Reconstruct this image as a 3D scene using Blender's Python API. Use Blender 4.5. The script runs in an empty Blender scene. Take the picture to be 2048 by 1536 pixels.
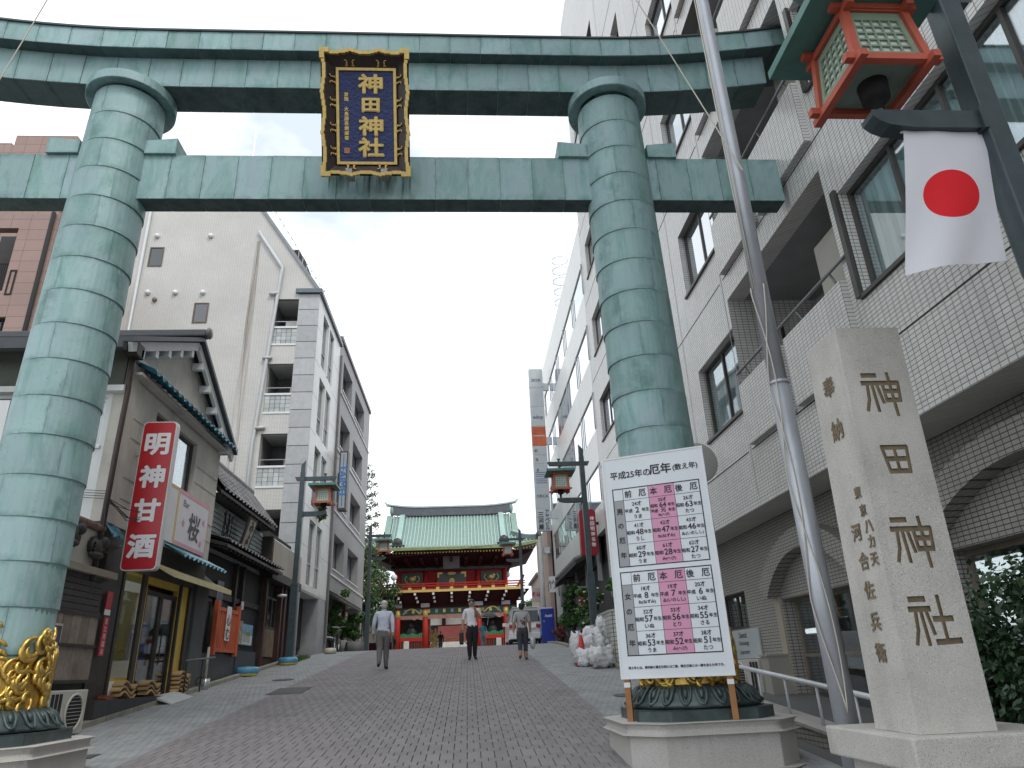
import bpy, math, random
from mathutils import Vector, Matrix
R = math.radians
sc = bpy.context.scene
C = sc.collection
# ---------------------------------------------------------------- camera, sky, sun, exposure
EYE = Vector((0, 0, .91)); FPX = 1394.2
_yaw, _pit, _rol = 7.47264197e-02, 3.89188e-01, -4.3332313e-02
_f = Vector((math.sin(_yaw)*math.cos(_pit), math.cos(_yaw)*math.cos(_pit), math.sin(_pit)))
_r = Vector((math.cos(_yaw), -math.sin(_yaw), 0)); _u = _r.cross(_f)
RT = math.cos(_rol)*_r + math.sin(_rol)*_u; UP = -math.sin(_rol)*_r + math.cos(_rol)*_u; FW = _f
cd = bpy.data.cameras.new('camera'); cam = bpy.data.objects.new('camera', cd); C.objects.link(cam)
cd.sensor_width = 36; cd.sensor_fit = 'HORIZONTAL'; cd.lens = FPX/2048*36; cd.clip_start = .05; cd.clip_end = 2000
m = Matrix((RT, UP, -FW)).transposed().to_4x4(); m.translation = EYE; cam.matrix_world = m
sc.camera = cam
world = bpy.data.worlds.new('World'); sc.world = world; world.use_nodes = True
nt = world.node_tree; N = nt.nodes; Lk = nt.links
bg = N['Background']
SUN_EL, SUN_AZ = R(52), R(150)          # azimuth clockwise from +Y: behind the camera, to its right
sky = N.new('ShaderNodeTexSky'); sky.sky_type = 'NISHITA'; sky.sun_disc = False
sky.sun_elevation = SUN_EL; sky.sun_rotation = SUN_AZ
sk = N.new('ShaderNodeVectorMath'); sk.operation = 'SCALE'; sk.inputs['Scale'].default_value = .10
Lk.new(sky.outputs[0], sk.inputs[0])
tc = N.new('ShaderNodeTexCoord'); mp = N.new('ShaderNodeMapping'); mp.inputs['Scale'].default_value = (1.6, 1.6, 3.2)
Lk.new(tc.outputs['Generated'], mp.inputs[0])
nz = N.new('ShaderNodeTexNoise'); nz.inputs['Scale'].default_value = 2.3; nz.inputs['Detail'].default_value = 5; nz.inputs['Roughness'].default_value = .55
Lk.new(mp.outputs[0], nz.inputs[0])
cr = N.new('ShaderNodeValToRGB'); cr.color_ramp.elements[0].position = .31; cr.color_ramp.elements[0].color = (.56, .625, .665, 1)
cr.color_ramp.elements[1].position = .52; cr.color_ramp.elements[1].color = (.98, 1.01, 1.03, 1)
Lk.new(nz.outputs[0], cr.inputs[0])
mx = N.new('ShaderNodeMix'); mx.data_type = 'RGBA'; mx.inputs[0].default_value = .88
Lk.new(sk.outputs[0], mx.inputs[6]); Lk.new(cr.outputs[0], mx.inputs[7]); Lk.new(mx.outputs[2], bg.inputs[0])
bg.inputs[1].default_value = 1.0
sl = bpy.data.lights.new('sun', 'SUN'); sl.energy = 1.0; sl.angle = R(16); sl.color = (1, .96, .9)
so = bpy.data.objects.new('sun', sl); C.objects.link(so)
sdir = Vector((math.sin(SUN_AZ)*math.cos(SUN_EL), math.cos(SUN_AZ)*math.cos(SUN_EL), math.sin(SUN_EL)))
so.rotation_euler = sdir.to_track_quat('Z', 'Y').to_euler(); so.location = (0, -20, 40)
vs = sc.view_settings; vs.view_transform = 'Standard'; vs.look = 'None'; vs.exposure = 0.70; vs.gamma = 1; vs.use_curve_mapping = False
# ---------------------------------------------------------------- pixel -> place on a known plane
def ray(x, y): return ((x-1024)*RT - (y-768)*UP + FPX*FW).normalized()
def PX(x, y, X): d = ray(x, y); p = EYE + d*(X-EYE.x)/d.x; return p.y, p.z
def PY(x, y, Y): d = ray(x, y); p = EYE + d*(Y-EYE.y)/d.y; return p.x, p.z
def zg(Y):
    if Y < -2: return zg(-2)
    z = .087*(min(Y, 24)-7.04)
    if Y > 24: t = min(Y, 32)-24; z += .087*t-.067*t*t/16
    if Y > 32: z += .02*(min(Y, 80)-32)
    return z
def G(x, y):
    d = ray(x, y); t = 1.0
    while t < 200:
        p = EYE + d*t
        if p.z <= zg(p.y): return p
        t += .01
# ---------------------------------------------------------------- building blocks
WO = {}
def thing(name, label, cat, loc=(0, 0, 0), rz=0, group=None):
    o = bpy.data.objects.new(name, None); C.objects.link(o); o.location = loc; o.rotation_euler = (0, 0, rz)
    o.empty_display_size = .2; WO[o.name] = Vector(loc); tag(o, label, cat, group); return o
def tag(o, label, cat, group=None):
    o['label'] = label; o['category'] = cat
    if group: o['group'] = group
    return o
def struct(o): o['kind'] = 'structure'; return o
def stuff(o): o['kind'] = 'stuff'; return o
def put(name, me, parent=None):
    o = bpy.data.objects.new(name, me); C.objects.link(o); WO[o.name] = Vector((0, 0, 0))
    if parent is not None: o.parent = parent; o.location = -WO.get(parent.name, Vector((0, 0, 0)))
    return o
def copy_tree(o, parent=None):
    c = o.copy(); C.objects.link(c); WO[c.name] = WO.get(o.name, Vector())
    if parent is not None: c.parent = parent
    for ch in list(o.children): copy_tree(ch, c)
    return c
class MB:
    def __init__(s): s.v = []; s.f = []; s.t = []; s.mi = []; s.cur = 0; s.tone = .5
    def _add(s, vs, fs):
        n = len(s.v); s.v += [tuple(q) for q in vs]; s.f += [tuple(i+n for i in f) for f in fs]
        s.t += [s.tone]*len(fs); s.mi += [s.cur]*len(fs); return s
    def box(s, x0, x1, y0, y1, z0, z1):
        x0, x1 = sorted((x0, x1)); y0, y1 = sorted((y0, y1)); z0, z1 = sorted((z0, z1))
        return s._add([(x0,y0,z0),(x1,y0,z0),(x1,y1,z0),(x0,y1,z0),(x0,y0,z1),(x1,y0,z1),(x1,y1,z1),(x0,y1,z1)],
            [(0,3,2,1),(4,5,6,7),(0,1,5,4),(1,2,6,5),(2,3,7,6),(3,0,4,7)])
    def bar(s, a, b, w, h, up=(0, 0, 1)):
        a = Vector(a); b = Vector(b); d = (b-a).normalized(); up = Vector(up)
        if abs(d.dot(up)) > .95: up = Vector((0, 1, 0))
        sd = d.cross(up).normalized(); un = sd.cross(d)
        vs = [p+sd*i*w/2+un*j*h/2 for p in (a, b) for i, j in ((-1,-1),(1,-1),(1,1),(-1,1))]
        return s._add(vs, [(1,2,3,0),(7,6,5,4),(4,5,1,0),(5,6,2,1),(6,7,3,2),(7,4,0,3)])
    def prism(s, poly, ax, a, b):
        def P(u, v, t): return {'X': (t, u, v), 'Y': (u, t, v), 'Z': (u, v, t)}[ax]
        n = len(poly); vs = [P(u, v, a) for u, v in poly]+[P(u, v, b) for u, v in poly]
        return s._add(vs, [tuple(range(n)), tuple(range(2*n-1, n-1, -1))]+[(i, (i+1) % n, n+(i+1) % n, n+i) for i in range(n)])
    def poly(s, pts): return s._add(pts, [tuple(range(len(pts)))])
    def tube(s, pts, r, n=8, cap=True):
        pts = [Vector(p) for p in pts]; k = len(pts); rs = r if isinstance(r, (list, tuple)) else [r]*k
        vs = []; prev = None
        for i, p in enumerate(pts):
            d = (pts[min(i+1, k-1)]-pts[max(i-1, 0)])
            d = d.normalized() if d.length > 1e-9 else Vector((0, 0, 1))
            if prev is None: a = d.orthogonal().normalized()
            else: a = (prev-d*prev.dot(d)); a = a.normalized() if a.length > 1e-6 else d.orthogonal().normalized()
            prev = a; b = d.cross(a)
            vs += [p+(a*math.cos(2*math.pi*j/n)+b*math.sin(2*math.pi*j/n))*rs[i] for j in range(n)]
        fs = [(i*n+j, i*n+(j+1) % n, (i+1)*n+(j+1) % n, (i+1)*n+j) for i in range(k-1) for j in range(n)]
        if cap: fs += [tuple(range(n-1, -1, -1)), tuple(range((k-1)*n, k*n))]
        return s._add(vs, fs)
    def lathe(s, prof, c=(0, 0, 0), n=24, a0=0, a1=2*math.pi, fn=None):
        full = abs(a1-a0-2*math.pi) < 1e-6; cols = n if full else n+1; vs = []
        for i in range(cols):
            a = a0+(a1-a0)*i/n
            for r, z in prof:
                rr = fn(r, z, a) if fn else r
                vs.append((c[0]+rr*math.cos(a), c[1]+rr*math.sin(a), c[2]+z))
        k = len(prof)
        return s._add(vs, [(i*k+j, ((i+1) % cols)*k+j, ((i+1) % cols)*k+j+1, i*k+j+1) for i in range(n) for j in range(k-1)])
    def ball(s, c, r, n=8, m_=6, fn=None):
        rx, ry, rz = r if isinstance(r, (tuple, list)) else (r, r, r); vs = []; fs = []
        for i in range(m_+1):
            th = math.pi*i/m_
            for j in range(n):
                ph = 2*math.pi*j/n; k = fn(th, ph) if fn else 1
                vs.append((c[0]+rx*k*math.sin(th)*math.cos(ph), c[1]+ry*k*math.sin(th)*math.sin(ph), c[2]+rz*k*math.cos(th)))
        for i in range(m_):
            for j in range(n): fs.append((i*n+j, (i+1)*n+j, (i+1)*n+(j+1) % n, i*n+(j+1) % n))
        return s._add(vs, fs)
    def xf(s, M, start=0):
        s.v = s.v[:start]+[tuple(M @ Vector(q)) for q in s.v[start:]]; return s
    def mesh(s, name, mats, smooth=False):
        me = bpy.data.meshes.new(name); me.from_pydata(s.v, [], s.f)
        mats = mats if isinstance(mats, (list, tuple)) else [mats]
        for q in mats: me.materials.append(q)
        if len(mats) > 1: me.polygons.foreach_set('material_index', s.mi)
        at = me.attributes.new('tone', 'FLOAT', 'FACE'); at.data.foreach_set('value', s.t)
        if smooth: me.polygons.foreach_set('use_smooth', [True]*len(s.f))
        me.update(); return me
    def build(s, name, mats, parent=None, smooth=False, bev=0):
        o = put(name, s.mesh(name, mats, smooth), parent)
        if bev: b = o.modifiers.new('b', 'BEVEL'); b.width = bev; b.segments = 2; b.limit_method = 'ANGLE'
        return o
def bx(name, mat, parent, x0, x1, y0, y1, z0, z1, bev=0): return MB().box(x0, x1, y0, y1, z0, z1).build(name, mat, parent, bev=bev)
# ---------------------------------------------------------------- lettering (flat print and raised letters)
GL = {}
def glyph(t):
    if t not in GL:
        cu = bpy.data.curves.new('g', 'FONT'); cu.body = t; cu.size = 1; cu.resolution_u = 3; cu.fill_mode = 'FRONT'
        ob = bpy.data.objects.new('g', cu); C.objects.link(ob)
        dg = bpy.context.evaluated_depsgraph_get(); me = bpy.data.meshes.new_from_object(ob.evaluated_get(dg))
        vs = [Vector(q.co) for q in me.vertices]; fs = [tuple(p.vertices) for p in me.polygons]
        bpy.data.objects.remove(ob); bpy.data.curves.remove(cu); bpy.data.meshes.remove(me)
        GL[t] = (vs, fs)
    return GL[t]
def write(mb, t, h, M, bold=0, w=None, cen=True, lift=.002, sx=1.0, depth=0):
    """text of height h (or width w) centred at M's origin, in M's XY plane"""
    vs, fs = glyph(t)
    if not vs: return
    xs = [q.x for q in vs]; ys = [q.y for q in vs]
    k = h/max(max(ys)-min(ys), .3) if w is None else w/(max(xs)-min(xs))
    cx = (max(xs)+min(xs))/2; cy = (max(ys)+min(ys))/2
    offs = [(0, 0)] if not bold else [(bold*math.cos(a), bold*math.sin(a)) for a in [R(22.5+45*i) for i in range(8)]]
    for i, (ox, oy) in enumerate(offs):
        mb._add([M @ Vector((((q.x-cx)*k)*sx+ox, (q.y-cy)*k+oy, lift+i*.0004)) for q in vs], fs)
def write_col(mb, t, h, M, step, bold=0, sx=1.0, lift=.002):
    n = len(t)
    for i, ch in enumerate(t):
        if ch != ' ': write(mb, ch, h, M @ Matrix.Translation((0, ((n-1)/2-i)*step, 0)), bold, sx=sx, lift=lift)
def frame(o, xa, ya):
    xa = Vector(xa).normalized(); ya = Vector(ya).normalized(); za = xa.cross(ya)
    m = Matrix((xa, ya, za)).transposed().to_4x4(); m.translation = Vector(o); return m
def faceY(x, y, z): return frame((x, y, z), (1, 0, 0), (0, 0, 1))        # readable from -Y
def faceXp(x, y, z): return frame((x, y, z), (0, 1, 0), (0, 0, 1))       # readable from +X
def faceXn(x, y, z): return frame((x, y, z), (0, -1, 0), (0, 0, 1))      # readable from -X
# ---------------------------------------------------------------- materials
MT = {}
def nodes(name):
    mt = bpy.data.materials.new(name); mt.use_nodes = True; t = mt.node_tree
    return mt, t, t.nodes, t.links, t.nodes['Principled BSDF']
def rgbmix(t, a, b, fac, mode='MIX'):
    n = t.nodes.new('ShaderNodeMix'); n.data_type = 'RGBA'; n.blend_type = mode
    for s, q in ((6, a), (7, b)):
        if isinstance(q, tuple): n.inputs[s].default_value = (*q[:3], 1)
        else: t.links.new(q, n.inputs[s])
    if isinstance(fac, (int, float)): n.inputs[0].default_value = fac
    else: t.links.new(fac, n.inputs[0])
    return n.outputs[2]
def noise(t, scale, detail=3, rough=.55, vec=None, stretch=None, dist=0):
    if vec is None: vec = t.nodes.new('ShaderNodeTexCoord').outputs['Object']
    if stretch:
        q = t.nodes.new('ShaderNodeMapping'); q.inputs['Scale'].default_value = stretch; t.links.new(vec, q.inputs[0]); vec = q.outputs[0]
    n = t.nodes.new('ShaderNodeTexNoise'); n.inputs['Scale'].default_value = scale; n.inputs['Detail'].default_value = detail
    n.inputs['Roughness'].default_value = rough; n.inputs['Distortion'].default_value = dist
    t.links.new(vec, n.inputs[0]); return n.outputs[0]
def ramp(t, src, p0, p1, c0=(0, 0, 0), c1=(1, 1, 1)):
    n = t.nodes.new('ShaderNodeValToRGB'); e = n.color_ramp.elements
    e[0].position = p0; e[0].color = (*c0, 1); e[1].position = p1; e[1].color = (*c1, 1); t.links.new(src, n.inputs[0]); return n.outputs[0]
def math_(t, op, a, b=None):
    n = t.nodes.new('ShaderNodeMath'); n.operation = op
    for i, q in enumerate((a, b)):
        if q is None: continue
        if isinstance(q, (int, float)): n.inputs[i].default_value = q
        else: t.links.new(q, n.inputs[i])
    return n.outputs[0]
def bump(t, bs, h, dist=.01, st=.6):
    n = t.nodes.new('ShaderNodeBump'); n.inputs['Distance'].default_value = dist; n.inputs['Strength'].default_value = st
    t.links.new(h, n.inputs['Height']); t.links.new(n.outputs[0], bs.inputs['Normal'])
def M(name, c, rough=.6, var=.18, scale=3, metal=0, bmp=0, bs=40, spec=.5, streak=0, tone=0, rnd=0, speck=0, grime=0, coat=0):
    if name in MT: return MT[name]
    mt, t, ns, lk, b = nodes(name); c = tuple(c)
    col = rgbmix(t, tuple(x*(1-var) for x in c), tuple(min(1, x*(1+var)) for x in c), ramp(t, noise(t, scale, 5), .3, .7))
    if streak: col = rgbmix(t, col, tuple(x*.45 for x in c), math_(t, 'MULTIPLY', ramp(t, noise(t, 2.2, 4, vec=None, stretch=(3, 3, .22)), .52, .75), streak))
    if grime: col = rgbmix(t, col, (.03, .028, .022), math_(t, 'MULTIPLY', ramp(t, noise(t, 1.1, 6, .65), .5, .78), grime))
    if speck:
        col = rgbmix(t, col, tuple(x*.28 for x in c), math_(t, 'MULTIPLY', ramp(t, noise(t, 170, 2), .60, .68), speck))
        col = rgbmix(t, col, tuple(min(1, x*1.4) for x in c), math_(t, 'MULTIPLY', ramp(t, noise(t, 120, 2, stretch=(1, 1.1, .9)), .60, .68), speck*.7))
    if tone:
        a = ns.new('ShaderNodeAttribute'); a.attribute_name = 'tone'
        col = rgbmix(t, tuple(x*(1-tone) for x in c), tuple(min(1, x*(1+tone)) for x in c), a.outputs['Fac']) if var == 0 else rgbmix(t, col, ramp(t, a.outputs['Fac'], 0, 1, (1-tone,)*3, (1+tone,)*3), 1, 'MULTIPLY')
    if rnd:
        oi = ns.new('ShaderNodeObjectInfo'); col = rgbmix(t, col, ramp(t, oi.outputs['Random'], 0, 1, (1-rnd,)*3, (1+rnd,)*3), 1, 'MULTIPLY')
    lk.new(col, b.inputs['Base Color']); b.inputs['Roughness'].default_value = rough; b.inputs['Metallic'].default_value = metal
    b.inputs['Specular IOR Level'].default_value = spec
    if coat: b.inputs['Coat Weight'].default_value = coat; b.inputs['Coat Roughness'].default_value = .08
    if bmp: bump(t, b, noise(t, bs, 4), .01*bmp, .5)
    MT[name] = mt; return mt
def TILE(name, c, bw, bh, mortar=(.12, .11, .1), msize=.06, var=.12, rough=.35, streak=0, bmp=1, offs=0, grime=0, big=None):
    if name in MT: return MT[name]
    mt, t, ns, lk, b = nodes(name)
    o = ns.new('ShaderNodeTexCoord').outputs['Object']; sp = ns.new('ShaderNodeSeparateXYZ'); lk.new(o, sp.inputs[0])
    cb = ns.new('ShaderNodeCombineXYZ'); lk.new(math_(t, 'ADD', sp.outputs[0], sp.outputs[1]), cb.inputs[0]); lk.new(sp.outputs[2], cb.inputs[1])
    br = ns.new('ShaderNodeTexBrick'); lk.new(cb.outputs[0], br.inputs['Vector'])
    br.offset = offs; br.squash = 1; br.inputs['Scale'].default_value = 1; br.inputs['Brick Width'].default_value = bw; br.inputs['Row Height'].default_value = bh
    br.inputs['Mortar Size'].default_value = msize*bh; br.inputs['Mortar Smooth'].default_value = .2; br.inputs['Bias'].default_value = 0
    br.inputs['Color1'].default_value = (*[x*(1-var) for x in c], 1); br.inputs['Color2'].default_value = (*[min(1, x*(1+var)) for x in c], 1); br.inputs['Mortar'].default_value = (*mortar, 1)
    col = rgbmix(t, br.outputs[0], (1.08, 1.07, 1.05), .5, 'MULTIPLY')
    col = rgbmix(t, br.outputs[0], ramp(t, noise(t, .7, 6, .6), .3, .75, (.90,)*3, (1.06,)*3), 1, 'MULTIPLY')
    if streak: col = rgbmix(t, col, tuple(x*.4 for x in c), math_(t, 'MULTIPLY', ramp(t, noise(t, 1.4, 5, stretch=(3, 3, .13)), .55, .8), streak))
    if grime: col = rgbmix(t, col, (.05, .045, .04), math_(t, 'MULTIPLY', ramp(t, noise(t, .6, 6, .7), .52, .8), grime))
    lk.new(col, b.inputs['Base Color']); b.inputs['Roughness'].default_value = rough
    if bmp: bump(t, b, math_(t, 'SUBTRACT', 1, br.outputs['Fac']), .004*bmp, .5)
    MT[name] = mt; return mt
def GLASS(name, tint=(.9, .95, .95), refl=.12, clear=True, body=(.01, .012, .014)):
    if name in MT: return MT[name]
    mt, t, ns, lk, b = nodes(name); out = ns['Material Output']
    gl = ns.new('ShaderNodeBsdfGlossy'); gl.inputs['Roughness'].default_value = .02; gl.inputs['Color'].default_value = (.95, .97, 1, 1)
    nb = ns.new('ShaderNodeBump'); nb.inputs['Distance'].default_value = .02; nb.inputs['Strength'].default_value = .04; lk.new(noise(t, 1.3, 2), nb.inputs['Height']); lk.new(nb.outputs[0], gl.inputs['Normal'])
    if clear: a = ns.new('ShaderNodeBsdfTransparent'); a.inputs[0].default_value = (*tint, 1)
    else: a = ns.new('ShaderNodeBsdfDiffuse'); a.inputs[0].default_value = (*body, 1)
    lw = ns.new('ShaderNodeLayerWeight'); lw.inputs[0].default_value = .35
    fac = math_(t, 'MINIMUM', math_(t, 'ADD', math_(t, 'MULTIPLY', lw.outputs['Fresnel'], .45 if clear else .85), refl), .95)
    ms = ns.new('ShaderNodeMixShader'); lk.new(fac, ms.inputs[0]); lk.new(a.outputs[0], ms.inputs[1]); lk.new(gl.outputs[0], ms.inputs[2]); lk.new(ms.outputs[0], out.inputs[0])
    MT[name] = mt; return mt
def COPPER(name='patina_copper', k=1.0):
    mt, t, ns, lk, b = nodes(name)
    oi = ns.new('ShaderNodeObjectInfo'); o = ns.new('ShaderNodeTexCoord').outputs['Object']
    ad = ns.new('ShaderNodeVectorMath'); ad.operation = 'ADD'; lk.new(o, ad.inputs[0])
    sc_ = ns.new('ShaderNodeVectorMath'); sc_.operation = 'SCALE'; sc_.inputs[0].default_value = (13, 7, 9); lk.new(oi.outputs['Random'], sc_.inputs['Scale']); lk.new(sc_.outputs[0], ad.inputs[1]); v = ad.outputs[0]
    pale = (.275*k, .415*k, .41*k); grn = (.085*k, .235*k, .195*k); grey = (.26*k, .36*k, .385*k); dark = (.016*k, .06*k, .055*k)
    col = rgbmix(t, pale, grey, ramp(t, noise(t, 1.6, 5, .6, v), .35, .65))
    col = rgbmix(t, col, grn, ramp(t, noise(t, 2.2, 6, .65, v, (1.6, 1.6, .55), .6), .50, .80))
    col = rgbmix(t, col, rgbmix(t, grn, pale, .5), math_(t, 'MULTIPLY', ramp(t, noise(t, 5, 5, .6, v, (3, 3, .25)), .5, .7), .6))
    col = rgbmix(t, col, dark, math_(t, 'MULTIPLY', ramp(t, noise(t, 3.1, 7, .7, v, (2.2, 2.2, .4)), .62, .85), .5))
    col = rgbmix(t, col, dark, math_(t, 'MULTIPLY', ramp(t, noise(t, 34, 4, .6, v), .64, .74), .5))
    ge = ns.new('ShaderNodeTexCoord').outputs['Generated']; sg = ns.new('ShaderNodeSeparateXYZ'); lk.new(ge, sg.inputs[0])
    def edge(s, a): return math_(t, 'MULTIPLY', ramp(t, math_(t, 'ABSOLUTE', math_(t, 'SUBTRACT', s, .5)), a, .5), 1)
    ed = math_(t, 'MAXIMUM', edge(sg.outputs[2], .34), edge(sg.outputs[0], .40))
    col = rgbmix(t, col, rgbmix(t, dark, grn, .35), math_(t, 'MULTIPLY', math_(t, 'MULTIPLY', ed, ramp(t, noise(t, 6, 5, .65, v), .42, .66)), .55))
    col = rgbmix(t, col, (.16*k, .11*k, .06*k), math_(t, 'MULTIPLY', ramp(t, noise(t, 2.6, 5, .7, v, (2, 2, .5)), .66, .8), .35))
    col = rgbmix(t, col, ramp(t, oi.outputs['Random'], 0, 1, (.86, .88, .87), (1.1, 1.08, 1.1)), 1, 'MULTIPLY')
    lk.new(col, b.inputs['Base Color']); b.inputs['Roughness'].default_value = .58; b.inputs['Metallic'].default_value = .12
    bump(t, b, noise(t, 3, 3, .5, v), .05, .30); MT[name] = mt; return mt
copper = COPPER(); copper_dk = COPPER('shaded_copper', .34)  # second copy darkened: shade under the beams put into its colour
granite = M('granite', (.47, .455, .43), .72, .10, 2, speck=.8, bmp=.4, bs=200, streak=.25)
granite_rough = M('granite_post', (.53, .51, .475), .8, .12, 3, speck=.9, bmp=.8, bs=160, streak=.3)
engraved = M('engraved_stone', (.20, .155, .10), .9, .25, 9)
gold = M('gold_leaf', (.62, .42, .11), .33, .25, 14, metal=.85, bmp=.6, bs=60)
gold_paint = M('gold_paint', (.58, .42, .14), .45, .15, 20, metal=.35)
blackprint = M('black_print', (.022, .022, .026), .6, .1)
white_print = M('white_print', (.72, .72, .75), .5, .04)
paver_m = M('paver_brown', (.205, .188, .192), .78, .10, 5, tone=.09, bmp=.5, bs=120, grime=.25)
paver_g = M('paver_grey', (.27, .28, .285), .78, .10, 3, tone=.08, bmp=.5, bs=120, grime=.35)
joint_m = M('paver_joint', (.05, .047, .045), .95, .2)
dark_steel = M('lamp_post_paint', (.045, .066, .076), .38, .2, 6, bmp=.2)
vermilion = M('vermilion_paint', (.45, .095, .055), .5, .15, 5)
verdigris = M('lantern_roof_green', (.075, .20, .175), .5, .2, 6)
lattice_m = M('lantern_lattice', (.24, .32, .235), .5, .08)
paper_m = M('lantern_paper', (.62, .66, .62), .5, .06)
galv = M('galvanised_steel', (.50, .52, .54), .35, .08, 9, metal=.7)
pole_m = M('flagpole_aluminium', (.44, .46, .50), .38, .06, 5, metal=.45)
rope_m = M('rope', (.55, .52, .46), .9, .1)
concrete = M('concrete', (.36, .35, .33), .9, .15, 2, grime=.4, bmp=.5)
black_m = M('black_void', (.012, .012, .013), .8, .2)
white_p = M('white_paint', (.70, .71, .72), .45, .04)
steelp = M('painted_steel_white', (.58, .60, .63), .35, .05)
# ---------------------------------------------------------------- ground, road, pavements
ys = [-60, -30, -10, -2] + [i*.5 for i in range(-3, 70)] + [36, 40, 45, 50, 60, 80, 120, 300, 900]
def strip(mb, x0, x1, Y0, Y1, dz, step=.5):
    Y = Y0; rows = []
    while Y < Y1-1e-6: rows.append(Y); Y += step
    rows.append(Y1)
    for a, b in zip(rows, rows[1:]): mb.poly([(x0, a, zg(a)+dz), (x1, a, zg(a)+dz), (x1, b, zg(b)+dz), (x0, b, zg(b)+dz)])
gm = MB()
for a, b in zip(ys, ys[1:]): gm.poly([(-700, a, zg(a)-.02), (700, a, zg(a)-.02), (700, b, zg(b)-.02), (-700, b, zg(b)-.02)])
struct(gm.build('ground', M('ground_asphalt', (.10, .10, .10), .9, .15, 1.2, bmp=.5)))
XA, XB, XS0, XS1 = -3.70, 1.82, -5.45, 3.32
mb = MB(); strip(mb, XA, XB, 1, 33, -.006); road = struct(mb.build('paved_road', joint_m))
mb = MB(); strip(mb, XS0, XA, 1, 33, -.006); swl = struct(mb.build('sidewalk_left', joint_m))
mb = MB(); strip(mb, XB, XS1, 1, 33, -.006); swr = struct(mb.build('sidewalk_right', joint_m))
mb = MB(); strip(mb, -14, 14, 33, 130, .004, 2); struct(mb.build('plaza_paving', M('plaza_stone', (.34, .33, .32), .85, .12, 2, grime=.3)))
rnd = random.Random(5)
def paver(mb, x0, x1, y0, y1, g=.0026, b=.003, top=.012):
    mb.tone = rnd.random(); h = top+rnd.uniform(-.0008, .0008)
    x0 += g; x1 -= g; y0 += g*.25; y1 -= g*.25
    q = [(x0, y0), (x1, y0), (x1, y1), (x0, y1)]; c = b*.35; i = [(x0+b, y0+c), (x1-b, y0+c), (x1-b, y1-c), (x0+b, y1-c)]
    vs = [(x, y, zg(y)-.005) for x, y in q]+[(x, y, zg(y)+h) for x, y in i]
    mb._add(vs, [(4, 5, 6, 7), (0, 1, 5, 4), (1, 2, 6, 5), (2, 3, 7, 6), (3, 0, 4, 7)])
W = .1415; P0 = 3.0; PER = .50; DA = .345
fld = MB(); near = []
k = 0; Y = P0
while Y < 31:
    for (a, b, off) in ((Y, Y+DA, 0), (Y+DA, Y+PER, .5)):
        x = XA-off*W
        while x < XB-.01:
            x0, x1 = max(x, XA), min(x+W, XB)
            if x1-x0 > .02:
                if 8.3 < a < 10.3 and len(near) < 300 and x0 < 1.6: near.append((x0, x1, a, b))
                else: paver(fld, x0, x1, a, b)
            x += W
    Y += PER
stuff(fld.build('paver_field', paver_m, road))
for q in near: mb = MB(); paver(mb, *q); mb.build('paver', paver_m, road)
for par, xa, xb in ((swl, XS0, XA), (swr, XB, XS1)):
    mb = MB(); Y = 3; j = 0
    while Y < 31:
        x = xa-(.05 if j % 2 else 0)
        while x < xb-.005:
            x0, x1 = max(x, xa), min(x+.1, xb)
            if x1-x0 > .012: paver(mb, x0, x1, Y, Y+.2, .0012, .003, .010)
            x += .1
        Y += .2; j += 1
    stuff(mb.build('sidewalk_paver_field', paver_g, par))
# kerbs
kerb_m = M('kerb_stone_mossy', (.26, .245, .21), .9, .2, 4, grime=.55, bmp=.7)
for nm, lab, x0, x1, ya, yb in (('kerb', 'low mossy stone kerb running along the left shop fronts', -5.60, -5.45, 9.3, 24.6), ('kerb', 'low stone kerb edging the right sidewalk beyond the pedestal', 3.32, 3.47, 9.5, 31)):
    t = thing(nm, lab, 'kerb', ((x0+x1)/2, ya, zg(ya))); Y = ya
    while Y < yb-.05:
        b = min(Y+.9, yb)-.012; mb = MB()
        mb._add([(x0, Y, zg(Y)-.02), (x1, Y, zg(Y)-.02), (x1, b, zg(b)-.02), (x0, b, zg(b)-.02), (x0, Y, zg(Y)+.09), (x1, Y, zg(Y)+.09), (x1, b, zg(b)+.09), (x0, b, zg(b)+.09)],
                [(4, 5, 6, 7), (0, 1, 5, 4), (1, 2, 6, 5), (2, 3, 7, 6), (3, 0, 4, 7)]); mb.build('kerb_stone', kerb_m, t, bev=.012); Y += .9
# covers let into the paving
iron = M('cast_iron', (.05, .05, .052), .6, .2, 20, bmp=1)
def cover(name, lab, cx, cy, rx, ry, rect=False):
    n = 4 if rect else 22; t = thing(name, lab, 'manhole cover', (cx, cy, zg(cy)), group=None)
    for nm, k, dz, mt_ in (('rim', 1, .016, iron), ('lid', .88, .019, M('iron_lid', (.075, .072, .07), .65, .2, 30, bmp=2, bs=90))):
        pts = [(cx+k*rx*math.cos(2*math.pi*i/n+(math.pi/4 if rect else 0))*(1.414 if rect else 1), cy+k*ry*math.sin(2*math.pi*i/n+(math.pi/4 if rect else 0))*(1.414 if rect else 1)) for i in range(n)]
        lo = [(x, y, zg(y)-.01) for x, y in pts]; hi = [(x, y, zg(y)+dz) for x, y in pts]
        MB()._add(lo+hi, [tuple(range(n, 2*n))]+[(i, (i+1) % n, n+(i+1) % n, n+i) for i in range(n)]).build(nm, mt_, t)
p = G(580, 1383); cover('manhole_cover', 'rectangular dark metal cover at the edge of the brown paving', p.x, p.y, .33, .55, True)
p = G(566, 1361); cover('manhole_cover', 'small round manhole cover in the grey left sidewalk', p.x, p.y, .24, .24)
p = G(1254, 1392); cover('manhole_cover', 'round manhole cover in the right sidewalk behind the notice board leg', p.x, p.y, .22, .22)
p = G(178, 1516); cover('drain_cover', 'small dark drain cover beside the left pedestal', p.x, p.y, .07, .12, True)
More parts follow.
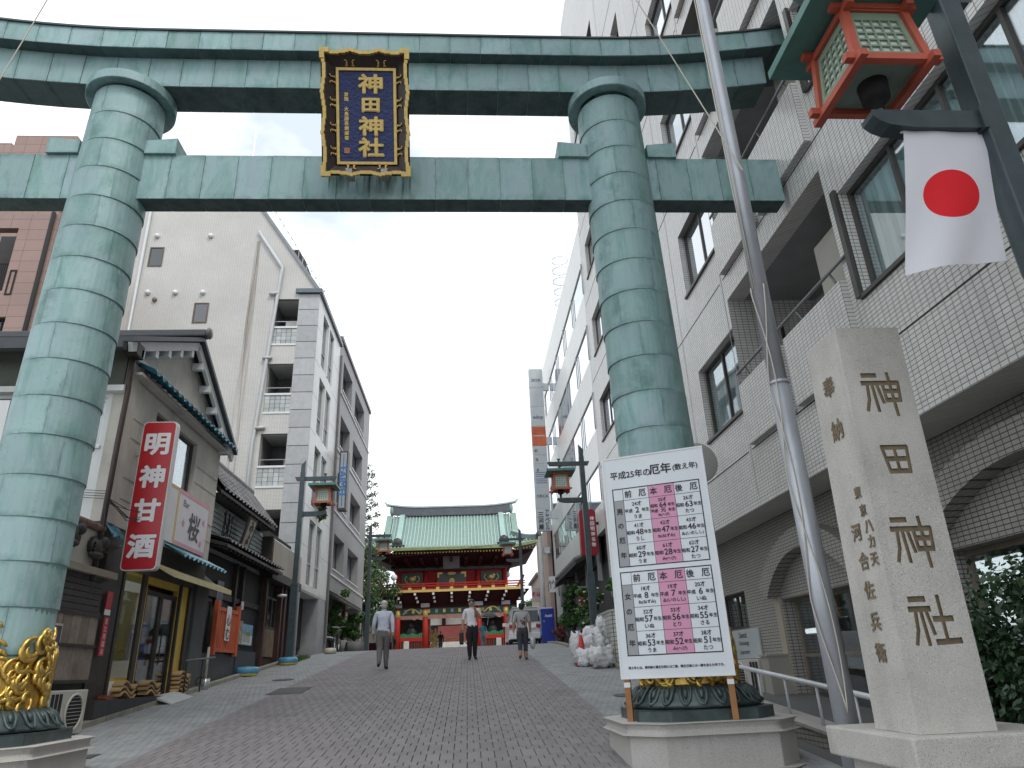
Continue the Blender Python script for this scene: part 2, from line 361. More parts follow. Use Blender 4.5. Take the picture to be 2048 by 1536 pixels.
# ---------------------------------------------------------------- torii
TX, TY = -1.2, 7.75
tor = thing('torii_gate', 'tall green patina copper torii gate spanning the street on granite pedestals', 'torii', (TX, TY, zg(TY)))
PR = .436
bands = [.75+.4405*i for i in range(18)]     # heights of the sheet courses
arc = []
for q in range(4):
    a0 = q*math.pi/2; mb = MB(); H = bands[1]-bands[0]
    mb.lathe([(PR-.004, .0), (PR+.007, .0), (PR+.0005, H+.002)], n=12, a0=a0+.004, a1=a0+math.pi/2-.004)
    arc.append(mb.mesh('copper_sheet', copper, False))
oct_ = lambda h, ch: [(-h+ch, -h), (h-ch, -h), (h, -h+ch), (h, h-ch), (h-ch, h), (-h+ch, h), (-h, h-ch), (-h, -h+ch)]
def pillar(sx, seed, ztop):
    bxp = TX+sx*3.5; lean = -sx*.0215
    g0 = zg(TY-.9)
    ped = MB(); ped.prism([(bxp+u, TY+v) for u, v in oct_(.80, .27)], 'Z', g0-.25, ztop-.10); ped = ped.build('pedestal', granite, tor, bev=.01)
    mb = MB(); mb.prism([(bxp+u, TY+v) for u, v in oct_(.812, .275)], 'Z', ztop-.10, ztop); mb.build('coping', granite, ped, bev=.045)
    mb = MB(); mb.prism([(bxp+u, TY+v) for u, v in oct_(.88, .29)], 'Z', g0-.3, g0+.03); mb.build('footing', granite, ped, bev=.02)
    # lotus base
    dk = M('dark_bronze', (.065, .09, .092), .42, .3, 7, metal=.3, bmp=.4, grime=.3)
    mb = MB(); mb.prism([(bxp+u, TY+v) for u, v in oct_(.67, .25)], 'Z', ztop, ztop+.10); pl = mb.build('octagonal_plinth', dk, tor, bev=.008)
    mb = MB(); npet = 12
    def pet(r, z, a):
        k = abs(math.sin(a*npet/2)); return r*(1+.05*k) if z < .28 else r
    mb.lathe([(.61, .10), (.655, .115), (.66, .14), (.625, .17), (.60, .22), (.56, .27), (.50, .30), (.47, .315)], (bxp, TY, ztop), 96, fn=pet)
    lb = mb.build('lotus_base', dk, tor, smooth=True)
    def pr_(z):
        q = [(.13, .665), (.14, .66), (.17, .625), (.22, .60), (.27, .56), (.30, .50), (.33, .46)]
        for (za, ra), (zb_, rb_) in zip(q, q[1:]):
            if z <= zb_: return ra+(rb_-ra)*(z-za)/(zb_-za)
        return .46
    for i in range(npet):      # each petal carries two raised lobes
        a = 2*math.pi*(i+.5)/npet; mb = MB()
        for da in (-.12, .12):
            pts = []
            for j in range(13):
                th = math.pi*j/12; aa = a+da+.085*math.cos(th); zz = .295-.15*math.sin(th); rr = pr_(zz)*1.035+.012
                pts.append((bxp+rr*math.cos(aa), TY+rr*math.sin(aa), ztop+zz))
            mb.tube(pts, .015, 6); aa = a+da
            mb.tube([(bxp+r_*math.cos(aa), TY+r_*math.sin(aa), ztop+z_) for r_, z_ in ((pr_(.285)+.03, .285), (pr_(.245)+.035, .245), (pr_(.20)+.035, .20))], [.01, .022, .014], 6)
        mb.build('petal', dk, lb, smooth=True)
    # gilt wave relief round the foot of the pillar
    mb = MB(); rg = random.Random(seed); zt = {}
    prof = [(.472, .31), (.47, .55), (.455, .75)]
    mb.lathe(prof, (bxp+lean*.4, TY, ztop), 40)
    sleeve = mb.build('gilt_sleeve', gold, tor, smooth=True)
    mb = MB()
    def on(a, z, r): return (bxp+lean*z+r*math.cos(a), TY+r*math.sin(a), ztop+z)
    for i in range(210):
        a = rg.uniform(0, 2*math.pi); z = rg.uniform(.33, 1.0); crest = (.72+.30*abs(math.sin(a*2.5+seed)))*(1 if sx < 0 else .8)
        if z > crest: z = rg.uniform(.33, crest)
        s_ = rg.uniform(.04, .10); sg = rg.choice((-1, 1)); pts = []; rs = []; tilt = rg.uniform(.2, 1.1)
        for j in range(15):
            u = j/14; ph = tilt+sg*u*5.2; rad = s_*(1.25-u)
            da = (rad*math.cos(ph)+sg*s_*.3)/PR; dz = rad*math.sin(ph)*1.25
            pts.append(on(a+da, z+dz, .470+.02*math.sin(u*3)+.01*rg.random())); rs.append(.006+.021*math.sin(math.pi*min(1, u*.9+.1)))
        mb.tube(pts, rs, 6)
    mb.build('wave_relief', gold, sleeve, smooth=True)
    # shaft and its copper sheets
    mb = MB(); mb.tube([(bxp+lean*(z-ztop), TY, z) for z in (ztop+.3, 4, 8.25)], PR-.004, 40); sh = mb.build('pillar', copper, tor, smooth=True)
    for i, z in enumerate(bands[:-1]):
        if z+ztop-.4 > 8.1: break
        for q in range(4):
            o = put('copper_sheet', arc[q], sh); o.location += Vector((bxp+lean*(z-ztop+.2), TY, z+ztop-.4)); o.rotation_euler = (0, 0, (.55 if i % 2 else -.25)+.3*((i*7+int(sx)) % 3))
    cx = bxp+lean*7.9
    mb = MB(); mb.lathe([(PR-.02, 8.325), (.545, 8.31), (.56, 8.318), (.562, 8.45), (.55, 8.468), (.2, 8.472)], (cx, TY, 0), 48); mb.build('pillar_capital', copper, tor, smooth=False)
pillar(1, 3, .40); pillar(-1, 8, .45)
def rise(x): d = max(0, abs(x-TX)-3.0); return .034*d*d
def beam(nm, half, y0, y1, z0, z1, curve, slant, sheets=True, k=1.0):
    n = 56; mb = MB(); xs = [TX-half+2*half*i/n for i in range(n+1)]; vs = []
    for i, x in enumerate(xs):
        r = rise(x)*k if curve else 0
        for j, (y, z) in enumerate(((y0, z0), (y1, z0), (y1, z1), (y0, z1))):
            xx = x+(slant*(1 if x > TX else -1) if (i in (0, n) and z == z1) else 0); vs.append((xx, y, z+r))
    fs = [(a*4+j, a*4+4+j, a*4+4+(j+1) % 4, a*4+(j+1) % 4) for a in range(n) for j in range(4)]+[(0, 1, 2, 3), (n*4+3, n*4+2, n*4+1, n*4)]
    b = mb._add(vs, fs).build(nm, copper, tor)
    if not sheets: return b
    w = .43; cnt = int(2*half/w); w = 2*half/cnt; rg = random.Random(int(z0*100))
    for i in range(cnt):
        xa, xb = TX-half+i*w+.004, TX-half+(i+1)*w-.004; mb = MB(); ra, rb = (rise(xa)*k, rise(xb)*k) if curve else (0, 0)
        if i == 0: xa += .004
        t_ = .010+rg.random()*.005; sa = -slant if i == 0 else 0; sb = slant if i == cnt-1 else 0
        vs = [(xa, y0-t_, z0-.004+ra), (xb, y0-t_*rg.uniform(.6, 1.3), z0-.004+rb), (xb+sb, y0-t_, z1+rb), (xa+sa, y0-t_*rg.uniform(.7, 1.2), z1+ra),
              (xa, y0+.002, z0-.004+ra), (xb, y0+.002, z0-.004+rb), (xb+sb, y0+.002, z1+rb), (xa+sa, y0+.002, z1+ra)]
        mb._add(vs, [(0, 1, 2, 3), (4, 7, 6, 5), (0, 4, 5, 1), (1, 5, 6, 2), (2, 6, 7, 3), (3, 7, 4, 0)]); mb.build('copper_sheet', copper, b)
        # soffit sheet
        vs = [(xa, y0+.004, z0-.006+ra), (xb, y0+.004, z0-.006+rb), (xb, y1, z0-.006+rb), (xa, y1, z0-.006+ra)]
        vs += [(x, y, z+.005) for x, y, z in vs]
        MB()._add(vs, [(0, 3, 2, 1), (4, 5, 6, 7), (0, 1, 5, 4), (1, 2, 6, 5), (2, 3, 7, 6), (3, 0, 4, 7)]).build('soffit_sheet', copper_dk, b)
    return b
beam('lower_lintel', 5.68, 7.517, 7.983, 8.476, 8.99, True, .03, k=.9)
cap = beam('upper_lintel', 6.25, 7.337, 8.163, 8.976, 9.288, True, .10)
mb = MB(); n = 40
for i in range(n):
    a, b = TX-6.38+12.76*i/n, TX-6.38+12.76*(i+1)/n
    mb.bar((a, 7.75, 9.30+rise(a)), (b, 7.75, 9.30+rise(b)), .90, .03)
mb.build('ridge_flashing', M('flashing', (.05, .065, .07), .6, .2), cap)
beam('tie_beam', 5.62, 7.617, 7.883, 6.69, 7.38, False, 0)
for sx in (-1, 1):
    for s2 in (-1, 1):
        cx = TX+sx*3.36+s2*.62; w = .2
        mb = MB(); x0, x1 = (cx-w, cx+w); hi = .24; lo = .20
        zz = (lo, hi) if s2 > 0 else (hi, lo)
        mb._add([(x0, 7.56, 7.375), (x1, 7.56, 7.375), (x1, 7.94, 7.375), (x0, 7.94, 7.375), (x0, 7.56, 7.38+zz[0]), (x1, 7.56, 7.38+zz[1]), (x1, 7.94, 7.38+zz[1]), (x0, 7.94, 7.38+zz[0])],
                [(0, 3, 2, 1), (4, 5, 6, 7), (0, 1, 5, 4), (1, 2, 6, 5), (2, 3, 7, 6), (3, 0, 4, 7)]); mb.build('wedge', copper, tor)
# rain streaks below the plaque
mt, tt, ns, lk, b_ = nodes('rain_streaks'); tr = ns.new('ShaderNodeBsdfTransparent'); ms = ns.new('ShaderNodeMixShader'); b_.inputs['Base Color'].default_value = (.012, .05, .045, 1); b_.inputs['Roughness'].default_value = .8
sgz = ns.new('ShaderNodeSeparateXYZ'); lk.new(ns.new('ShaderNodeTexCoord').outputs['Generated'], sgz.inputs[0])
lk.new(math_(tt, 'MULTIPLY', math_(tt, 'MULTIPLY', ramp(tt, noise(tt, 9, 5, .65, stretch=(2.2, 1, .12)), .40, .62), ramp(tt, sgz.outputs[2], .05, .75)), .85), ms.inputs[0]); lk.new(tr.outputs[0], ms.inputs[1]); lk.new(b_.outputs[0], ms.inputs[2]); lk.new(ms.outputs[0], ns['Material Output'].inputs[0])
MB().poly([(-1.74, 7.597, 6.70), (-.66, 7.597, 6.70), (-.66, 7.597, 7.12), (-1.74, 7.597, 7.12)]).build('rain_streak', mt, tor)
# ---------------------------------------------------------------- name plaque
def plaque():
    Wd, Hd = 1.12, 1.62
    t = thing('name_plaque', 'blue and gold framed name plaque hanging at the middle of the green torii', 'plaque', (-1.19, 7.05, 7.55))
    Mx = frame((-1.19, 7.055, 7.55), (1, 0, 0), (0, -.375, .927))
    brown = M('plaque_brown_lacquer', (.03, .018, .016), .35, .3, 8); n0 = 0
    blue = M('plaque_blue', (.008, .022, .115), .5, .3, 14, bmp=4, bs=26)
    def add(nm, mb, mt_, par=t, sm=False): mb.xf(Mx); return mb.build(nm, mt_, par, sm)
    add('backing_board', MB().box(-.40, .40, -.63, .63, -.05, .0), brown)
    mb = MB()      # flaring sides between inner and outer frame
    i, o = (.385, .62), (.55, .79)
    for a, b in (((-1, -1), (1, -1)), ((1, -1), (1, 1)), ((1, 1), (-1, 1)), ((-1, 1), (-1, -1))):
        q = [(a[0]*i[0], a[1]*i[1], .0), (b[0]*i[0], b[1]*i[1], .0), (b[0]*o[0], b[1]*o[1], .13), (a[0]*o[0], a[1]*o[1], .13)]
        mb.poly(q); mb.poly([(x, y, z-.03) for x, y, z in reversed(q)])
    add('flaring_border', mb, brown)
    add('blue_panel', MB().box(-.335, .335, -.575, .575, 0, .006), blue)
    mb = MB()
    for x0, x1, y0, y1 in ((-.38, .38, .585, .62), (-.38, .38, -.62, -.585), (-.38, -.345, -.585, .585), (.345, .38, -.585, .585)): mb.box(x0, x1, y0, y1, .001, .024)
    add('inner_frame', mb, gold_paint)
    fr = None
    rg = random.Random(2)
    def wave(u): return .022*abs(math.sin(u*math.pi*3))
    mb = MB()
    for sgn in (-1, 1):
        n = 40
        for j in range(n):
            u = (j+.5)/n; y = -.79+1.58*u; st = round(abs(math.sin(u*math.pi*3))*3)/3*.030
            edge = .56-st; mb.box(sgn*(edge-.042), sgn*edge, y-.0205, y+.0205, .10+.02*st, .155-.3*st)
        n = 28
        for j in range(n):
            u = (j+.5)/n; x = -.56+1.12*u; st = round(abs(math.sin(u*math.pi*3))*3)/3*.03
            edge = .81-st; mb.box(x-.0205, x+.0205, sgn*(edge-.042), sgn*edge, .10+.02*st, .158-.3*st)
    for sx in (-1, 1):
        for sy in (-1, 1):
            mb.box(sx*.50, sx*.56, sy*.68, sy*.81, .10, .16); mb.box(sx*.44, sx*.56, sy*.755, sy*.812, .10, .161)
    add('scalloped_frame', mb, gold_paint)
    def curl(cx, cy, ang, fl):
        pts = []
        for j in range(20):
            u = j/19; ph = u*5.0; rr = .050*(1-.72*u)
            x, y = (-.07+.07*u*1.2 if u < .3 else 0)+rr*math.cos(ph)*1.0, fl*(rr*math.sin(ph))
            pts.append((x, y))
        return [(cx+x*math.cos(ang)-y*math.sin(ang), cy+x*math.sin(ang)+y*math.cos(ang)) for x, y in pts]
    k = 0
    for sx in (-1, 1):
        for yc in (-.46, -.16, .16, .46):
            for fl in (-1, 1):
                mb = MB(); mb.tube([(x, y, .02+.79*(abs(x)-.385)) for x, y in curl(sx*.43, yc+fl*.055, fl*math.pi/2, sx*fl)], .0075, 5); add('scroll_ornament', mb, gold_paint, sm=True)
    for sy in (-1, 1):
        for xc in (-.2, .2):
            for fl in (-1, 1):
                mb = MB(); mb.tube([(x, y, .02+.76*(abs(y)-.62)) for x, y in curl(xc+fl*.06, sy*.675, 0 if fl > 0 else math.pi, -sy*fl)], .0075, 5); add('scroll_ornament', mb, gold_paint, sm=True)
    mb = MB()
    for i, ch in enumerate('神田神社'):
        write(mb, ch, .235 if ch != '田' else .165, Mx @ Matrix.Translation((.055, .415-i*.272, 0)), bold=.013, lift=.016, sx=1.28 if ch != '田' else 1.3)
        write(mb, ch, .225 if ch != '田' else .155, Mx @ Matrix.Translation((.055, .415-i*.272, 0)), bold=.007, lift=.024, sx=1.3)
    mb.build('gold_lettering', gold_paint, t)
    mb = MB(); write_col(mb, '宮司 大鳥居吾朗謹書', .05, Mx @ Matrix.Translation((-.255, .0, 0)), .062, bold=.003, lift=.010); mb.build('small_lettering', gold_paint, t)
    add('red_seal', MB().box(-.29, -.215, -.475, -.405, .006, .014), M('seal_red', (.35, .16, .11), .6, .3, 30))
    mb = MB()
    for x in (-.22, .22): mb.box(x-.04, x+.04, -.80, -.70, -.12, .11)
    add('bracket', mb, M('bracket_steel', (.30, .31, .32), .4, .2, metal=.5))
plaque()
# ---------------------------------------------------------------- notice board standing on the right pedestal
def board():
    A = Vector((1.52, 7.465, .78)); B = Vector((2.52, 6.995, .78)); w = (B-A).length; h = 2.27
    xa = (B-A).normalized(); ya = (Vector((.02, 0, 1))).normalized(); ya = (ya-xa*ya.dot(xa)).normalized()
    F = frame(A, xa, ya); nrm = xa.cross(ya)
    t = thing('notice_board', 'white yakudoshi age chart notice board standing against the right torii pillar', 'notice board', tuple((A+B)/2))
    bw = M('board_white', (.70, .74, .78), .5, .04, 2); alu = M('board_frame', (.74, .76, .78), .4, .05)
    def add(nm, mb, mt_, par=t): mb.xf(F); return mb.build(nm, mt_, par)
    add('panel', MB().box(.015, w-.015, .015, h-.015, -.03, 0), bw)
    mb = MB()
    for x0, x1, y0, y1 in ((0, .016, 0, h), (w-.016, w, 0, h), (.016, w-.016, 0, .016), (.016, w-.016, h-.016, h)): mb.box(x0, x1, y0, y1, -.045, .006)
    add('frame', mb, alu)
    for x in (.055, w-.055):
        lg = add('leg', MB().box(x-.028, x+.028, -.385, -.002, -.055, -.004), M('leg_wood', (.30, .135, .045), .6, .2, 6))
        add('leg_clip', MB().box(x-.031, x+.031, -.075, -.03, -.058, 0), white_p, lg)
    # the printed tables: v measured from the top
    y_of = lambda v: h*(1-v)
    pink = M('pink_print', (.66, .30, .46), .5, .03); grey = M('grey_print', (.33, .34, .36), .5, .03)
    pk = MB(); gr = MB(); ln = MB(); tx = MB(); txs = [tx]
    cx = [.115, .225, .475, .735, .985]; cx = [.02+q*(w-.11)/.985*.985+.035 for q in cx]
    cx = [w*q for q in (.085, .185, .435, .685, .925)]
    def T(s, hh, x, y, bold=0, sx=1.0): write(txs[-1], s, hh, F @ Matrix.Translation((x, y, 0)), bold, lift=.0022, sx=sx)
    def table(v0, v1, side, rows):
        hd = .062*h*.5/.5; yt, yb = y_of(v0), y_of(v1); hh = (yt-yb); ry = [yt, yt-hh*.155, yt-hh*.435, yt-hh*.72, yb]
        pk.box(cx[2], cx[3], yb, yt, 0, .001); gr.box(cx[0], cx[1], yb, ry[1], 0, .001)
        for i, y in enumerate(ry):
            lw = .0055 if i in (0, 4) else .0022; ln.box(cx[0]-.0 if i in (0, 4) else (cx[1] if i > 1 else cx[0]), cx[4], y-lw, y+lw, .001, .0016)
        for i, x in enumerate(cx):
            lw = .0055 if i in (0, 4) else .0022; ln.box(x-lw, x+lw, yb-.0055, yt+.0055, .001, .0018)
        for c_, s in enumerate(('前厄', '本厄', '後厄')):
            xm = (cx[c_+1]+cx[c_+2])/2; ym = (ry[0]+ry[1])/2
            for q, ch in zip((-.075, .065), s): T(ch, .075, xm+q*w, ym, .0016)
        for i, ch in enumerate(side): T(ch, .062 if ch != 'の' else .05, (cx[0]+cx[1])/2, ry[1]-(ry[1]-yb)*(.17+.22*i), .0018)
        for r_, row in enumerate(rows):
            for c_, cell in enumerate(row):
                xm = (cx[c_+1]+cx[c_+2])/2; top = ry[r_+1]; dh = ry[r_+1]-ry[r_+2]; n = len(cell)
                for j, s in enumerate(cell):
                    f_ = ((.2, .5, .8) if n == 3 else (.15, .40, .64, .86))[j]; y = top-dh*f_
                    if j == 0: T(s, .048 if n == 3 else .042, xm, y, .0009)
                    elif '年生' in s:
                        a, b = s[:2], s[2:-2]; k_ = .9 if n == 3 else .8
                        T(a, .045*k_, xm-w*.085, y-.004, .0010); T(b, .066*k_ if b.isdigit() else .055*k_, xm-w*.0, y, .0014); T('年生', .043*k_, xm+w*.08, y-.003, .0008)
                    else: T(s, .043*(.95 if n == 3 else .8), xm, y, .0008)
    table(.158, .523, '男の厄年', [(('24才', '平成2年生', 'うま'), ('25才', '昭和64年生', '平成元年生', 'み(へび)'), ('26才', '昭和63年生', 'たつ')),
        (('41才', '昭和48年生', 'うし'), ('42才', '昭和47年生', 'ね(ねずみ)'), ('43才', '昭和46年生', 'ゐ(いのしし)')), (('60才', '昭和29年生', 'うま'), ('61才', '昭和28年生', 'み(へび)'), ('62才', '昭和27年生', 'たつ'))])
    txs.append(MB())
    table(.548, .905, '女の厄年', [(('18才', '平成8年生', 'ね(ねずみ)'), ('19才', '平成7年生', 'ゐ(いのしし)'), ('20才', '平成6年生', 'いぬ')),
        (('32才', '昭和57年生', 'いぬ'), ('33才', '昭和56年生', 'とり'), ('34才', '昭和55年生', 'さる')), (('36才', '昭和53年生', 'うま'), ('37才', '昭和52年生', 'み(へび)'), ('38才', '昭和51年生', 'たつ'))])
    yt = y_of(.088); tx = MB(); txs.append(tx)
    write(tx, '平成25年の', .078, F @ Matrix.Translation((w*.275, yt-.006, 0)), .0016, w=w*.40, lift=.0022)
    tx = MB(); txs.append(tx); write(tx, '厄年', .11, F @ Matrix.Translation((w*.575, yt+.012, 0)), .0028, lift=.0022); tx = MB(); txs.append(tx); write(tx, '(数え年)', .078, F @ Matrix.Translation((w*.815, yt, 0)), .0014, w=w*.235, lift=.0022)
    tx = MB(); txs.append(tx)
    write(tx, '数え年とは、満年齢に誕生日前には二歳、誕生日後には一歳を加えた年です。', .03, F @ Matrix.Translation((w*.5, y_of(.955), 0)), .0008, w=w*.84, lift=.0022)
    pk.xf(F); pk.build('pink_column', pink, t); gr.xf(F); gr.build('grey_column', grey, t); ln.xf(F); ln.build('table_rule', blackprint, t); [q.build('lettering', blackprint, t) for q in txs]
board()
# ---------------------------------------------------------------- engraved stone post
def stone_post():
    Y0 = 4.1; k = Y0/3.0
    xl, zb = PY(1840, 1470, Y0); xr, _ = PY(1997, 1466, Y0); xt, zt = PY(1671, 655, Y0); xtr, _ = PY(1796, 655, Y0)
    w = xr-xl; dz = zt
    t = thing('stone_name_post', 'tall square granite post engraved with the shrine name standing on a plinth', 'stone post', ((xl+xr)/2, Y0+w/2, zb))
    mb = MB(); mb._add([(xl, Y0, zb), (xr, Y0, zb), (xr, Y0+w, zb), (xl, Y0+w, zb), (xt+.0, Y0+.008, zt), (xtr, Y0+.008, zt), (xtr, Y0+w-.01, zt), (xt, Y0+w-.01, zt), ((xt+xtr)/2, Y0+w/2, zt+.02)],
        [(0, 3, 2, 1), (0, 1, 5, 4), (1, 2, 6, 5), (2, 3, 7, 6), (3, 0, 4, 7), (4, 5, 8), (5, 6, 8), (6, 7, 8), (7, 4, 8)])
    post = mb.build('shaft', granite_rough, t)
    post.data.materials.append(engraved)
    # strokes of the four characters, unit square, as polylines (x right, y up)
    shi = [[(.05, .95), (.42, .95)], [(.0, .74), (.50, .74)], [(.14, .70), (.10, .30), (.0, .02)], [(.27, .70), (.30, .0)], [(.40, .70), (.48, .22)]]
    G_ = {'神': shi+[[(.56, .74), (.58, .28), (.96, .28), (1.0, .74), (.56, .74)], [(.56, .52), (.98, .52)], [(.76, 1.0), (.79, -.12)]],
          '田': [[(.08, .92), (.98, .92), (.92, .06), (.2, .06), (.08, .92)], [(.14, .50), (.95, .50)], [(.52, .92), (.54, .06)]],
          '社': shi+[[(.55, .52), (1.0, .52)], [(.76, 1.0), (.76, .06)], [(.50, .04), (1.08, .06)]]}
    cut = MB(); cut.cur = 0
    s_ = w*.56; px = [(1728, 800), (1768, 915), (1805, 1085), (1840, 1255)]
    for ch, (a, b) in zip('神田神社', ((1765, 783), (1793, 917), (1827, 1078), (1865, 1240))):
        cx, cz = PY(a, b, Y0)
        sx, sz = (s_*.98, s_*1.05) if ch != '田' else (s_*.72, s_*.72)
        for pl_ in G_[ch]:
            for (x0, y0), (x1, y1) in zip(pl_, pl_[1:]):
                th = .033 if abs(y1-y0) < .12 else .023
                a_ = Vector((cx+(x0-.5)*sx, Y0+.005, cz+(y0-.5)*sz)); b_ = Vector((cx+(x1-.5)*sx, Y0+.005, cz+(y1-.5)*sz))
                d = (b_-a_).normalized()*.008; cut.bar(a_-d, b_+d, th if abs(y1-y0) < .12 else th, .026, up=(0, 1, 0))
    co = cut.build('cutter', engraved, None)
    md = post.modifiers.new('cut', 'BOOLEAN'); md.object = co; md.operation = 'DIFFERENCE'; md.solver = 'EXACT'; md.use_self = True
    try: md.material_mode = 'TRANSFER'
    except Exception: pass
    dg = bpy.context.evaluated_depsgraph_get(); me = bpy.data.meshes.new_from_object(post.evaluated_get(dg))
    if len(me.polygons) > 30: post.modifiers.clear(); post.data = me
    bpy.data.objects.remove(co)
    mb = MB()
    def col(s, pts, hh):
        for ch, (a, b) in zip(s, pts):
            y, z = PX(a, b, xl); xx = xl+(xt-xl)*(z-zb)/(zt-zb); y, z = PX(a, b, xx); mb = MB(); write(mb, ch, hh, faceXn(xx-.0015, y, z), .003, lift=.0025); mb.build('engraved_character', engraved, t)
    col('奉納', ((1658, 775), (1675, 860)), .14)
    col('東京ハカ天', ((1716, 985), (1727, 1020), (1738, 1052), (1744, 1082), (1750, 1118)), .072)
    col('河合佐兵衛', ((1714, 1065), (1729, 1122), (1740, 1180), (1752, 1243), (1763, 1305)), .105)
    e = .10; xa, xb = xl-.115, xr+.40; ya, yb = Y0-.11, Y0+w+.42
    MB().box(xa, xb, ya, yb, zb-.17, zb-.002).build('plinth_slab', granite_rough, t, bev=.012)
    MB().box(xa+.10, xb-.1, ya+.1, yb-.1, zg(ya)-.3, zb-.17).build('plinth_base', granite_rough, t)
stone_post()
mb = MB(); rg = random.Random(4)
for i in range(26):
    x0, z0 = 2.33+rg.uniform(0, .16), .31; a = (x0, 4.0+rg.uniform(0, .1), z0)
    mb.tube([a, (x0+rg.uniform(-.02, .05), 4.0+rg.uniform(-.03, .08), z0-.05), (x0+rg.uniform(-.02, .1), 4.0+rg.uniform(-.05, .08), z0-.1-rg.random()*.05)], .003, 4)
tag(mb.build('frayed_straw_rope', rope_m), 'frayed end of pale rope under the stone post plinth', 'rope')
# ---------------------------------------------------------------- flagpole with halyards
fx, fy = 2.605, 5.2
t = thing('flagpole', 'tall silver flagpole with pale halyards beside the engraved stone post', 'flagpole', (fx, fy, zg(fy)))
MB().tube([(fx, fy, zg(fy)-.05), (fx, fy, 3.02)], .080, 24).build('pole', pole_m, t, True)
MB().tube([(fx, fy, 3.0), (fx, fy, 3.03)], [.083, .083], 24).build('collar', pole_m, t, True)
MB().tube([(fx, fy, 3.03), (fx, fy, 6.0), (fx, fy, 11.5)], [.073, .066, .05], 24).build('upper_pole', pole_m, t, True)
mb = MB()
for off, ph in ((0, 0), (.02, 1.4)):
    pts = []
    for i in range(60):
        z = .55+i*.057; w_ = .5+.5*math.sin(z*2.1+ph*2)
        a = math.pi+.35+1.25*math.sin(z*1.55+ph); pts.append((fx+.089*math.cos(a), fy-.089*abs(math.sin(a))-.004, z))
    mb.tube(pts, .0055, 6)
mb.tube([(fx-.075, fy-.03, 3.9), (fx-.10, fy-.05, 5.0), (fx-.11, fy-.03, 11.3)], .006, 5); mb.tube([(fx-.06, fy-.04, 3.9), (fx-.085, fy-.06, 5.0), (fx-.075, fy-.04, 11.3)], .006, 5)
mb.build('halyard', rope_m, t, True)
x0, z0 = PY(1478, 355, fy); x1, z1 = PY(1258, 0, fy)
tag(MB().tube([(x0, fy-.1, z0), (x0+(x1-x0)*3, fy-.1, z0+(z1-z0)*3)], .0065, 5).build('stay_rope', rope_m), 'single pale rope slanting from the flagpole up across the torii', 'rope')
x0, z0 = PY(-12, 178, 5.5); x1, z1 = PY(94, 0, 5.5)
tag(MB().tube([(x0-(x1-x0)*1.5, 5.5, z0-(z1-z0)*1.5), (x1+(x1-x0)*2, 5.5, z1+(z1-z0)*2)], .006, 5).build('stay_wire', rope_m), 'thin pale wire crossing the top left end of the torii', 'wire')
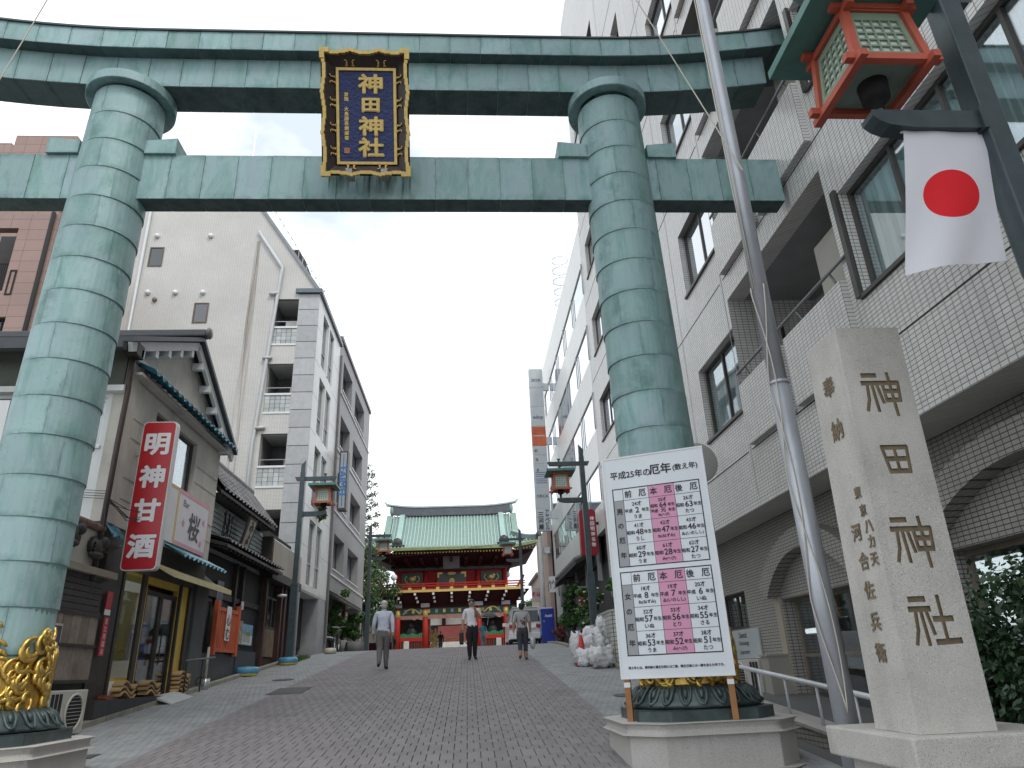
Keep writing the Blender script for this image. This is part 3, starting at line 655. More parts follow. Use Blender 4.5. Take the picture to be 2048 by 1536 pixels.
# ---------------------------------------------------------------- street lamps with hanging lanterns
def lamp_proto():
    """arm points to -X; foot at the origin"""
    t = thing('street_lamp', 'x', 'street lamp')
    MB().box(-.105, .105, -.105, .105, -.05, 2.25).build('post_sleeve', dark_steel, t, bev=.012)
    MB().box(-.112, .112, -.112, .112, 2.20, 2.25).build('sleeve_band', dark_steel, t, bev=.006)
    MB().box(-.075, .075, -.075, .075, 2.25, 5.72).build('post', dark_steel, t, bev=.01)
    MB().prism([(-.066, 5.72), (.066, 5.72), (.066, 5.94), (-.066, 6.10)], 'Y', -.066, .066).build('post_finial', dark_steel, t)
    MB().prism([(-.99, 5.45), (.18, 5.45), (.235, 5.56), (-1.05, 5.56)], 'Y', -.045, .045).build('crossbar', dark_steel, t, bev=.006)
    MB().prism([(-.76, 4.36), (-.70, 4.33), (-.54, 4.31), (-.07, 4.31), (-.07, 4.44), (-.80, 4.44), (-.80, 4.40)], 'Y', -.06, .06).build('bracket', dark_steel, t, bev=.004)
    MB().box(-.10, -.07, -.085, .085, 4.29, 4.46).build('bracket_plate', dark_steel, t)
    lx = -.70
    ln = MB().box(lx-.215, lx+.215, -.215, .215, 5.13, 5.17).build('lantern', vermilion, t)
    mb = MB(); h = .43
    for zz in (5.26,): mb._add([(lx-h, -h, zz-.07), (lx+h, -h, zz-.07), (lx+h, h, zz-.07), (lx-h, h, zz-.07), (lx-h, -h, zz), (lx+h, -h, zz), (lx+h, h, zz), (lx-h, h, zz), (lx, 0, zz+.10)],
        [(0, 3, 2, 1), (0, 1, 5, 4), (1, 2, 6, 5), (2, 3, 7, 6), (3, 0, 4, 7), (4, 5, 8), (5, 6, 8), (6, 7, 8), (7, 4, 8)])
    mb.build('lantern_roof', verdigris, ln)
    MB().tube([(lx, 0, 5.33), (lx, 0, 5.62), (lx, 0, 5.66)], [.03, .03, .055], 10).build('hanger', dark_steel, ln)
    b, tp, zb, zt = .235, .195, 4.69, 5.16           # body flares downwards
    for sx in (-1, 1):
        for sy in (-1, 1): MB().bar((lx+sx*tp, sy*tp, zt+.03), (lx+sx*b, sy*b, zb-.03), .048, .048).build('corner_post', vermilion, ln)
    for s in (-1, 1):
        MB().bar((lx-.315, s*b, zb), (lx+.315, s*b, zb), .05, .05).build('bottom_rail', vermilion, ln)
        MB().bar((lx+s*b, -.315, zb-.028), (lx+s*b, .315, zb-.028), .05, .05).build('bottom_rail', vermilion, ln)
        MB().bar((lx-.29, s*(tp+.005), zt+.01), (lx+.29, s*(tp+.005), zt+.01), .05, .05).build('top_rail', vermilion, ln)
        MB().bar((lx+s*(tp+.005), -.29, zt-.018), (lx+s*(tp+.005), .29, zt-.018), .05, .05).build('top_rail', vermilion, ln)
    for a in range(4):
        Mz = Matrix.Translation((lx, 0, 0)) @ Matrix.Rotation(a*math.pi/2, 4, 'Z')
        def P(u, z, d=0): k = (z-zb)/(zt-zb); e = b+(tp-b)*k; return (u*(e-.02), -(e-.004-d), z)
        mb = MB(); mb.poly([P(-1, zb+.02, .018), P(1, zb+.02, .018), P(1, zt-.02, .018), P(-1, zt-.02, .018)]); mb.xf(Mz); mb.build('paper_pane', paper_m, ln)
        mb = MB(); up = (0, 1, 0)
        for u0, u1, z0, z1, w_ in ((-1, 1, zb+.045, zb+.045, .05), (-1, 1, zt-.06, zt-.06, .07), (-.91, -.91, zb+.02, zt-.03, .04), (.91, .91, zb+.02, zt-.03, .04)):
            mb.bar(P(u0, z0, .006), P(u1, z1, .006), w_, .016) if z0 != z1 else mb.bar(P(u0, z0, .006), P(u1, z1, .006), .016, w_)
        for i in range(1, 5): u = -.83+1.66*i/5; mb.bar(P(u, zb+.05, .009), P(u, zt-.08, .009), .012, .012)
        for i in range(1, 5): z = zb+.07+(zt-zb-.16)*i/5; mb.bar(P(-.85, z, .009), P(.85, z, .009), .012, .012)
        mb.xf(Mz); mb.build('lattice', lattice_m, ln)
    MB().box(lx-b+.03, lx+b-.03, -b+.03, b-.03, zb+.015, zb+.022).build('lantern_base', M('frosted_acrylic', (.22, .30, .26), .25, .15, 5), ln)
    MB().tube([(lx, 0, zb-.20), (lx, 0, zb-.12), (lx, 0, zb-.115), (lx, 0, zb+.03)], [.03, .035, .085, .095], 18).build('lamp_socket', black_m, ln, True)
    MB().tube([(lx, 0, 4.44), (lx, 0, zb-.12)], .028, 8).build('support_pin', dark_steel, ln)
    return t
lp = lamp_proto(); GRP = 'street lamps with vermilion lanterns'
def lamp(x, y, rz, lab, first=False):
    o = lp if first else copy_tree(lp); o.location = (x, y, zg(y)); o.rotation_euler = (0, 0, rz); o['label'] = lab; o['group'] = GRP; WO[o.name] = Vector((x, y, zg(y))); return o
lamp(3.42, 3.36, 0, 'large near street lamp with red lantern at the top right corner', True)
lamp(-5.16, 22.05, math.pi, 'tall street lamp with red lantern in front of the grey dark-wood shops on the left')
lamp(3.56, 20.5, 0, 'street lamp with red lantern behind the pile of rubbish bags on the right')
x, z = PY(737, 1180, 36); lamp(x, 36, math.pi, 'far street lamp on the left beside the shrine gate trees')
x, z = PY(1052, 1180, 36); lamp(x, 38.5, 0, 'far street lamp on the right seen before the gate eaves')
# flag hung under the near bracket
def flag():
    x0, zt = PY(1804, 264, 3.36); x1, _ = PY(1966, 268, 3.36)
    t = thing('hanging_flag', 'white flag with a red disc hanging under the near lamp bracket', 'flag', ((x0+x1)/2, 3.36, zt))
    MB().tube([(x0-.01, 3.36, zt), (x1+.01, 3.36, zt)], .010, 8).build('flag_rod', white_p, t, True)
    mb = MB()
    for f_ in (.18, .86): x = x0+(x1-x0)*f_; mb.tube([(x, 3.36, zt-.035), (x, 3.355, zt+.05)], .004, 5)
    mb.build('cable_tie', black_m, t)
    bl, zbl = PY(1810, 552, 3.36); br_, zbr = PY(2016, 520, 3.36)
    nx, ny = 26, 40; mb = MB(); red = []; vs = []
    for j in range(ny+1):
        for i in range(nx+1):
            u, v = i/nx, j/ny
            x = (x0*(1-u)+x1*u)*(1-v)+(bl*(1-u)+br_*u)*v; z = zt*(1-v)+(zbl*(1-u)+zbr*u)*v
            sag = .012*math.sin(u*math.pi)*math.exp(-v*4)
            y = 3.345-.05*v*math.sin(u*3.1+.4)-.012*math.sin(u*9+v*5)*v-.02*math.exp(-((u-.5-.3*(v-.35))**2)*30)*max(0, .5-v)+.02*v*v
            vs.append((x, y, z-sag))
    fs = [(j*(nx+1)+i, (j+1)*(nx+1)+i, (j+1)*(nx+1)+i+1, j*(nx+1)+i+1) for j in range(ny) for i in range(nx)]
    mb._add(vs, fs)
    mt, tt, ns, lk, b = nodes('flag_cloth')
    uvn = ns.new('ShaderNodeUVMap'); uvn.uv_map = 'uv'; vm = ns.new('ShaderNodeVectorMath'); vm.operation = 'SUBTRACT'; lk.new(uvn.outputs[0], vm.inputs[0]); vm.inputs[1].default_value = (.5, .505, 0)
    sp = ns.new('ShaderNodeSeparateXYZ'); lk.new(vm.outputs[0], sp.inputs[0])
    r2 = math_(tt, 'ADD', math_(tt, 'POWER', math_(tt, 'DIVIDE', sp.outputs[0], .315), 2), math_(tt, 'POWER', math_(tt, 'DIVIDE', sp.outputs[1], .182), 2))
    lk.new(rgbmix(tt, (.72, .008, .018), (.68, .68, .73), ramp(tt, r2, .985, 1.0)), b.inputs['Base Color']); b.inputs['Roughness'].default_value = .8
    bump(tt, b, noise(tt, 5, 3), .02, .3)
    me = mb.mesh('cloth', mt, True); uv = me.uv_layers.new(name='uv')
    for p_ in me.polygons:
        for li, vi in zip(p_.loop_indices, p_.vertices): uv.data[li].uv = ((vi % (nx+1))/nx, 1-(vi//(nx+1))/ny)
    put('cloth', me, t)
    x, z = PY(2012, 518, 3.36); xe, ze = PY(2060, 650, 3.36)
    MB().tube([(x, 3.34, z), (x+.03, 3.34, z-.12), (x+.06, 3.34, z-.26), (xe, 3.34, ze)], .004, 5).build('tie_cord', rope_m, t)
flag()
# ---------------------------------------------------------------- wall, window and tile helpers
class Face:
    """axis 'X': wall at X=c facing sign; axis 'Y': wall at Y=c facing sign. u runs along the wall, d outwards"""
    def __init__(s, ax, c, sg): s.ax, s.c, s.sg = ax, c, sg
    def box(s, mb, u0, u1, d0, d1, z0, z1):
        a, b = s.c+s.sg*d0, s.c+s.sg*d1
        return mb.box(a, b, u0, u1, z0, z1) if s.ax == 'X' else mb.box(u0, u1, a, b, z0, z1)
    def pt(s, u, d, z): return (s.c+s.sg*d, u, z) if s.ax == 'X' else (u, s.c+s.sg*d, z)
    def fr(s, u, d, z):
        if s.ax == 'X': return frame(s.pt(u, d, z), (0, s.sg, 0), (0, 0, 1))
        return frame(s.pt(u, d, z), (-s.sg, 0, 0), (0, 0, 1))
def wall(F, mat, parent, u0, u1, z0, z1, holes=(), th=.22, name='wall', d=0):
    us = sorted({u0, u1, *[q for h in holes for q in h[:2] if u0 < q < u1]}); zs = sorted({z0, z1, *[q for h in holes for q in h[2:4] if z0 < q < z1]})
    mb = MB()
    for za, zb in zip(zs, zs[1:]):
        run = None
        for ua, ub in list(zip(us, us[1:]))+[(None, None)]:
            hole = ua is None or any(h[0]-1e-6 <= ua and ub <= h[1]+1e-6 and h[2]-1e-6 <= za and zb <= h[3]+1e-6 for h in holes)
            if hole:
                if run: F.box(mb, run[0], run[1], d-th, d, za, zb); run = None
            else: run = (run[0], ub) if run else (ua, ub)
    return mb.build(name, mat, parent)
frame_dk = M('bronze_window_frame', (.05, .045, .042), .45, .2); frame_al = M('aluminium_frame', (.42, .43, .44), .4, .1, metal=.4)
glass_c = GLASS('clear_glass', refl=.10); glass_d = GLASS('dark_glass', clear=False, refl=.10); glass_sky = GLASS('mirror_glass', clear=False, refl=.45, body=(.10, .13, .15))
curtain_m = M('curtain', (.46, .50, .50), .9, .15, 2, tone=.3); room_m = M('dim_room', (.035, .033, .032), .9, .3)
def window(F, parent, u0, u1, z0, z1, fm=frame_dk, gm_=glass_d, inset=.12, fw=.05, mull=(.5,), rows=(), sill=None, curtain=0, back=True, d=0, label=None):
    mb = MB(); a, b = d-inset-.05, d-inset
    for q in ((u0, u0+fw, z0, z1), (u1-fw, u1, z0, z1), (u0+fw, u1-fw, z0, z0+fw), (u0+fw, u1-fw, z1-fw, z1)): F.box(mb, q[0], q[1], a, b, q[2], q[3])
    us = [u0+fw]+[u0+(u1-u0)*q for q in mull]+[u1-fw]; zs = [z0+fw]+[z0+(z1-z0)*q for q in rows]+[z1-fw]
    for q in us[1:-1]: F.box(mb, q-fw*.45, q+fw*.45, a, b+.003, z0+fw, z1-fw)
    for q in zs[1:-1]: F.box(mb, u0+fw, u1-fw, a, b+.006, q-fw*.4, q+fw*.4)
    o = mb.build('window', fm, parent)
    for i, (p, q) in enumerate(zip(us, us[1:])):
        for r_, s_ in zip(zs, zs[1:]): mb = MB(); F.box(mb, p, q, b-.030, b-.024-.004*(i % 2), r_, s_); mb.build('pane', gm_, o)
    if sill is not None: mb = MB(); F.box(mb, u0-.03, u1+.03, d-inset, d+.04, z0-.05, z0-.002); mb.build('sill', sill, o)
    if curtain:
        mb = MB(); n = max(8, int((u1-u0)/.045)); rg = random.Random(int(u0*100+z0*10)); pu = None
        lo, hi = (u0, u0+(u1-u0)*curtain) if curtain > 0 else (u1+(u1-u0)*curtain, u1)
        for i in range(n):
            ua, ub = lo+(hi-lo)*i/n, lo+(hi-lo)*(i+1)/n; mb.tone = rg.random(); da, db = (.12+.02*(i % 2), .12+.02*((i+1) % 2))
            mb.poly([F.pt(ua, b-da, z0), F.pt(ub, b-db, z0), F.pt(ub, b-db, z1), F.pt(ua, b-da, z1)])
        mb.build('curtain', curtain_m, o)
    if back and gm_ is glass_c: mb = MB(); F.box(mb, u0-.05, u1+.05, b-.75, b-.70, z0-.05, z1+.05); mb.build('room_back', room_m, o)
    return o
def pantiles(F, parent, u0, u1, d0, z0, d1, z1, mat, pitch=.26, name='roof_tile', rows=4, lab=None):
    """rows of wavy clay tiles falling from (d0,z0) at the wall to (d1,z1) at the eave; each tile a part"""
    n = max(1, round((u1-u0)/pitch)); w = (u1-u0)/n; sl = Vector((d1-d0, z1-z0)); L = sl.length/rows; sl.normalize(); nr = Vector((-sl.y, sl.x)); 
    if nr.y < 0: nr = -nr
    for r_ in range(rows):
        for i in range(n):
            mb = MB(); k = 6; vs = []
            for e in (0, 1):
                for j in range(k+1):
                    f_ = j/k; hgt = .030*math.sin(f_*2*math.pi+.5)+.03+(.018 if e else 0)
                    dd = d0+sl.x*(r_+e*1.12)*L+nr.x*hgt; zz = z0+sl.y*(r_+e*1.12)*L+nr.y*hgt
                    vs.append(F.pt(u0+(i+f_*1.04)*w, dd, zz))
            m_ = k+1; vs += [tuple(Vector(v)-Vector((0, 0, .02))) for v in vs]
            fs = [(j, j+1, m_+j+1, m_+j) for j in range(k)]+[(m_+j, m_+j+1, 3*m_+j+1, 3*m_+j) for j in range(k)]
            mb.tone = random.Random(r_*97+i).random(); mb._add(vs, fs); mb.build(name, mat, parent)
def ac_unit(name, lab, F, u0, u1, d0, d1, z0, z1, parent=None, m_=None):
    m_ = m_ or M('ac_casing', (.47, .46, .42), .5, .08, 3, grime=.25)
    t = parent or thing(name, lab, 'air conditioner', F.pt((u0+u1)/2, (d0+d1)/2, z0))
    mb = MB(); F.box(mb, u0, u1, d0, d1, z0, z1); o = mb.build('casing', m_, t, bev=.012)
    r = min((z1-z0)*.40, (u1-u0)*.30); uc = u0+(u1-u0)*.66; zc = (z0+z1)/2
    mb = MB()
    mb.poly([F.pt(uc+r*math.cos(a), d1+.004, zc+r*math.sin(a)) for a in [2*math.pi*i/28 for i in range(28)]]); mb.build('fan_opening', black_m, o)
    mb = MB(); mb.tube([F.pt(uc+r*math.cos(a), d1+.012, zc+r*math.sin(a)) for a in [2*math.pi*i/28 for i in range(29)]], .016, 6, False); mb.build('fan_ring', m_, o, True)
    mb = MB()
    for i in range(-4, 5): zz = zc+r*i/5; h = math.sqrt(max(0, r*r-(zz-zc)**2)); mb.tube([F.pt(uc-h, d1+.012, zz), F.pt(uc+h, d1+.012, zz)], .004, 4)
    mb.build('fan_grille', m_, o)
    mb = MB()
    for i in range(3): a = u0+(u1-u0)*(.04+.10*i); F.box(mb, a, a+(u1-u0)*.075, d1+.001, d1+.005, z0+.08*(z1-z0), z1-.08*(z1-z0))
    mb.build('side_vent', black_m, o)
    return t
# ---------------------------------------------------------------- left: plaster shop with the gable
XL = -5.6; FL = Face('X', XL, 1)
plaster = M('plaster_white', (.52, .50, .455), .85, .10, 2, streak=.28, grime=.25, bmp=.4)
plaster2 = M('plaster_bright', (.66, .68, .68), .8, .06, 2, streak=.12)
darkwood = M('dark_wood', (.028, .022, .019), .55, .35, 8, bmp=.6)
oldwood = M('weathered_boards', (.225, .185, .155), .85, .25, 6, streak=.5, rnd=.22, bmp=.7, bs=60)
bluetile = M('glazed_blue_tile', (.05, .185, .26), .22, .3, 7, tone=.35, coat=.4)
greytile = M('grey_roof_tile', (.155, .15, .155), .5, .2, 8, tone=.35)
shop = thing('plaster_gable_shop', 'two storey white plaster shop with a gable and blue tile eaves on the left', 'shop', (-7.5, 11.1, zg(11.1)))
YN, YF = 11.12, 15.8; ZE = 6.0
wall(FL, plaster, shop, YN, YF, 3.30, ZE, [(12.35, 14.4, 4.45, 5.55)], .2)
FN = Face('Y', YN, -1)
wall(FN, plaster2, shop, -11, XL-.2, 2.6, 6.3, [(-6.75, -5.68-.2, 4.52, 5.35)], .2, name='side_wall')
bx('core', room_m, shop, -10.8, XL-.8, YN+.7, YF-.1, zg(11), ZE-.05)
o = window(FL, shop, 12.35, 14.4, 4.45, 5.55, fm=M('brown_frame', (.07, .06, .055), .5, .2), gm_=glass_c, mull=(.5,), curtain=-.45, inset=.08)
window(FN, shop, -6.75, -5.88, 4.52, 5.35, fm=white_p, gm_=glass_c, mull=(), curtain=1, inset=.06, sill=white_p)
mb = MB(); FN.box(mb, -11, XL+.02, 0, .14, 5.42, 5.52); mb.build('white_cornice', plaster2, shop)
mb = MB(); FN.box(mb, -11, XL-.05, 0, .05, 5.53, 6.2); mb.build('soffit_board', M('dark_soffit', (.10, .11, .09), .8, .2), shop)
for z in (5.12, 4.78, 4.10, 3.75):
    for a, b in ((YN+.05, 12.28), (14.48, YF-.03)): mb = MB(); FL.box(mb, a, b, 0, .012, z, z+.02); mb.build('wall_board_lip', plaster, shop)
mb = MB(); FL.box(mb, YN, YN+.34, 0, .03, 3.3, ZE); mb.build('corner_pilaster', plaster, shop)
# gable end above the wall: peak in the middle, facing the street
yp, zp = 13.32, 7.42
KN = .475; KF = (zp-ZE)/(YF-yp)
MB().prism([(YN, ZE), (YF, ZE), (yp, zp-.05), (YN, zp-.07-KN*(yp-YN))], 'X', XL-.2, XL-.02).build('gable_wall', plaster, shop)
roof_d = M('dark_metal_roof', (.055, .06, .068), .5, .2, 5)
rf = MB()
ov = .28
for ye in (YN-.5, YF+.30):
    k = KN if ye < yp else KF
    ze = zp-abs(ye-yp)*k
    rf._add([(-11, ye, ze), (XL+ov, ye, ze), (XL+ov, yp, zp+.02), (-11, yp, zp+.02), (-11, ye, ze+.09), (XL+ov, ye, ze+.09), (XL+ov, yp, zp+.11), (-11, yp, zp+.11)],
        [(0, 3, 2, 1), (4, 5, 6, 7), (0, 1, 5, 4), (1, 2, 6, 5), (2, 3, 7, 6), (3, 0, 4, 7)])
rfo = rf.build('roof', roof_d, shop)
MB().box(-11, XL+ov+.03, yp-.11, yp+.11, zp+.10, zp+.26).build('ridge', roof_d, rfo, bev=.03)
mb = MB(); mb.lathe([(.001, 0), (.10, .01), (.13, .05), (.10, .09), (.001, .1)], n=14); mb.xf(Matrix.Translation((XL+ov+.02, yp, zp+.2)) @ Matrix.Rotation(math.pi/2, 4, 'Y')); mb.build('ridge_end_tile', greytile, rfo, True)
for sg, ye in ((1, YF+.30), (-1, YN-.45)):
    ze = zp-abs(ye-yp)*(KN if sg < 0 else KF)
    MB().bar((XL+.16, yp, zp-.10), (XL+.16, ye, ze-.10), .07, .16).build('barge_board', plaster2, rfo)
    for i in range(5):
        f_ = (i+.6)/5.4; y = yp+(ye-yp)*f_; z = zp-.20+(ze-zp)*f_
        MB().box(XL-.01, XL+.2, y-.055, y+.055, z-.12, z+.02).build('rafter_end', plaster2, rfo)
MB().bar((XL+.045, YN-.02, ZE+.10), (XL+.045, YF+.02, ZE+.02), .05, .09).build('white_fascia', plaster2, shop)
pantiles(FL, shop, YN+.1, YF+.05, .0, 6.02, .30, 5.86, bluetile, .25, 'blue_eave_tile', 1)
MB().bar((XL+.10, YN+.05, 5.80), (XL+.10, YF, 5.80), .16, .05).build('eave_soffit', plaster, shop)
# downpipe with hopper on the corner
mb = MB(); mb.tube([(XL+.06, YN-.10, 6.05), (XL+.06, YN-.10, 5.75), (XL+.05, YN-.05, 5.45), (XL+.04, YN-.06, 4.5), (XL+.04, YN-.06, 2.4)], .045, 8); dp = mb.build('downpipe', M('brown_pipe', (.06, .04, .035), .5, .2), shop, True)
MB().box(XL-.02, XL+.20, YN-.30, YN-.02, 6.0, 6.24).build('rain_hopper', darkwood, dp, bev=.02)
MB().box(-11, XL+.12, YN-.62, YN-.48, 5.98, 6.10).build('gutter', roof_d, shop)
# single storey front nearer the camera
YG = 9.2
wall(FL, plaster, shop, YG, YN-.02, 2.58, 3.14, (), .2, name='parapet_wall')
MB().box(-11, XL-.2, YG, YN-.2, zg(11)-.2, 3.0).build('low_core', plaster, shop)
redtile = M('brown_coping_tile', (.19, .12, .09), .6, .25, 6, tone=.3)
for i in range(7):
    a = YG+i*.275; MB().tube([(XL+.02, a, 3.17), (XL+.02, a+.27, 3.17)], .065, 8).build('coping_tile', redtile, shop, True)
MB().bar((XL+.05, YG, 2.52), (XL+.05, YN+.55, 2.52), .12, .10).build('pale_gutter', M('pale_gutter', (.30, .27, .22), .7, .2), shop)
mb = MB()
for i in range(6): FL.box(mb, YG, YN+.35, -.05, .02+.012*(i % 2), 1.97+i*.085, 2.045+i*.085)
for i in range(6): mb = MB(); FL.box(mb, YG, YN+.32, -.05, .025, 1.965+i*.087, 2.043+i*.087); mb.build('dark_slat', M('dark_slats', (.045, .042, .040), .7, .2, 5), shop)
n = 9
for r_, (za, zb) in enumerate(((1.50, 1.90), (1.03, 1.47))):
    for i in range(n):
        a = YG+.1+i*.245; b = a+.237
        mb = MB(); FL.box(mb, a, b, -.05, .012+.004*((i*3+r_) % 3), za, zb); mb.build('board', oldwood, shop)
mb = MB(); FL.box(mb, YG, 11.5, -.02, .045, 1.465, 1.505); FL.box(mb, YG, 11.5, -.02, .04, .985, 1.03); FL.box(mb, YG, 11.5, -.02, .03, 1.895, 1.96); mb.build('rail', darkwood, shop)
mb = MB(); FL.box(mb, YG, 11.5, -.12, -.05, zg(YG)-.2, 1.9); mb.build('base_wall', M('base_dark', (.06, .058, .05), .9, .2), shop)
mb = MB(); FL.box(mb, 11.5, 12.1, -.3, -.02, .62, 3.3); mb.build('corner_post', darkwood, shop)
# yellow shop front
yel = M('yellow_wall', (.62, .43, .07), .6, .12, 2)
SZ = .74
mb = MB(); FL.box(mb, 11.55, 15.4, -1.0, .145, zg(11.4)-.3, SZ); step = mb.build('step', M('black_step', (.035, .035, .037), .7, .2), shop)
FY = Face('X', XL-.06, 1)
wall(FY, yel, shop, 12.2, 15.2, SZ, 2.72, [(13.2, 14.6, SZ, 2.60)], .1, name='yellow_wall')
MB().box(XL-.75, XL-.68, 12.2, 15.2, SZ, 2.72).build('inner_wall', yel, shop)
mb = MB(); FY.box(mb, 12.28, 12.86, .02, .026, 1.05, 2.66); mb.build('shop_window', glass_c, shop)
mb = MB(); FY.box(mb, 12.2, 12.95, .0, .03, SZ, 1.0); mb.build('white_plinth', white_p, shop)
for a, b in ((12.14, 12.22), (12.92, 13.06), (14.62, 14.68), (15.10, 15.25)): mb = MB(); FY.box(mb, a, b, -.05, .05, SZ, 2.72); mb.build('post', darkwood, shop)
dr = None
for a, b, hs in ((13.2, 13.89, 1), (13.91, 14.6, -1)):
    mb = MB()
    for q in ((a, a+.06, SZ, 2.5), (b-.06, b, SZ, 2.5), (a+.06, b-.06, SZ, SZ+.09), (a+.06, b-.06, 2.42, 2.5)): FY.box(mb, q[0], q[1], -.06, -.01, q[2], q[3])
    d_ = mb.build('door', darkwood, shop); mb = MB(); FY.box(mb, a+.06, b-.06, -.04, -.03, SZ+.09, 2.42); mb.build('pane', glass_c, d_)
    u = b-.1 if hs > 0 else a+.1; mb = MB(); mb.tube([FY.pt(u, .03, 1.25), FY.pt(u, .03, 1.95)], .013, 6); mb.build('handle', M('bronze', (.12, .09, .06), .3, metal=.8), d_)
mb = MB(); FL.box(mb, 12.2, YF, -.3, -.02, 2.72, 3.3); mb.build('fascia', M('dark_fascia', (.06, .055, .05), .7, .2), shop)
mb = MB(); mb._add([(XL-.05, 13.05, 2.98), (XL-.05, 16.3, 2.98), (XL+.42, 16.3, 2.78), (XL+.42, 13.05, 2.78), (XL+.42, 16.3, 2.68), (XL+.42, 13.05, 2.68), (XL-.05, 13.05, 2.95), (XL-.05, 16.3, 2.95)],
    [(0, 1, 2, 3), (3, 2, 4, 5), (6, 5, 4, 7), (0, 3, 5, 6), (1, 7, 4, 2)]); mb.build('awning', M('cream_awning', (.52, .46, .27), .8, .12, 4), shop)
pantiles(FL, shop, 13.3, YF, .02, 3.30, .36, 3.10, bluetile, .22, 'blue_eave_tile', 1)
pantiles(FL, shop, 11.18, 11.62, -.10, 3.36, .06, 3.12, bluetile, .25, 'blue_eave_tile', 1)
mb = MB(); FL.box(mb, 15.35, YF+.25, -.2, .02, zg(15.5)-.2, 2.95); mb.build('grey_pier', M('grey_render', (.085, .085, .088), .85, .15), shop)
mb = MB(); FL.box(mb, 15.05, 15.35, -.3, -.1, .8, 2.7); mb.build('dark_recess', black_m, shop)
# wiring on the corner
mb = MB(); rg = random.Random(9)
for i in range(6):
    a = (XL+.08, YN-.05, 3.55+rg.random()*.1); b = (XL+.25+.1*rg.random(), 11.9, 3.45+rg.random()*.15); mid = ((a[0]+b[0])/2, (a[1]+b[1])/2, min(a[2], b[2])-.12*rg.random()); mb.tube([a, mid, b], .006, 4)
for i in range(4): z = 3.62+.04*i; mb.tube([(-9, YN-.25, z+.5), (-7, YN-.2, z+.1), (XL+.05, YN-.1, z)], .006, 4)
mb.tube([(XL+.05, YN-.1, 3.6), (XL+.1, YN-.12, 2.9), (XL+.06, YN-.08, 2.2)], .006, 4)
tag(mb.build('utility_cables', M('cable', (.05, .05, .05), .7)), 'tangle of thin cables strung to the corner of the plaster shop', 'cables')
# goblin mask ornaments on the parapet
for y, z, lab in ((10.95, 2.86, 'dark carved dragon ornament on the parapet wall above the slats'), (10.22, 2.93, 'dark carved ornament half hidden behind the left torii pillar')):
    mb = MB(); rg = random.Random(int(y*10))
    mb.ball((XL+.06, y, z), (.09, .20, .15), 10, 8, lambda th, ph: 1+.18*math.sin(3*ph+2*th)); mb.ball((XL+.12, y+.10, z+.09), (.07, .11, .09), 8, 6); mb.ball((XL+.1, y-.05, z-.12), (.07, .2, .06), 8, 6)
    for i in range(7): a = rg.uniform(0, 6.28); mb.tube([(XL+.08, y+.1*math.cos(a), z+.1*math.sin(a)), (XL+.16, y+.24*math.cos(a), z+.2*math.sin(a))], [.03, .006], 5)
    tag(mb.build('carved_ornament', M('dark_bronze_ornament', (.03, .028, .026), .5, .3), None, True), lab, 'ornament')
# ---------------------------------------------------------------- signs and clutter of the plaster shop
def slab_sign(name, lab, cat, x0, x1, y0, y1, z0, z1, face_m, body_m, rnd_=.06):
    t = thing(name, lab, cat, ((x0+x1)/2, (y0+y1)/2, z0))
    def rr(a, b, c, d, r): return [(a+r+r*math.cos(q), c+r+r*math.sin(q)) for q in (math.pi, math.pi*1.25, math.pi*1.5)]+[(b-r+r*math.cos(q), c+r+r*math.sin(q)) for q in (math.pi*1.5, math.pi*1.75, 0)]+[(b-r+r*math.cos(q), d-r+r*math.sin(q)) for q in (0, math.pi/4, math.pi/2)]+[(a+r+r*math.cos(q), d-r+r*math.sin(q)) for q in (math.pi/2, math.pi*.75, math.pi)]
    MB().prism(rr(x0, x1, z0, z1, rnd_), 'Y', y0, y1).build('casing', body_m, t)
    MB().prism(rr(x0+.018, x1-.018, z0+.018, z1-.018, rnd_), 'Y', y0-.006, y0).build('sign_face', face_m, t)
    return t
Ys = 11.75; xa, zt = PY(281, 842, Ys); xb, _ = PY(352, 842, Ys); x2, zb = PY(243, 1142, Ys)
redf = M('sign_red', (.42, .012, .02), .35, .06, 3)
xa, xb = -5.52, -4.96
t = slab_sign('shop_sign', 'tall red vertical sign with white characters projecting from the plaster shop', 'sign', xa, xb, Ys, Ys+.14, zb, zt-.02, redf, M('sign_casing', (.60, .58, .58), .4, .05))
mb = MB(); hh = zt-zb
for ch, f_ in zip('明神甘酒', (.16, .385, .61, .84)): mb = MB(); write(mb, ch, .36, faceY((xa+xb)/2, Ys-.006, zt-.02-hh*f_), .017, lift=.004, sx=1.1); mb.build('white_character', white_print, t)
for z in (zb+.4, zt-.6): MB().tube([(XL, Ys+.07, z), (xa, Ys+.07, z)], .02, 6).build('bracket', M('sign_bracket', (.22, .38, .34), .5), t)
# bar sign, flat on the facade
t = thing('bar_sign', 'white panel sign with pink border and a brush written character below the window', 'sign', (XL+.05, 14.6, 3.4))
y0, y1, z0, z1 = 13.72, 15.38, 3.40, 4.42
mb = MB(); FL.box(mb, 13.0, y1, .02, .06, z0-.02, z1+.03); mb.build('panel', M('sign_pinkish_white', (.62, .60, .63), .5, .04), t)
pk = M('sign_pink_border', (.58, .28, .34), .5, .04)
mb = MB(); FL.box(mb, y0, y1, .061, .064, z1-.05, z1+.03); FL.box(mb, y0, y1, .061, .064, z0-.02, z0+.06); FL.box(mb, y1-.03, y1, .061, .064, z0+.06, z1-.05); mb.build('pink_border', pk, t)
mb = MB(); FL.box(mb, y0-.08, y0, .061, .065, z0-.02, z1+.03); FL.box(mb, 13.0, y0-.08, .061, .064, z1-.03, z1+.03); mb.build('yellow_border', M('sign_yellow_border', (.55, .40, .13), .5, .04), t)
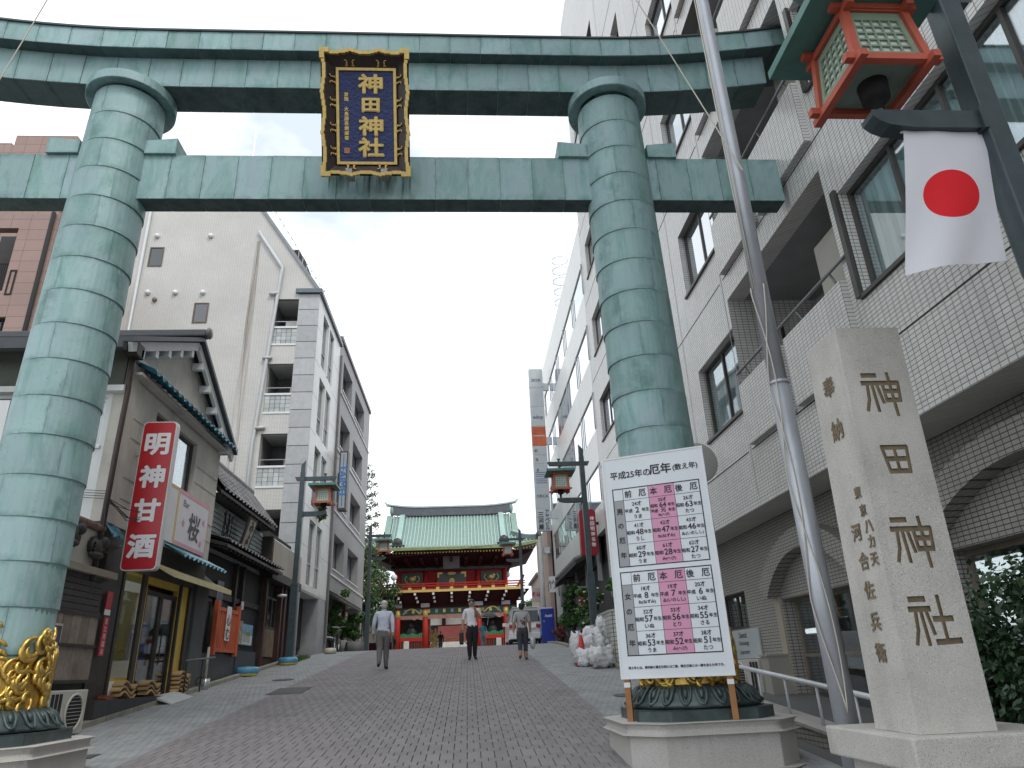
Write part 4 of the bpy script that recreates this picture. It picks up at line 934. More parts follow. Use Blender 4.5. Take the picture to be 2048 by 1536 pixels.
mb = MB(); write(mb, '桜', .52, FL.fr(14.62, .062, 3.85), .012, lift=.003, sx=1.1); write(mb, 'Bar', .13, FL.fr(14.1, .062, 4.22), 0, lift=.003, sx=1.2); mb.build('lettering', M('brush_grey', (.08, .075, .08), .6), t)
for yy, zz in ((14.05, 3.84), (15.12, 4.05), (15.05, 3.6)):
    mb = MB(); mb.poly([FL.pt(yy+(.085 if i % 2 == 0 else .045)*math.sin(2*math.pi*i/10), .067, zz+(.085 if i % 2 == 0 else .045)*math.cos(2*math.pi*i/10)) for i in range(10)]); mb.build('pink_blossom', pk, t)
# sign on the side wall at the frame's edge
x0, z0 = PY(-60, 905, 10.9); x1, z1 = PY(32, 797, 10.9); t = thing('wall_sign', 'dark framed white sign with black brush strokes at the left picture edge', 'sign', (x0, 10.95, z0))
MB().box(x0, x1, 10.9, 11.02, z0, z1).build('frame', darkwood, t); MB().box(x0, x1-.07, 10.89, 10.9, z0+.05, z1-.03).build('panel', white_p, t)
mb = MB(); write(mb, 'く', (z1-z0)*.6, faceY(x1-.35, 10.889, (z0+z1)/2-.05), .02, lift=.003); mb.build('lettering', blackprint, t)
# red slip banner, small notices
t = thing('red_banner', 'narrow red vertical banner with white characters on the dark corner post', 'banner', (XL, 11.72, 1.34))
mb = MB(); FL.box(mb, 11.64, 11.80, .02, .03, 1.36, 1.92); mb.build('cloth', redf, t); mb = MB(); write_col(mb, 'また南国商', .085, FL.fr(11.72, .03, 1.64), .11, lift=.003); mb.build('lettering', white_print, t)
t = thing('festival_banner', 'small red and white banner above the narrow red banner', 'banner', (XL, 11.7, 1.98))
mb = MB(); FL.box(mb, 11.62, 11.79, .02, .03, 2.03, 2.30); mb.build('red_upper', redf, t); mb = MB(); FL.box(mb, 11.62, 11.79, .02, .031, 1.95, 2.03); mb.build('white_lower', white_p, t)
y0, z1_ = PX(108, 1248, XL); t = thing('wall_poster', 'small poster with dark photo fixed on the weathered boards behind the pillar', 'poster', (XL, 10.4, 1.3))
mb = MB(); FL.box(mb, 10.18, 10.50, .03, .04, 1.22, 1.75); mb.build('sheet', M('poster_cream', (.55, .50, .42), .6), t); mb = MB(); FL.box(mb, 10.20, 10.48, .04, .043, 1.50, 1.72); mb.build('photo', M('poster_dark', (.07, .06, .10), .5, .5, 18), t)
mb = MB(); write(mb, '大', .16, FL.fr(10.34, .04, 1.36), .006, lift=.003); mb.build('lettering', redf, t)
ac_unit('air_conditioner', 'beige outdoor air conditioner unit standing beside the left pedestal', FL, 10.02, 10.98, -.02, .30, zg(10.5)+.05, .90)
for yy, nn, lab in ((12.62, 3, 'stack of curved tan roof tiles before the white plinth'), (13.62, 3, 'stack of curved tan roof tiles in front of the glass doors'), (14.98, 5, 'tall stack of tan roof tiles beside the metal stand')):
    t = thing('tile_stack', lab, 'roof tiles', (XL+.05, yy, SZ))
    for j in range(nn):
        mb = MB(); vs = []; z = SZ+.012+j*.075; rg = random.Random(j+int(yy*10)); sh = rg.uniform(-.03, .03)
        for e in (-.2, .2):
            for q in range(9): f_ = q/8; vs.append((XL+.05+e*.45, yy-.27+f_*.54+sh, z+.055*math.sin(f_*2*math.pi)+.05))
        vs += [(x, y, zz-.028) for x, y, zz in vs]
        mb._add(vs, [(q, q+1, 9+q+1, 9+q) for q in range(8)]+[(18+q, 27+q, 27+q+1, 18+q+1) for q in range(8)]+[(9+q, 9+q+1, 27+q+1, 27+q) for q in range(8)]+[(q, 18+q, 18+q+1, q+1) for q in range(8)]+[(0, 9, 27, 18), (8, 26, 35, 17)])
        mb.build('tile', M('tan_tile', (.36, .24, .12), .7, .2, 5, rnd=.2), t)
# stand with bar and bucket, broom
t = thing('metal_stand', 'wrought black metal stand with a grey bar in front of the yellow shop', 'stand', (XL+.2, 15.3, zg(15.3)))
for y in (14.75, 15.6):
    mb = MB()
    mb.tube([(XL+.22, y, zg(y)), (XL+.22, y, zg(y)+.62)], .012, 6)
    mb.tube([(XL+.22+.09*math.cos(a), y, zg(y)+.2+.09*math.sin(a)) for a in [2*math.pi*i/14 for i in range(15)]], .008, 5, False)
    mb.build('frame', black_m, t, True)
MB().tube([(XL+.22, 14.7, zg(14.7)+.66), (XL+.22, 16.3, zg(14.7)+.75)], .018, 8).build('bar', M('grey_bar', (.12, .12, .125), .5), t, True)
t = thing('post_in_bucket', 'pale wooden post standing in a small metal bucket by the kerb', 'post', (XL+.16, 16.0, zg(16)))
MB().tube([(XL+.16, 16.05, zg(16)+.02), (XL+.16, 16.05, 1.62)], .028, 8).build('post', M('pale_wood', (.36, .34, .30), .8, .15), t, True); mb = MB(); mb.lathe([(.001, 0), (.075, 0), (.095, .22), (.085, .22), (.07, .02)], (XL+.16, 16.05, zg(16)), 16); mb.build('bucket', galv, t, True)
tag(MB().tube([(XL-.1, 15.25, .85), (XL-.12, 15.4, 1.9)], .018, 6).build('broom_handle', galv), 'slanting pale broom handle leaning in the dark shop recess', 'broom')
tag(bx('sloping_slab', M('pale_ramp', (.40, .42, .43), .8, .1), None, 0, 1, 0, 1, 0, 1), 'grey plastic ramp plate laid on the kerb by the yellow shop', 'ramp plate')
o = bpy.data.objects['sloping_slab']; o.data = MB()._add([(XL+.08, 13.75, .74), (XL+.08, 14.75, .80), (XL+.42, 14.75, zg(14.75)+.02), (XL+.42, 13.75, zg(13.75)+.02), (XL+.08, 13.75, .70), (XL+.08, 14.75, .76), (XL+.42, 14.75, zg(14.75)), (XL+.42, 13.75, zg(13.75))], [(0, 3, 2, 1), (3, 7, 6, 2), (0, 4, 7, 3), (1, 2, 6, 5), (4, 5, 6, 7)]).mesh('sloping_slab', M('pale_ramp', (.4, .42, .43)))
tag(MB().box(XL-.05, XL+.09, 11.95, 12.25, SZ+.01, SZ+.06).build('red_tray', M('red_tray', (.22, .05, .03), .6)), 'small red brown tray on the black step', 'tray')
# ---------------------------------------------------------------- dark shop with grey tile roof and hanging sign
ds = thing('dark_tile_roof_shop', 'dark two storey wooden shop with grey tiled eaves next to the plaster shop', 'shop', (-7.5, 16.1, zg(16.1)))
siding = M('grey_siding', (.36, .40, .40), .7, .12, 3, grime=.4)
bx('core', room_m, ds, -10.5, XL-.35, 16.15, 24.5, zg(16), 5.1)
for i in range(10): z = 3.72+i*.118; MB()._add([(XL-.30, 16.1, z), (XL-.30, 20.9, z), (XL-.33, 20.9, z+.112), (XL-.33, 16.1, z+.112), (XL-.34, 16.1, z), (XL-.34, 20.9, z), (XL-.36, 20.9, z+.112), (XL-.36, 16.1, z+.112)], [(0, 1, 2, 3), (0, 4, 5, 1), (4, 7, 6, 5), (3, 2, 6, 7)]).build('siding_board', siding, ds)
def tiled_eave(parent, ya, yb, dw, zw, de, ze, rows, nm='roof'):
    mb = MB(); F_ = Face('X', XL, 1)
    mb._add([F_.pt(ya, dw, zw-.05), F_.pt(yb, dw, zw-.05), F_.pt(yb, de, ze-.05), F_.pt(ya, de, ze-.05), F_.pt(ya, dw, zw-.14), F_.pt(yb, dw, zw-.14), F_.pt(yb, de, ze-.12), F_.pt(ya, de, ze-.12)], [(0, 3, 2, 1), (4, 5, 6, 7), (3, 7, 6, 2), (0, 4, 7, 3), (1, 2, 6, 5)])
    o_ = mb.build(nm, darkwood, parent); pantiles(F_, o_, ya, yb, dw, zw, de, ze, greytile, .27, 'roof_tile', rows)
    mb = MB(); n = int((yb-ya)/.3)
    for i in range(n): y = ya+.1+i*.3; mb.bar(F_.pt(y, dw, zw-.17), F_.pt(y, de-.03, ze-.15), .05, .05)
    mb.build('rafters', darkwood, o_); return o_
o = tiled_eave(ds, 15.95, 20.75, -.72, 6.02, .06, 5.04, 6); MB().tube([(XL-.74, 15.95, 6.08), (XL-.74, 20.75, 6.08)], .11, 10).build('ridge_tile', greytile, o)
bx('upper_soffit', darkwood, ds, XL-.36, XL+.02, 16.1, 20.7, 4.92, 4.95)
tiled_eave(ds, 16.0, 21.0, -.35, 4.02, .32, 3.82, 3, 'lower_roof')
bx('dark_front', M('charcoal_front', (.022, .021, .022), .7, .3, 4), ds, XL-.34, XL-.30, 16.1, 21.0, zg(16), 3.7)
for y in (16.15, 18.55, 19.15, 20.95): MB().box(XL-.31, XL-.2, y, y+.12, zg(y)-.1, 3.7).build('post', darkwood, ds)
MB().box(XL-.31, XL-.24, 16.2, 21, 2.75, 2.88).build('lintel', darkwood, ds)
FD = Face('X', XL-.28, 1)
window(FD, ds, 16.4, 17.2, 1.75, 2.7, fm=darkwood, gm_=glass_d, mull=(.5,), inset=0, back=False)
MB()._add([(XL+.0, 15.95, 2.95), (XL+.0, 16.45, 2.95), (XL-.30, 16.45, 3.2), (XL-.30, 15.95, 3.2), (XL, 15.95, 2.88), (XL, 16.45, 2.88), (XL-.3, 16.45, 3.1), (XL-.3, 15.95, 3.1)], [(0, 1, 2, 3), (0, 4, 5, 1), (0, 3, 7, 4), (4, 7, 6, 5)]).build('small_coping', greytile, ds)
bx('base_wall', M('dark_stone_base', (.05, .053, .06), .6, .2, 3), ds, XL-.30, XL-.04, 16.1, 18.5, zg(16)-.2, 1.52)
bx('base_wall', M('blue_slate_base', (.035, .042, .06), .6, .2, 3), ds, XL-.30, XL-.02, 18.52, 20.2, zg(18.4)-.3, 1.62)
# beige boxed balcony and small wood shop beyond
beige = M('beige_panel', (.42, .385, .33), .7, .06, 2)
bx('balcony_box', beige, ds, XL-.5, XL+.02, 21.0, 24.55, 3.86, 4.72); bx('balcony_side', darkwood, ds, XL-.52, XL-.0, 20.86, 20.995, 3.80, 4.80); bx('balcony_base', darkwood, ds, XL-.5, XL+.06, 20.9, 24.6, 3.62, 3.855)
MB().tube([(XL-.05, 21.0, 4.76), (XL-.05, 24.5, 4.76)], .02, 6).build('handrail', galv, ds)
wd = M('warm_slats', (.17, .12, .07), .7, .2, 5, rnd=.2)
for i in range(7): a = 21.25+i*.2; MB().box(XL-.27, XL-.20, a, a+.17, 1.55, 2.3).build('vertical_slat', wd, ds)
window(Face('X', XL-.22, 1), ds, 21.3, 22.7, 2.32, 3.2, fm=darkwood, gm_=glass_d, mull=(.33, .66), inset=0)
for y in (21.1, 22.85, 23.3, 24.3): MB().box(XL-.3, XL-.12, y, y+.16, zg(y), 3.62).build('post', M('red_brown_post', (.055, .022, .018), .6, .2), ds)
MB().box(XL-.32, XL-.25, 21.1, 24.5, zg(21), 1.55).build('base_wall', M('brown_base', (.055, .03, .024), .7, .2), ds)
# hanging name board
t = thing('hanging_sign_board', 'slanted wooden board sign with black brush writing under the dark tiled eave', 'sign', (XL+.05, 18.3, 4.2))
Fh = frame((XL+.02, 18.35, 4.28), (0, 1, 0), (.28, -.10, .95))
mb = MB().box(-.34, .34, -.52, .52, -.05, 0); mb.xf(Fh); mb.build('board', darkwood, t); mb = MB().box(-.23, .23, -.46, .46, 0, .01); mb.xf(Fh); mb.build('pale_panel', M('aged_panel', (.40, .38, .31), .7, .12, 3), t)
mb = MB(); write_col(mb, 'みよし', .26, Fh @ Matrix.Translation((0, 0, .01)), .30, .014, lift=.004); mb.build('lettering', blackprint, t)
mb = MB()
for i in range(5): y = 17.1+i*.14; mb.tube([(XL-.22, y, 3.95), (XL-.18, y+.05*(-1)**i, 4.75)], .012, 5)
mb.tube([(XL-.2, 17.1, 4.7), (XL-.2, 17.7, 4.0)], .012, 5); mb.tube([(XL-.2, 17.1, 4.0), (XL-.2, 17.7, 4.7)], .012, 5)
tag(mb.build('iron_bracing', black_m), 'thin black crossed iron bracing on the pale grey siding', 'bracing')
# orange fence panel
org = M('orange_paint', (.46, .085, .025), .55, .12, 4)
t = thing('orange_fence', 'orange wooden balustrade panel with a paper banner on the dark shop front', 'fence', (XL+.02, 17.4, 1.55))
for y in (16.62, 18.18): mb = MB(); FL.box(mb, y, y+.12, -.02, .07, 1.48, 2.62); mb.build('post', org, t)
for z in (1.55, 2.42): mb = MB(); FL.box(mb, 16.74, 18.18, .0, .05, z, z+.08); mb.build('rail', org, t)
for i in range(13): a = 16.76+i*.11; mb = MB(); FL.box(mb, a, a+.07, .008, .038, 1.63, 2.42); mb.build('slat', org, t)
mb = MB(); FL.box(mb, 17.28, 17.60, .06, .066, 1.80, 2.55); bn = mb.build('paper_banner', white_p, t)
mb = MB(); write_col(mb, '心む', .24, FL.fr(17.44, .066, 2.1), .3, .006, lift=.003); mb.build('lettering', blackprint, bn)
# posters and tubs
def poster(name, lab, y0, y1, z0, z1, draw, d=-.27, X_=XL):
    t = thing(name, lab, 'poster', (X_, (y0+y1)/2, z0)); F_ = Face('X', X_, 1); mb = MB(); F_.box(mb, y0, y1, d, d+.02, z0, z1); mb.build('sheet', draw, t); return t, F_
t, F_ = poster('dessert_poster', 'blue and white poster of a shaved ice dessert on the dark shop front', 19.42, 20.55, 1.80, 2.32, M('poster_sky_blue', (.22, .42, .60), .5, .35, 3))
mb = MB(); F_.box(mb, 19.44, 20.53, -.25, -.246, 1.82, 2.05); mb.build('white_ground', white_p, t)
mb = MB(); mb.poly([F_.pt(20.0+.36*math.cos(a), -.244, 1.97+.13*math.sin(a)+.04*math.sin(3*a)) for a in [2*math.pi*i/20 for i in range(20)]]); mb.build('ice_heap', M('ice_grey', (.45, .47, .48), .6), t)
mb = MB(); mb.poly([F_.pt(20.12+.2*math.cos(a), -.242, 2.08+.055*math.sin(a)) for a in [2*math.pi*i/14 for i in range(14)]]); mb.build('green_topping', M('matcha_green', (.25, .30, .05), .6), t)
t, F_ = poster('menu_poster', 'narrow food menu poster beside the dessert poster', 19.02, 19.34, 1.80, 2.36, M('menu_tan', (.36, .30, .25), .5, .6, 7), -.18)
t, F_ = poster('paper_note', 'small white paper note on the black door post', 19.0, 19.2, 2.62, 2.82, white_p, -.17)
t, F_ = poster('drink_poster', 'dark poster panel behind the shop window left of the door', 17.3, 17.75, 2.6, 3.15, M('poster_dark_blue', (.05, .07, .13), .4, .6, 7), -.25)
bl = M('blue_plastic', (.10, .30, .48), .4, .1)
for x_, y_, lab in ((XL+.2, 18.85, 'blue round plastic weight tub by the blue slate wall'), (XL+.42, 22.0, 'blue round plastic weight tub at the foot of the left lamp')):
    t = thing('weight_tub', lab, 'tub', (x_, y_, zg(y_))); mb = MB(); mb.lathe([(.001, .0), (.25, .0), (.26, .05)], (x_, y_, zg(y_)+.012), 18); mb.build('yellow_foot', M('yellow_plastic', (.50, .42, .10), .5), t); mb = MB(); mb.lathe([(.25, .05), (.27, .08), (.27, .16), (.23, .20), (.06, .21), (.001, .22)], (x_, y_, zg(y_)+.012), 18); mb.build('tub', bl, t, True)
t = thing('weight_tub', 'pale round plastic weight tub farther up the left sidewalk', 'tub', (-4.9, 27, zg(27))); mb = MB(); mb.lathe([(.001, 0), (.2, .0), (.22, .1), (.18, .19), (.001, .2)], (-4.9, 27, zg(27)+.012), 18); mb.build('tub', M('cream_plastic', (.5, .47, .38), .5), t, True)
mb = MB()
mb.ball((XL-.0, 22.4, 3.28), (.16, .12, .05), 12, 6); tag(mb.build('dome_light', white_p, None, True), 'small white dome light beside the left lamp post', 'light')
# ---------------------------------------------------------------- left: white tiled apartment block with slanted roofline
XW = -5.8; YW = 25.33; FW_ = Face('X', XW, 1); FWN = Face('Y', YW, -1)
wt = TILE('white_wall_tile', (.575, .565, .545), .10, .05, (.36, .35, .335), .09, .03, .4, streak=.05, bmp=.5)
gran = M('granite_panel', (.40, .41, .43), .45, .08, 5, speck=.5, rnd=.10, streak=.12)
wb = thing('white_apartment_block', 'tall pale tiled apartment block with slanted roofline and stacked balconies on the left', 'building', (-10, YW, zg(YW)))
xl_, _ = PY(252, 560, YW); zr = 19.45; zc = 15.55; fz = [6.68+2.865*i for i in range(-1, 4)]      # ceilings of balcony openings
holes = []
ops = []
for i in range(4):
    zt = 15.20-2.87*i; zb = zt-2.02; ops.append((zb, zt)); holes.append((-7.60, -6.62, zb, zt))
ops.append((15.2-2.87*4, 15.2-2.87*4))
wall(FWN, wt, wb, xl_, -6.60, 2, 15.5, holes, .25, name='gable_wall')
MB().prism([(xl_, 15.5), (-6.6, 15.5), (-5.85, 15.5), (-8.42, zr+.15), (-9.6, 21.5), (xl_, 21.5)], 'Y', YW, YW+.25).build('gable_wall', wt, wb)
MB().bar((-5.72, YW-.03, 15.42), (-8.55, YW-.03, zr+.25), .12, .10, up=(0, 1, 0)).build('roof_edge', M('roof_edge_metal', (.22, .23, .25), .4, .1, metal=.4), wb)
bx('core', room_m, wb, xl_+.3, -7.3, YW+2.2, YW+5.6, 2, 19); bx('core', room_m, wb, -7.3, XW-.6, YW+2.2, YW+5.6, 2, 15.4)
MB()._add([(-5.85, YW+.2, 15.5), (-5.85, YW+5.6, 15.5), (-8.42, YW+5.6, zr+.15), (-8.42, YW+.2, zr+.15), (-9.6, YW+.2, 21.5), (-9.6, YW+5.6, 21.5)], [(0, 1, 2, 3), (3, 2, 5, 4)]).build('sloping_roof', M('roof_slope', (.3, .31, .33), .5, .1), wb)
# granite clad corner column, each panel a part
za = zg(YW)-.2; zz = za; r_ = 0
hs = []
z = 15.42
while z > 3.9: hs.append((z-.70, z)); z -= .7175
for zb_, zt_ in hs:
    MB().box(-6.595, XW+.004, YW-.012, YW-.002, zb_+.006, zt_-.006).build('granite_panel', gran, wb)
bx('corner_column', M('joint_dark', (.1, .1, .1)), wb, -6.6, XW-.02, YW, YW+.5, 3.7, 15.42)
# street facade, white panels with window bays
fac = M('white_facade_tile', (.66, .665, .66), .35, .05, 2, streak=.12, rnd=.06)
wy = (26.35, 28.75); fh = []
for i in range(4):
    zt = 15.05-2.87*i; fh.append((wy[0], wy[1], zt-2.35, zt))
wall(FW_, fac, wb, YW+.01, 30.35, 3.86, 15.42, fh, .22, name='street_facade')
for (a, b, c_, d_) in fh:
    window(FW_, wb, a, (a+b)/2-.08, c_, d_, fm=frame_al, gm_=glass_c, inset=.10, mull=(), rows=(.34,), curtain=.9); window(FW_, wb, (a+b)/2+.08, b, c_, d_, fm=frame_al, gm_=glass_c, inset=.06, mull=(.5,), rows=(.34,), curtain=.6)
    mb = MB(); FW_.box(mb, (a+b)/2-.08, (a+b)/2+.08, -.15, .02, c_, d_); mb.build('bay_pillar', fac, wb)
jl = M('panel_joint', (.30, .30, .30), .8)
for i in range(9):
    z = 15.42-1.435*i
    for a, b in ((YW+.02, wy[0]-.02), (wy[1]+.02, 30.34)): mb = MB(); FW_.box(mb, a, b, 0, .003, z-.012, z); mb.build('panel_joint', jl, wb)
MB().box(-6.75, XW+.10, YW-.14, 30.4, 15.44, 15.62).build('cornice', M('blue_grey_coping', (.12, .15, .18), .4, .1), wb)
# ground floor recess under the street facade
bx('soffit', M('soffit_white', (.62, .62, .60), .7), wb, XW-1.3, XW-.02, YW+.4, 29.2, 3.80, 3.855)
bx('entrance_wall', M('grey_stone_wall', (.22, .225, .23), .6, .1, 3), wb, XW-1.5, XW-1.3, YW, 30.3, zg(25), 3.8)
for a, b in ((YW+.02, YW+.30), (28.9, 30.3)): MB().box(XW-1.3, XW-.01, a, b, zg(25)-.2, 3.86).build('entrance_pier', M('grey_stone_panel', (.30, .31, .32), .5, .1, 3, rnd=.1), wb)
for z in (2.35, 3.0): MB().box(XW-1.25, XW-.005, YW+.3, YW+.303, z, z+.015).build('pier_joint', jl, wb)
# balconies
gb = M('glass_block', (.42, .45, .45), .12, .08, 3, rnd=.2)
for i in range(4):
    zb, zt = ops[i]; o = MB().box(-7.62, -6.60, YW+1.5, YW+1.6, zb-.05, zt+.05).build('balcony', M('balcony_shade', (.10, .10, .105), .8, .2), wb)
    MB().box(-7.6, -6.62, YW+.2, YW+1.5, zt-.01, zt+.06).build('ceiling', plaster2, o); MB().box(-7.6, -6.62, YW+.2, YW+1.5, zb-.1, zb).build('floor', concrete, o)
    for sx in (-7.62, -6.62): MB().box(sx-.04, sx+.04, YW+.25, YW+1.5, zb, zt).build('side_wall', M('balcony_side', (.18, .18, .175), .8, .1), o)
    for c_ in range(5):
        for r_ in range(4):
            x = -7.60+c_*.196; MB().box(x+.008, x+.188, YW+.02, YW+.09, zb+.02+r_*.17, zb+.18+r_*.17).build('glass_block', gb, o)
    MB().box(-7.62, -6.60, YW-.02, YW+.12, zb+.70, zb+.78).build('coping', white_p, o); MB().box(-7.62, -6.60, YW-.03, YW+.02, zb-.06, zb+.015).build('sill', white_p, o)
    mb = MB(); mb.tube([(-7.6, YW+.05, zb+1.02), (-6.62, YW+.05, zb+1.02)], .02, 6)
    for x in (-7.55, -6.67): mb.tube([(x, YW+.05, zb+.78), (x, YW+.05, zb+1.02)], .015, 5)
    mb.build('handrail', galv, o)
    mb = MB(); mb.tube([(-7.80, YW-.10, zt+.20), (-7.45, YW-.10, zt+.22)], .07, 8); mb.build('vent_pipe', M('vent_grey', (.5, .5, .48), .5), wb, True)
mb = MB(); mb.box(-7.2, -6.75, YW+.5, YW+.8, ops[0][0]+.02, ops[0][0]+1.25); mb.build('balcony_unit', M('ac_pale', (.5, .5, .48), .5), wb)
FB = Face('Y', YW, -1)
mb = MB(); x1, z1 = PY(519, 465, YW); x2, z2 = PY(566, 537, YW); x3, z3 = PY(523, 1030, YW)
mb.tube([(x1, YW-.08, z1), (x2, YW-.08, z2), (x2-.02, YW-.08, z2-.3), (-7.86, YW-.08, 9), (-7.88, YW-.08, 3)], .07, 8); mb.build('downpipe', M('pale_pipe', (.52, .54, .56), .4, .05), wb, True)
x1, z1 = PY(303, 425, YW); mb = MB(); mb.tube([(x1, YW-.08, z1+1), (x1, YW-.08, 2)], .06, 8); mb.build('downpipe', M('pale_pipe', (.52, .54, .56)), wb, True)
for a, b, c_, d_ in ((300, 495, 323, 533), (388, 606, 413, 646)):
    x0, z1_ = PY(a, b, YW); x1, z0_ = PY(c_, d_, YW); window(FWN, wb, x0+.03, x1, z0_, z1_, fm=M('bronze_frame', (.12, .085, .06), .5), gm_=glass_d, mull=(), inset=-.03, fw=.05)
for a, b in ((315, 473), (422, 473), (296, 586), (351, 586), (406, 586)): x, z = PY(a, b, YW); mb = MB(); mb.ball((x, YW-.05, z), (.11, .1, .11), 8, 6); mb.build('vent_cap', white_p, wb, True)
x, z = PY(310, 600, YW); mb = MB(); mb.ball((x, YW-.05, z), (.1, .08, .1), 8, 6); mb.build('vent_cap', M('vent_brown', (.2, .16, .13)), wb, True)
# rust stain under the roof pipe
mt, tt, ns, lk, b_ = nodes('rust_stain'); tr = ns.new('ShaderNodeBsdfTransparent'); ms = ns.new('ShaderNodeMixShader'); b_.inputs['Base Color'].default_value = (.19, .13, .085, 1); b_.inputs['Roughness'].default_value = .9
lk.new(math_(tt, 'MULTIPLY', ramp(tt, noise(tt, 1.2, 6, .7, stretch=(7, 1, .10)), .46, .72), .8), ms.inputs[0]); lk.new(tr.outputs[0], ms.inputs[1]); lk.new(b_.outputs[0], ms.inputs[2]); lk.new(ms.outputs[0], ns['Material Output'].inputs[0])
x1, z1 = PY(519, 480, YW); mb = MB(); mb.poly([(x1-.30, YW-.004, 6.5), (x1+.16, YW-.004, 6.5), (x1+.07, YW-.004, z1-.05), (x1-.12, YW-.004, z1-.05)]); mb.build('rust_stain', mt, wb)
# roof ladder rail
mb = MB()
for q in (0, .25): mb.tube([(-5.8, YW+.6+q, 16.0), (-8.3, YW+.6+q, zr+.85)], .02, 5)
for i in range(14): f_ = i/13; a = Vector((-5.8, YW+.6, 16.0)).lerp(Vector((-8.3, YW+.6, zr+.85)), f_); mb.tube([a, a+Vector((0, .25, 0))], .014, 4); mb.tube([a, a-Vector((0, 0, .42))], .012, 4)
mb.build('roof_railing', galv, wb)
# ---------------------------------------------------------------- left: grey corner building with vertical sign
gbm = M('grey_stone_tile', (.25, .245, .25), .55, .08, 3, speck=.25, streak=.1)
gb_ = thing('grey_office_block', 'grey stone office block with white window ledges just beyond the white block', 'building', (-9, 30.5, zg(30.5)))
FG = Face('X', XW, 1); wins = []
for i in range(5):
    z1 = 15.15-2.78*i; z0 = z1-1.5
    for a, b in ((31.4, 34.1), (35.2, 38.6)): wins.append((a, b, z0, z1))
wins = wins[:10]
wall(FG, gbm, gb_, 30.45, 40.85, 4.35, 15.85, wins, .5, name='facade')
for w_ in wins: window(FG, gb_, *w_, fm=frame_dk, gm_=glass_sky, inset=.35, mull=(.5,), sill=white_p)
bx('core', gbm, gb_, -14, XW-.9, 30.5, 40.8, 2, 15.8)
for z in (13.35, 10.55, 7.75, 5.0): mb = MB(); FG.box(mb, 30.47, 40.85, 0, .05, z-.04, z+.03); mb.build('string_course', M('ledge_white', (.6, .6, .6), .5), gb_)
MB().box(-14, XW+.08, 30.45, 40.95, 15.86, 16.05).build('coping', M('coping_brown', (.16, .14, .135), .5), gb_)
bx('entrance_shade', M('shop_shade', (.045, .04, .036), .8, .3), gb_, XW-1.3, XW-1.2, 30.5, 40.8, zg(30), 4.35)
MB()._add([(XW-.05, 31.2, 4.32), (XW-.05, 39.5, 4.32), (XW+.45, 39.5, 4.0), (XW+.45, 31.2, 4.0), (XW-.05, 31.2, 4.25), (XW-.05, 39.5, 4.25), (XW+.45, 39.5, 3.93), (XW+.45, 31.2, 3.93)], [(0, 3, 2, 1), (4, 5, 6, 7), (3, 7, 6, 2), (0, 4, 7, 3), (1, 2, 6, 5)]).build('awning', M('dark_awning', (.05, .045, .042), .7), gb_)
for y in (30.5, 40.4): MB().box(XW-1.2, XW, y, y+.4, zg(y)-.2, 4.35).build('pier', gbm, gb_)
for y in (32.3, 34.6, 37): MB().box(XW-.5, XW-.3, y, y+.25, zg(y)-.2, 4.3).build('timber_post', M('cedar_post', (.22, .10, .045), .7, .2), gb_)
ts = thing('vertical_sign', 'tall grey vertical sign with blue letters hung at the grey office corner', 'sign', (XW+.4, 30.6, 8.3))
Yt = 30.3; xa, zt = PY(683, 902, Yt); xb, zb = PY(697, 1019, Yt); xa, xb = XW+.25, XW+.62
MB().box(xa, xb, Yt, Yt+.5, zb, zt).build('casing', M('sign_dark_casing', (.07, .06, .055), .5), ts); MB().box(xa+.06, xb-.06, Yt-.01, Yt, zb+.08, zt-.08).build('sign_face', M('sign_grey_face', (.36, .39, .43), .4, .04), ts)
mb = MB(); Mv = frame(((xa+xb)/2, Yt-.012, (zt+zb)/2-.0), (0, 0, -1), (1, 0, 0)); write(mb, 'TAIMEI', .22, Mv, .014, w=1.35, lift=.003); mb.build('lettering', M('sign_blue_print', (.05, .18, .42), .5), ts); mb = MB(); mb.box((xa+xb)/2-.02, (xa+xb)/2+.02, Yt-.014, Yt-.011, zt-.95, zt-.15); mb.build('blue_bar', M('sign_blue_print', (.05, .18, .42), .5), ts); mb = MB(); mb.box((xa+xb)/2-.02, (xa+xb)/2+.02, Yt-.014, Yt-.011, zb+.15, zb+.85); mb.build('blue_bar', M('sign_blue_print', (.05, .18, .42), .5), ts)
for z in (zb+.3, zt-.3): MB().box(XW, xa, Yt+.2, Yt+.26, z, z+.06).build('bracket', galv, ts)
tag(MB().tube([(XW+.06, 30.42, 15), (XW+.06, 30.42, 2.2)], .05, 6).build('drain_pipe', M('drain_grey', (.16, .15, .15), .6)), 'dark drainpipe between the white block and the grey office block', 'pipe')
# ---------------------------------------------------------------- far left pink tiled block
pink_t = TILE('pink_wall_tile', (.30, .20, .175), .62, .42, (.13, .09, .08), .02, .05, .5, streak=.1)
pb = thing('pink_tiled_block', 'pinkish brown tiled block rising behind the plaster shop roof at far left', 'building', (-17, 20, zg(20)))
Yp = 21.0; FP = Face('Y', Yp, -1)
xr, zt = PY(120, 428, Yp); x0, _ = PY(-60, 500, Yp)
h2 = []
for a, b, c_, d_ in ((-60, 456, 38, 582), ): p0 = PY(a, d_, Yp); p1 = PY(c_, b, Yp); h2.append((p0[0], p1[0], p0[1], p1[1]))
for a, b, c_, d_ in ((8, 540, 35, 590), (-25, 634, 12, 684)): p0 = PY(a, d_, Yp); p1 = PY(c_, b, Yp); h2.append((p0[0]-.0, p1[0], p0[1], p1[1]))
wall(FP, pink_t, pb, x0, xr, 3, zt, h2[:1]+h2[2:], .3)
bx('core', M('pink_core', (.03, .028, .028)), pb, x0, xr-.3, Yp+1.2, Yp+5, 3, zt-.1); MB().box(xr-.3, xr, Yp+.3, Yp+5, 3, zt).build('side_wall', pink_t, pb)
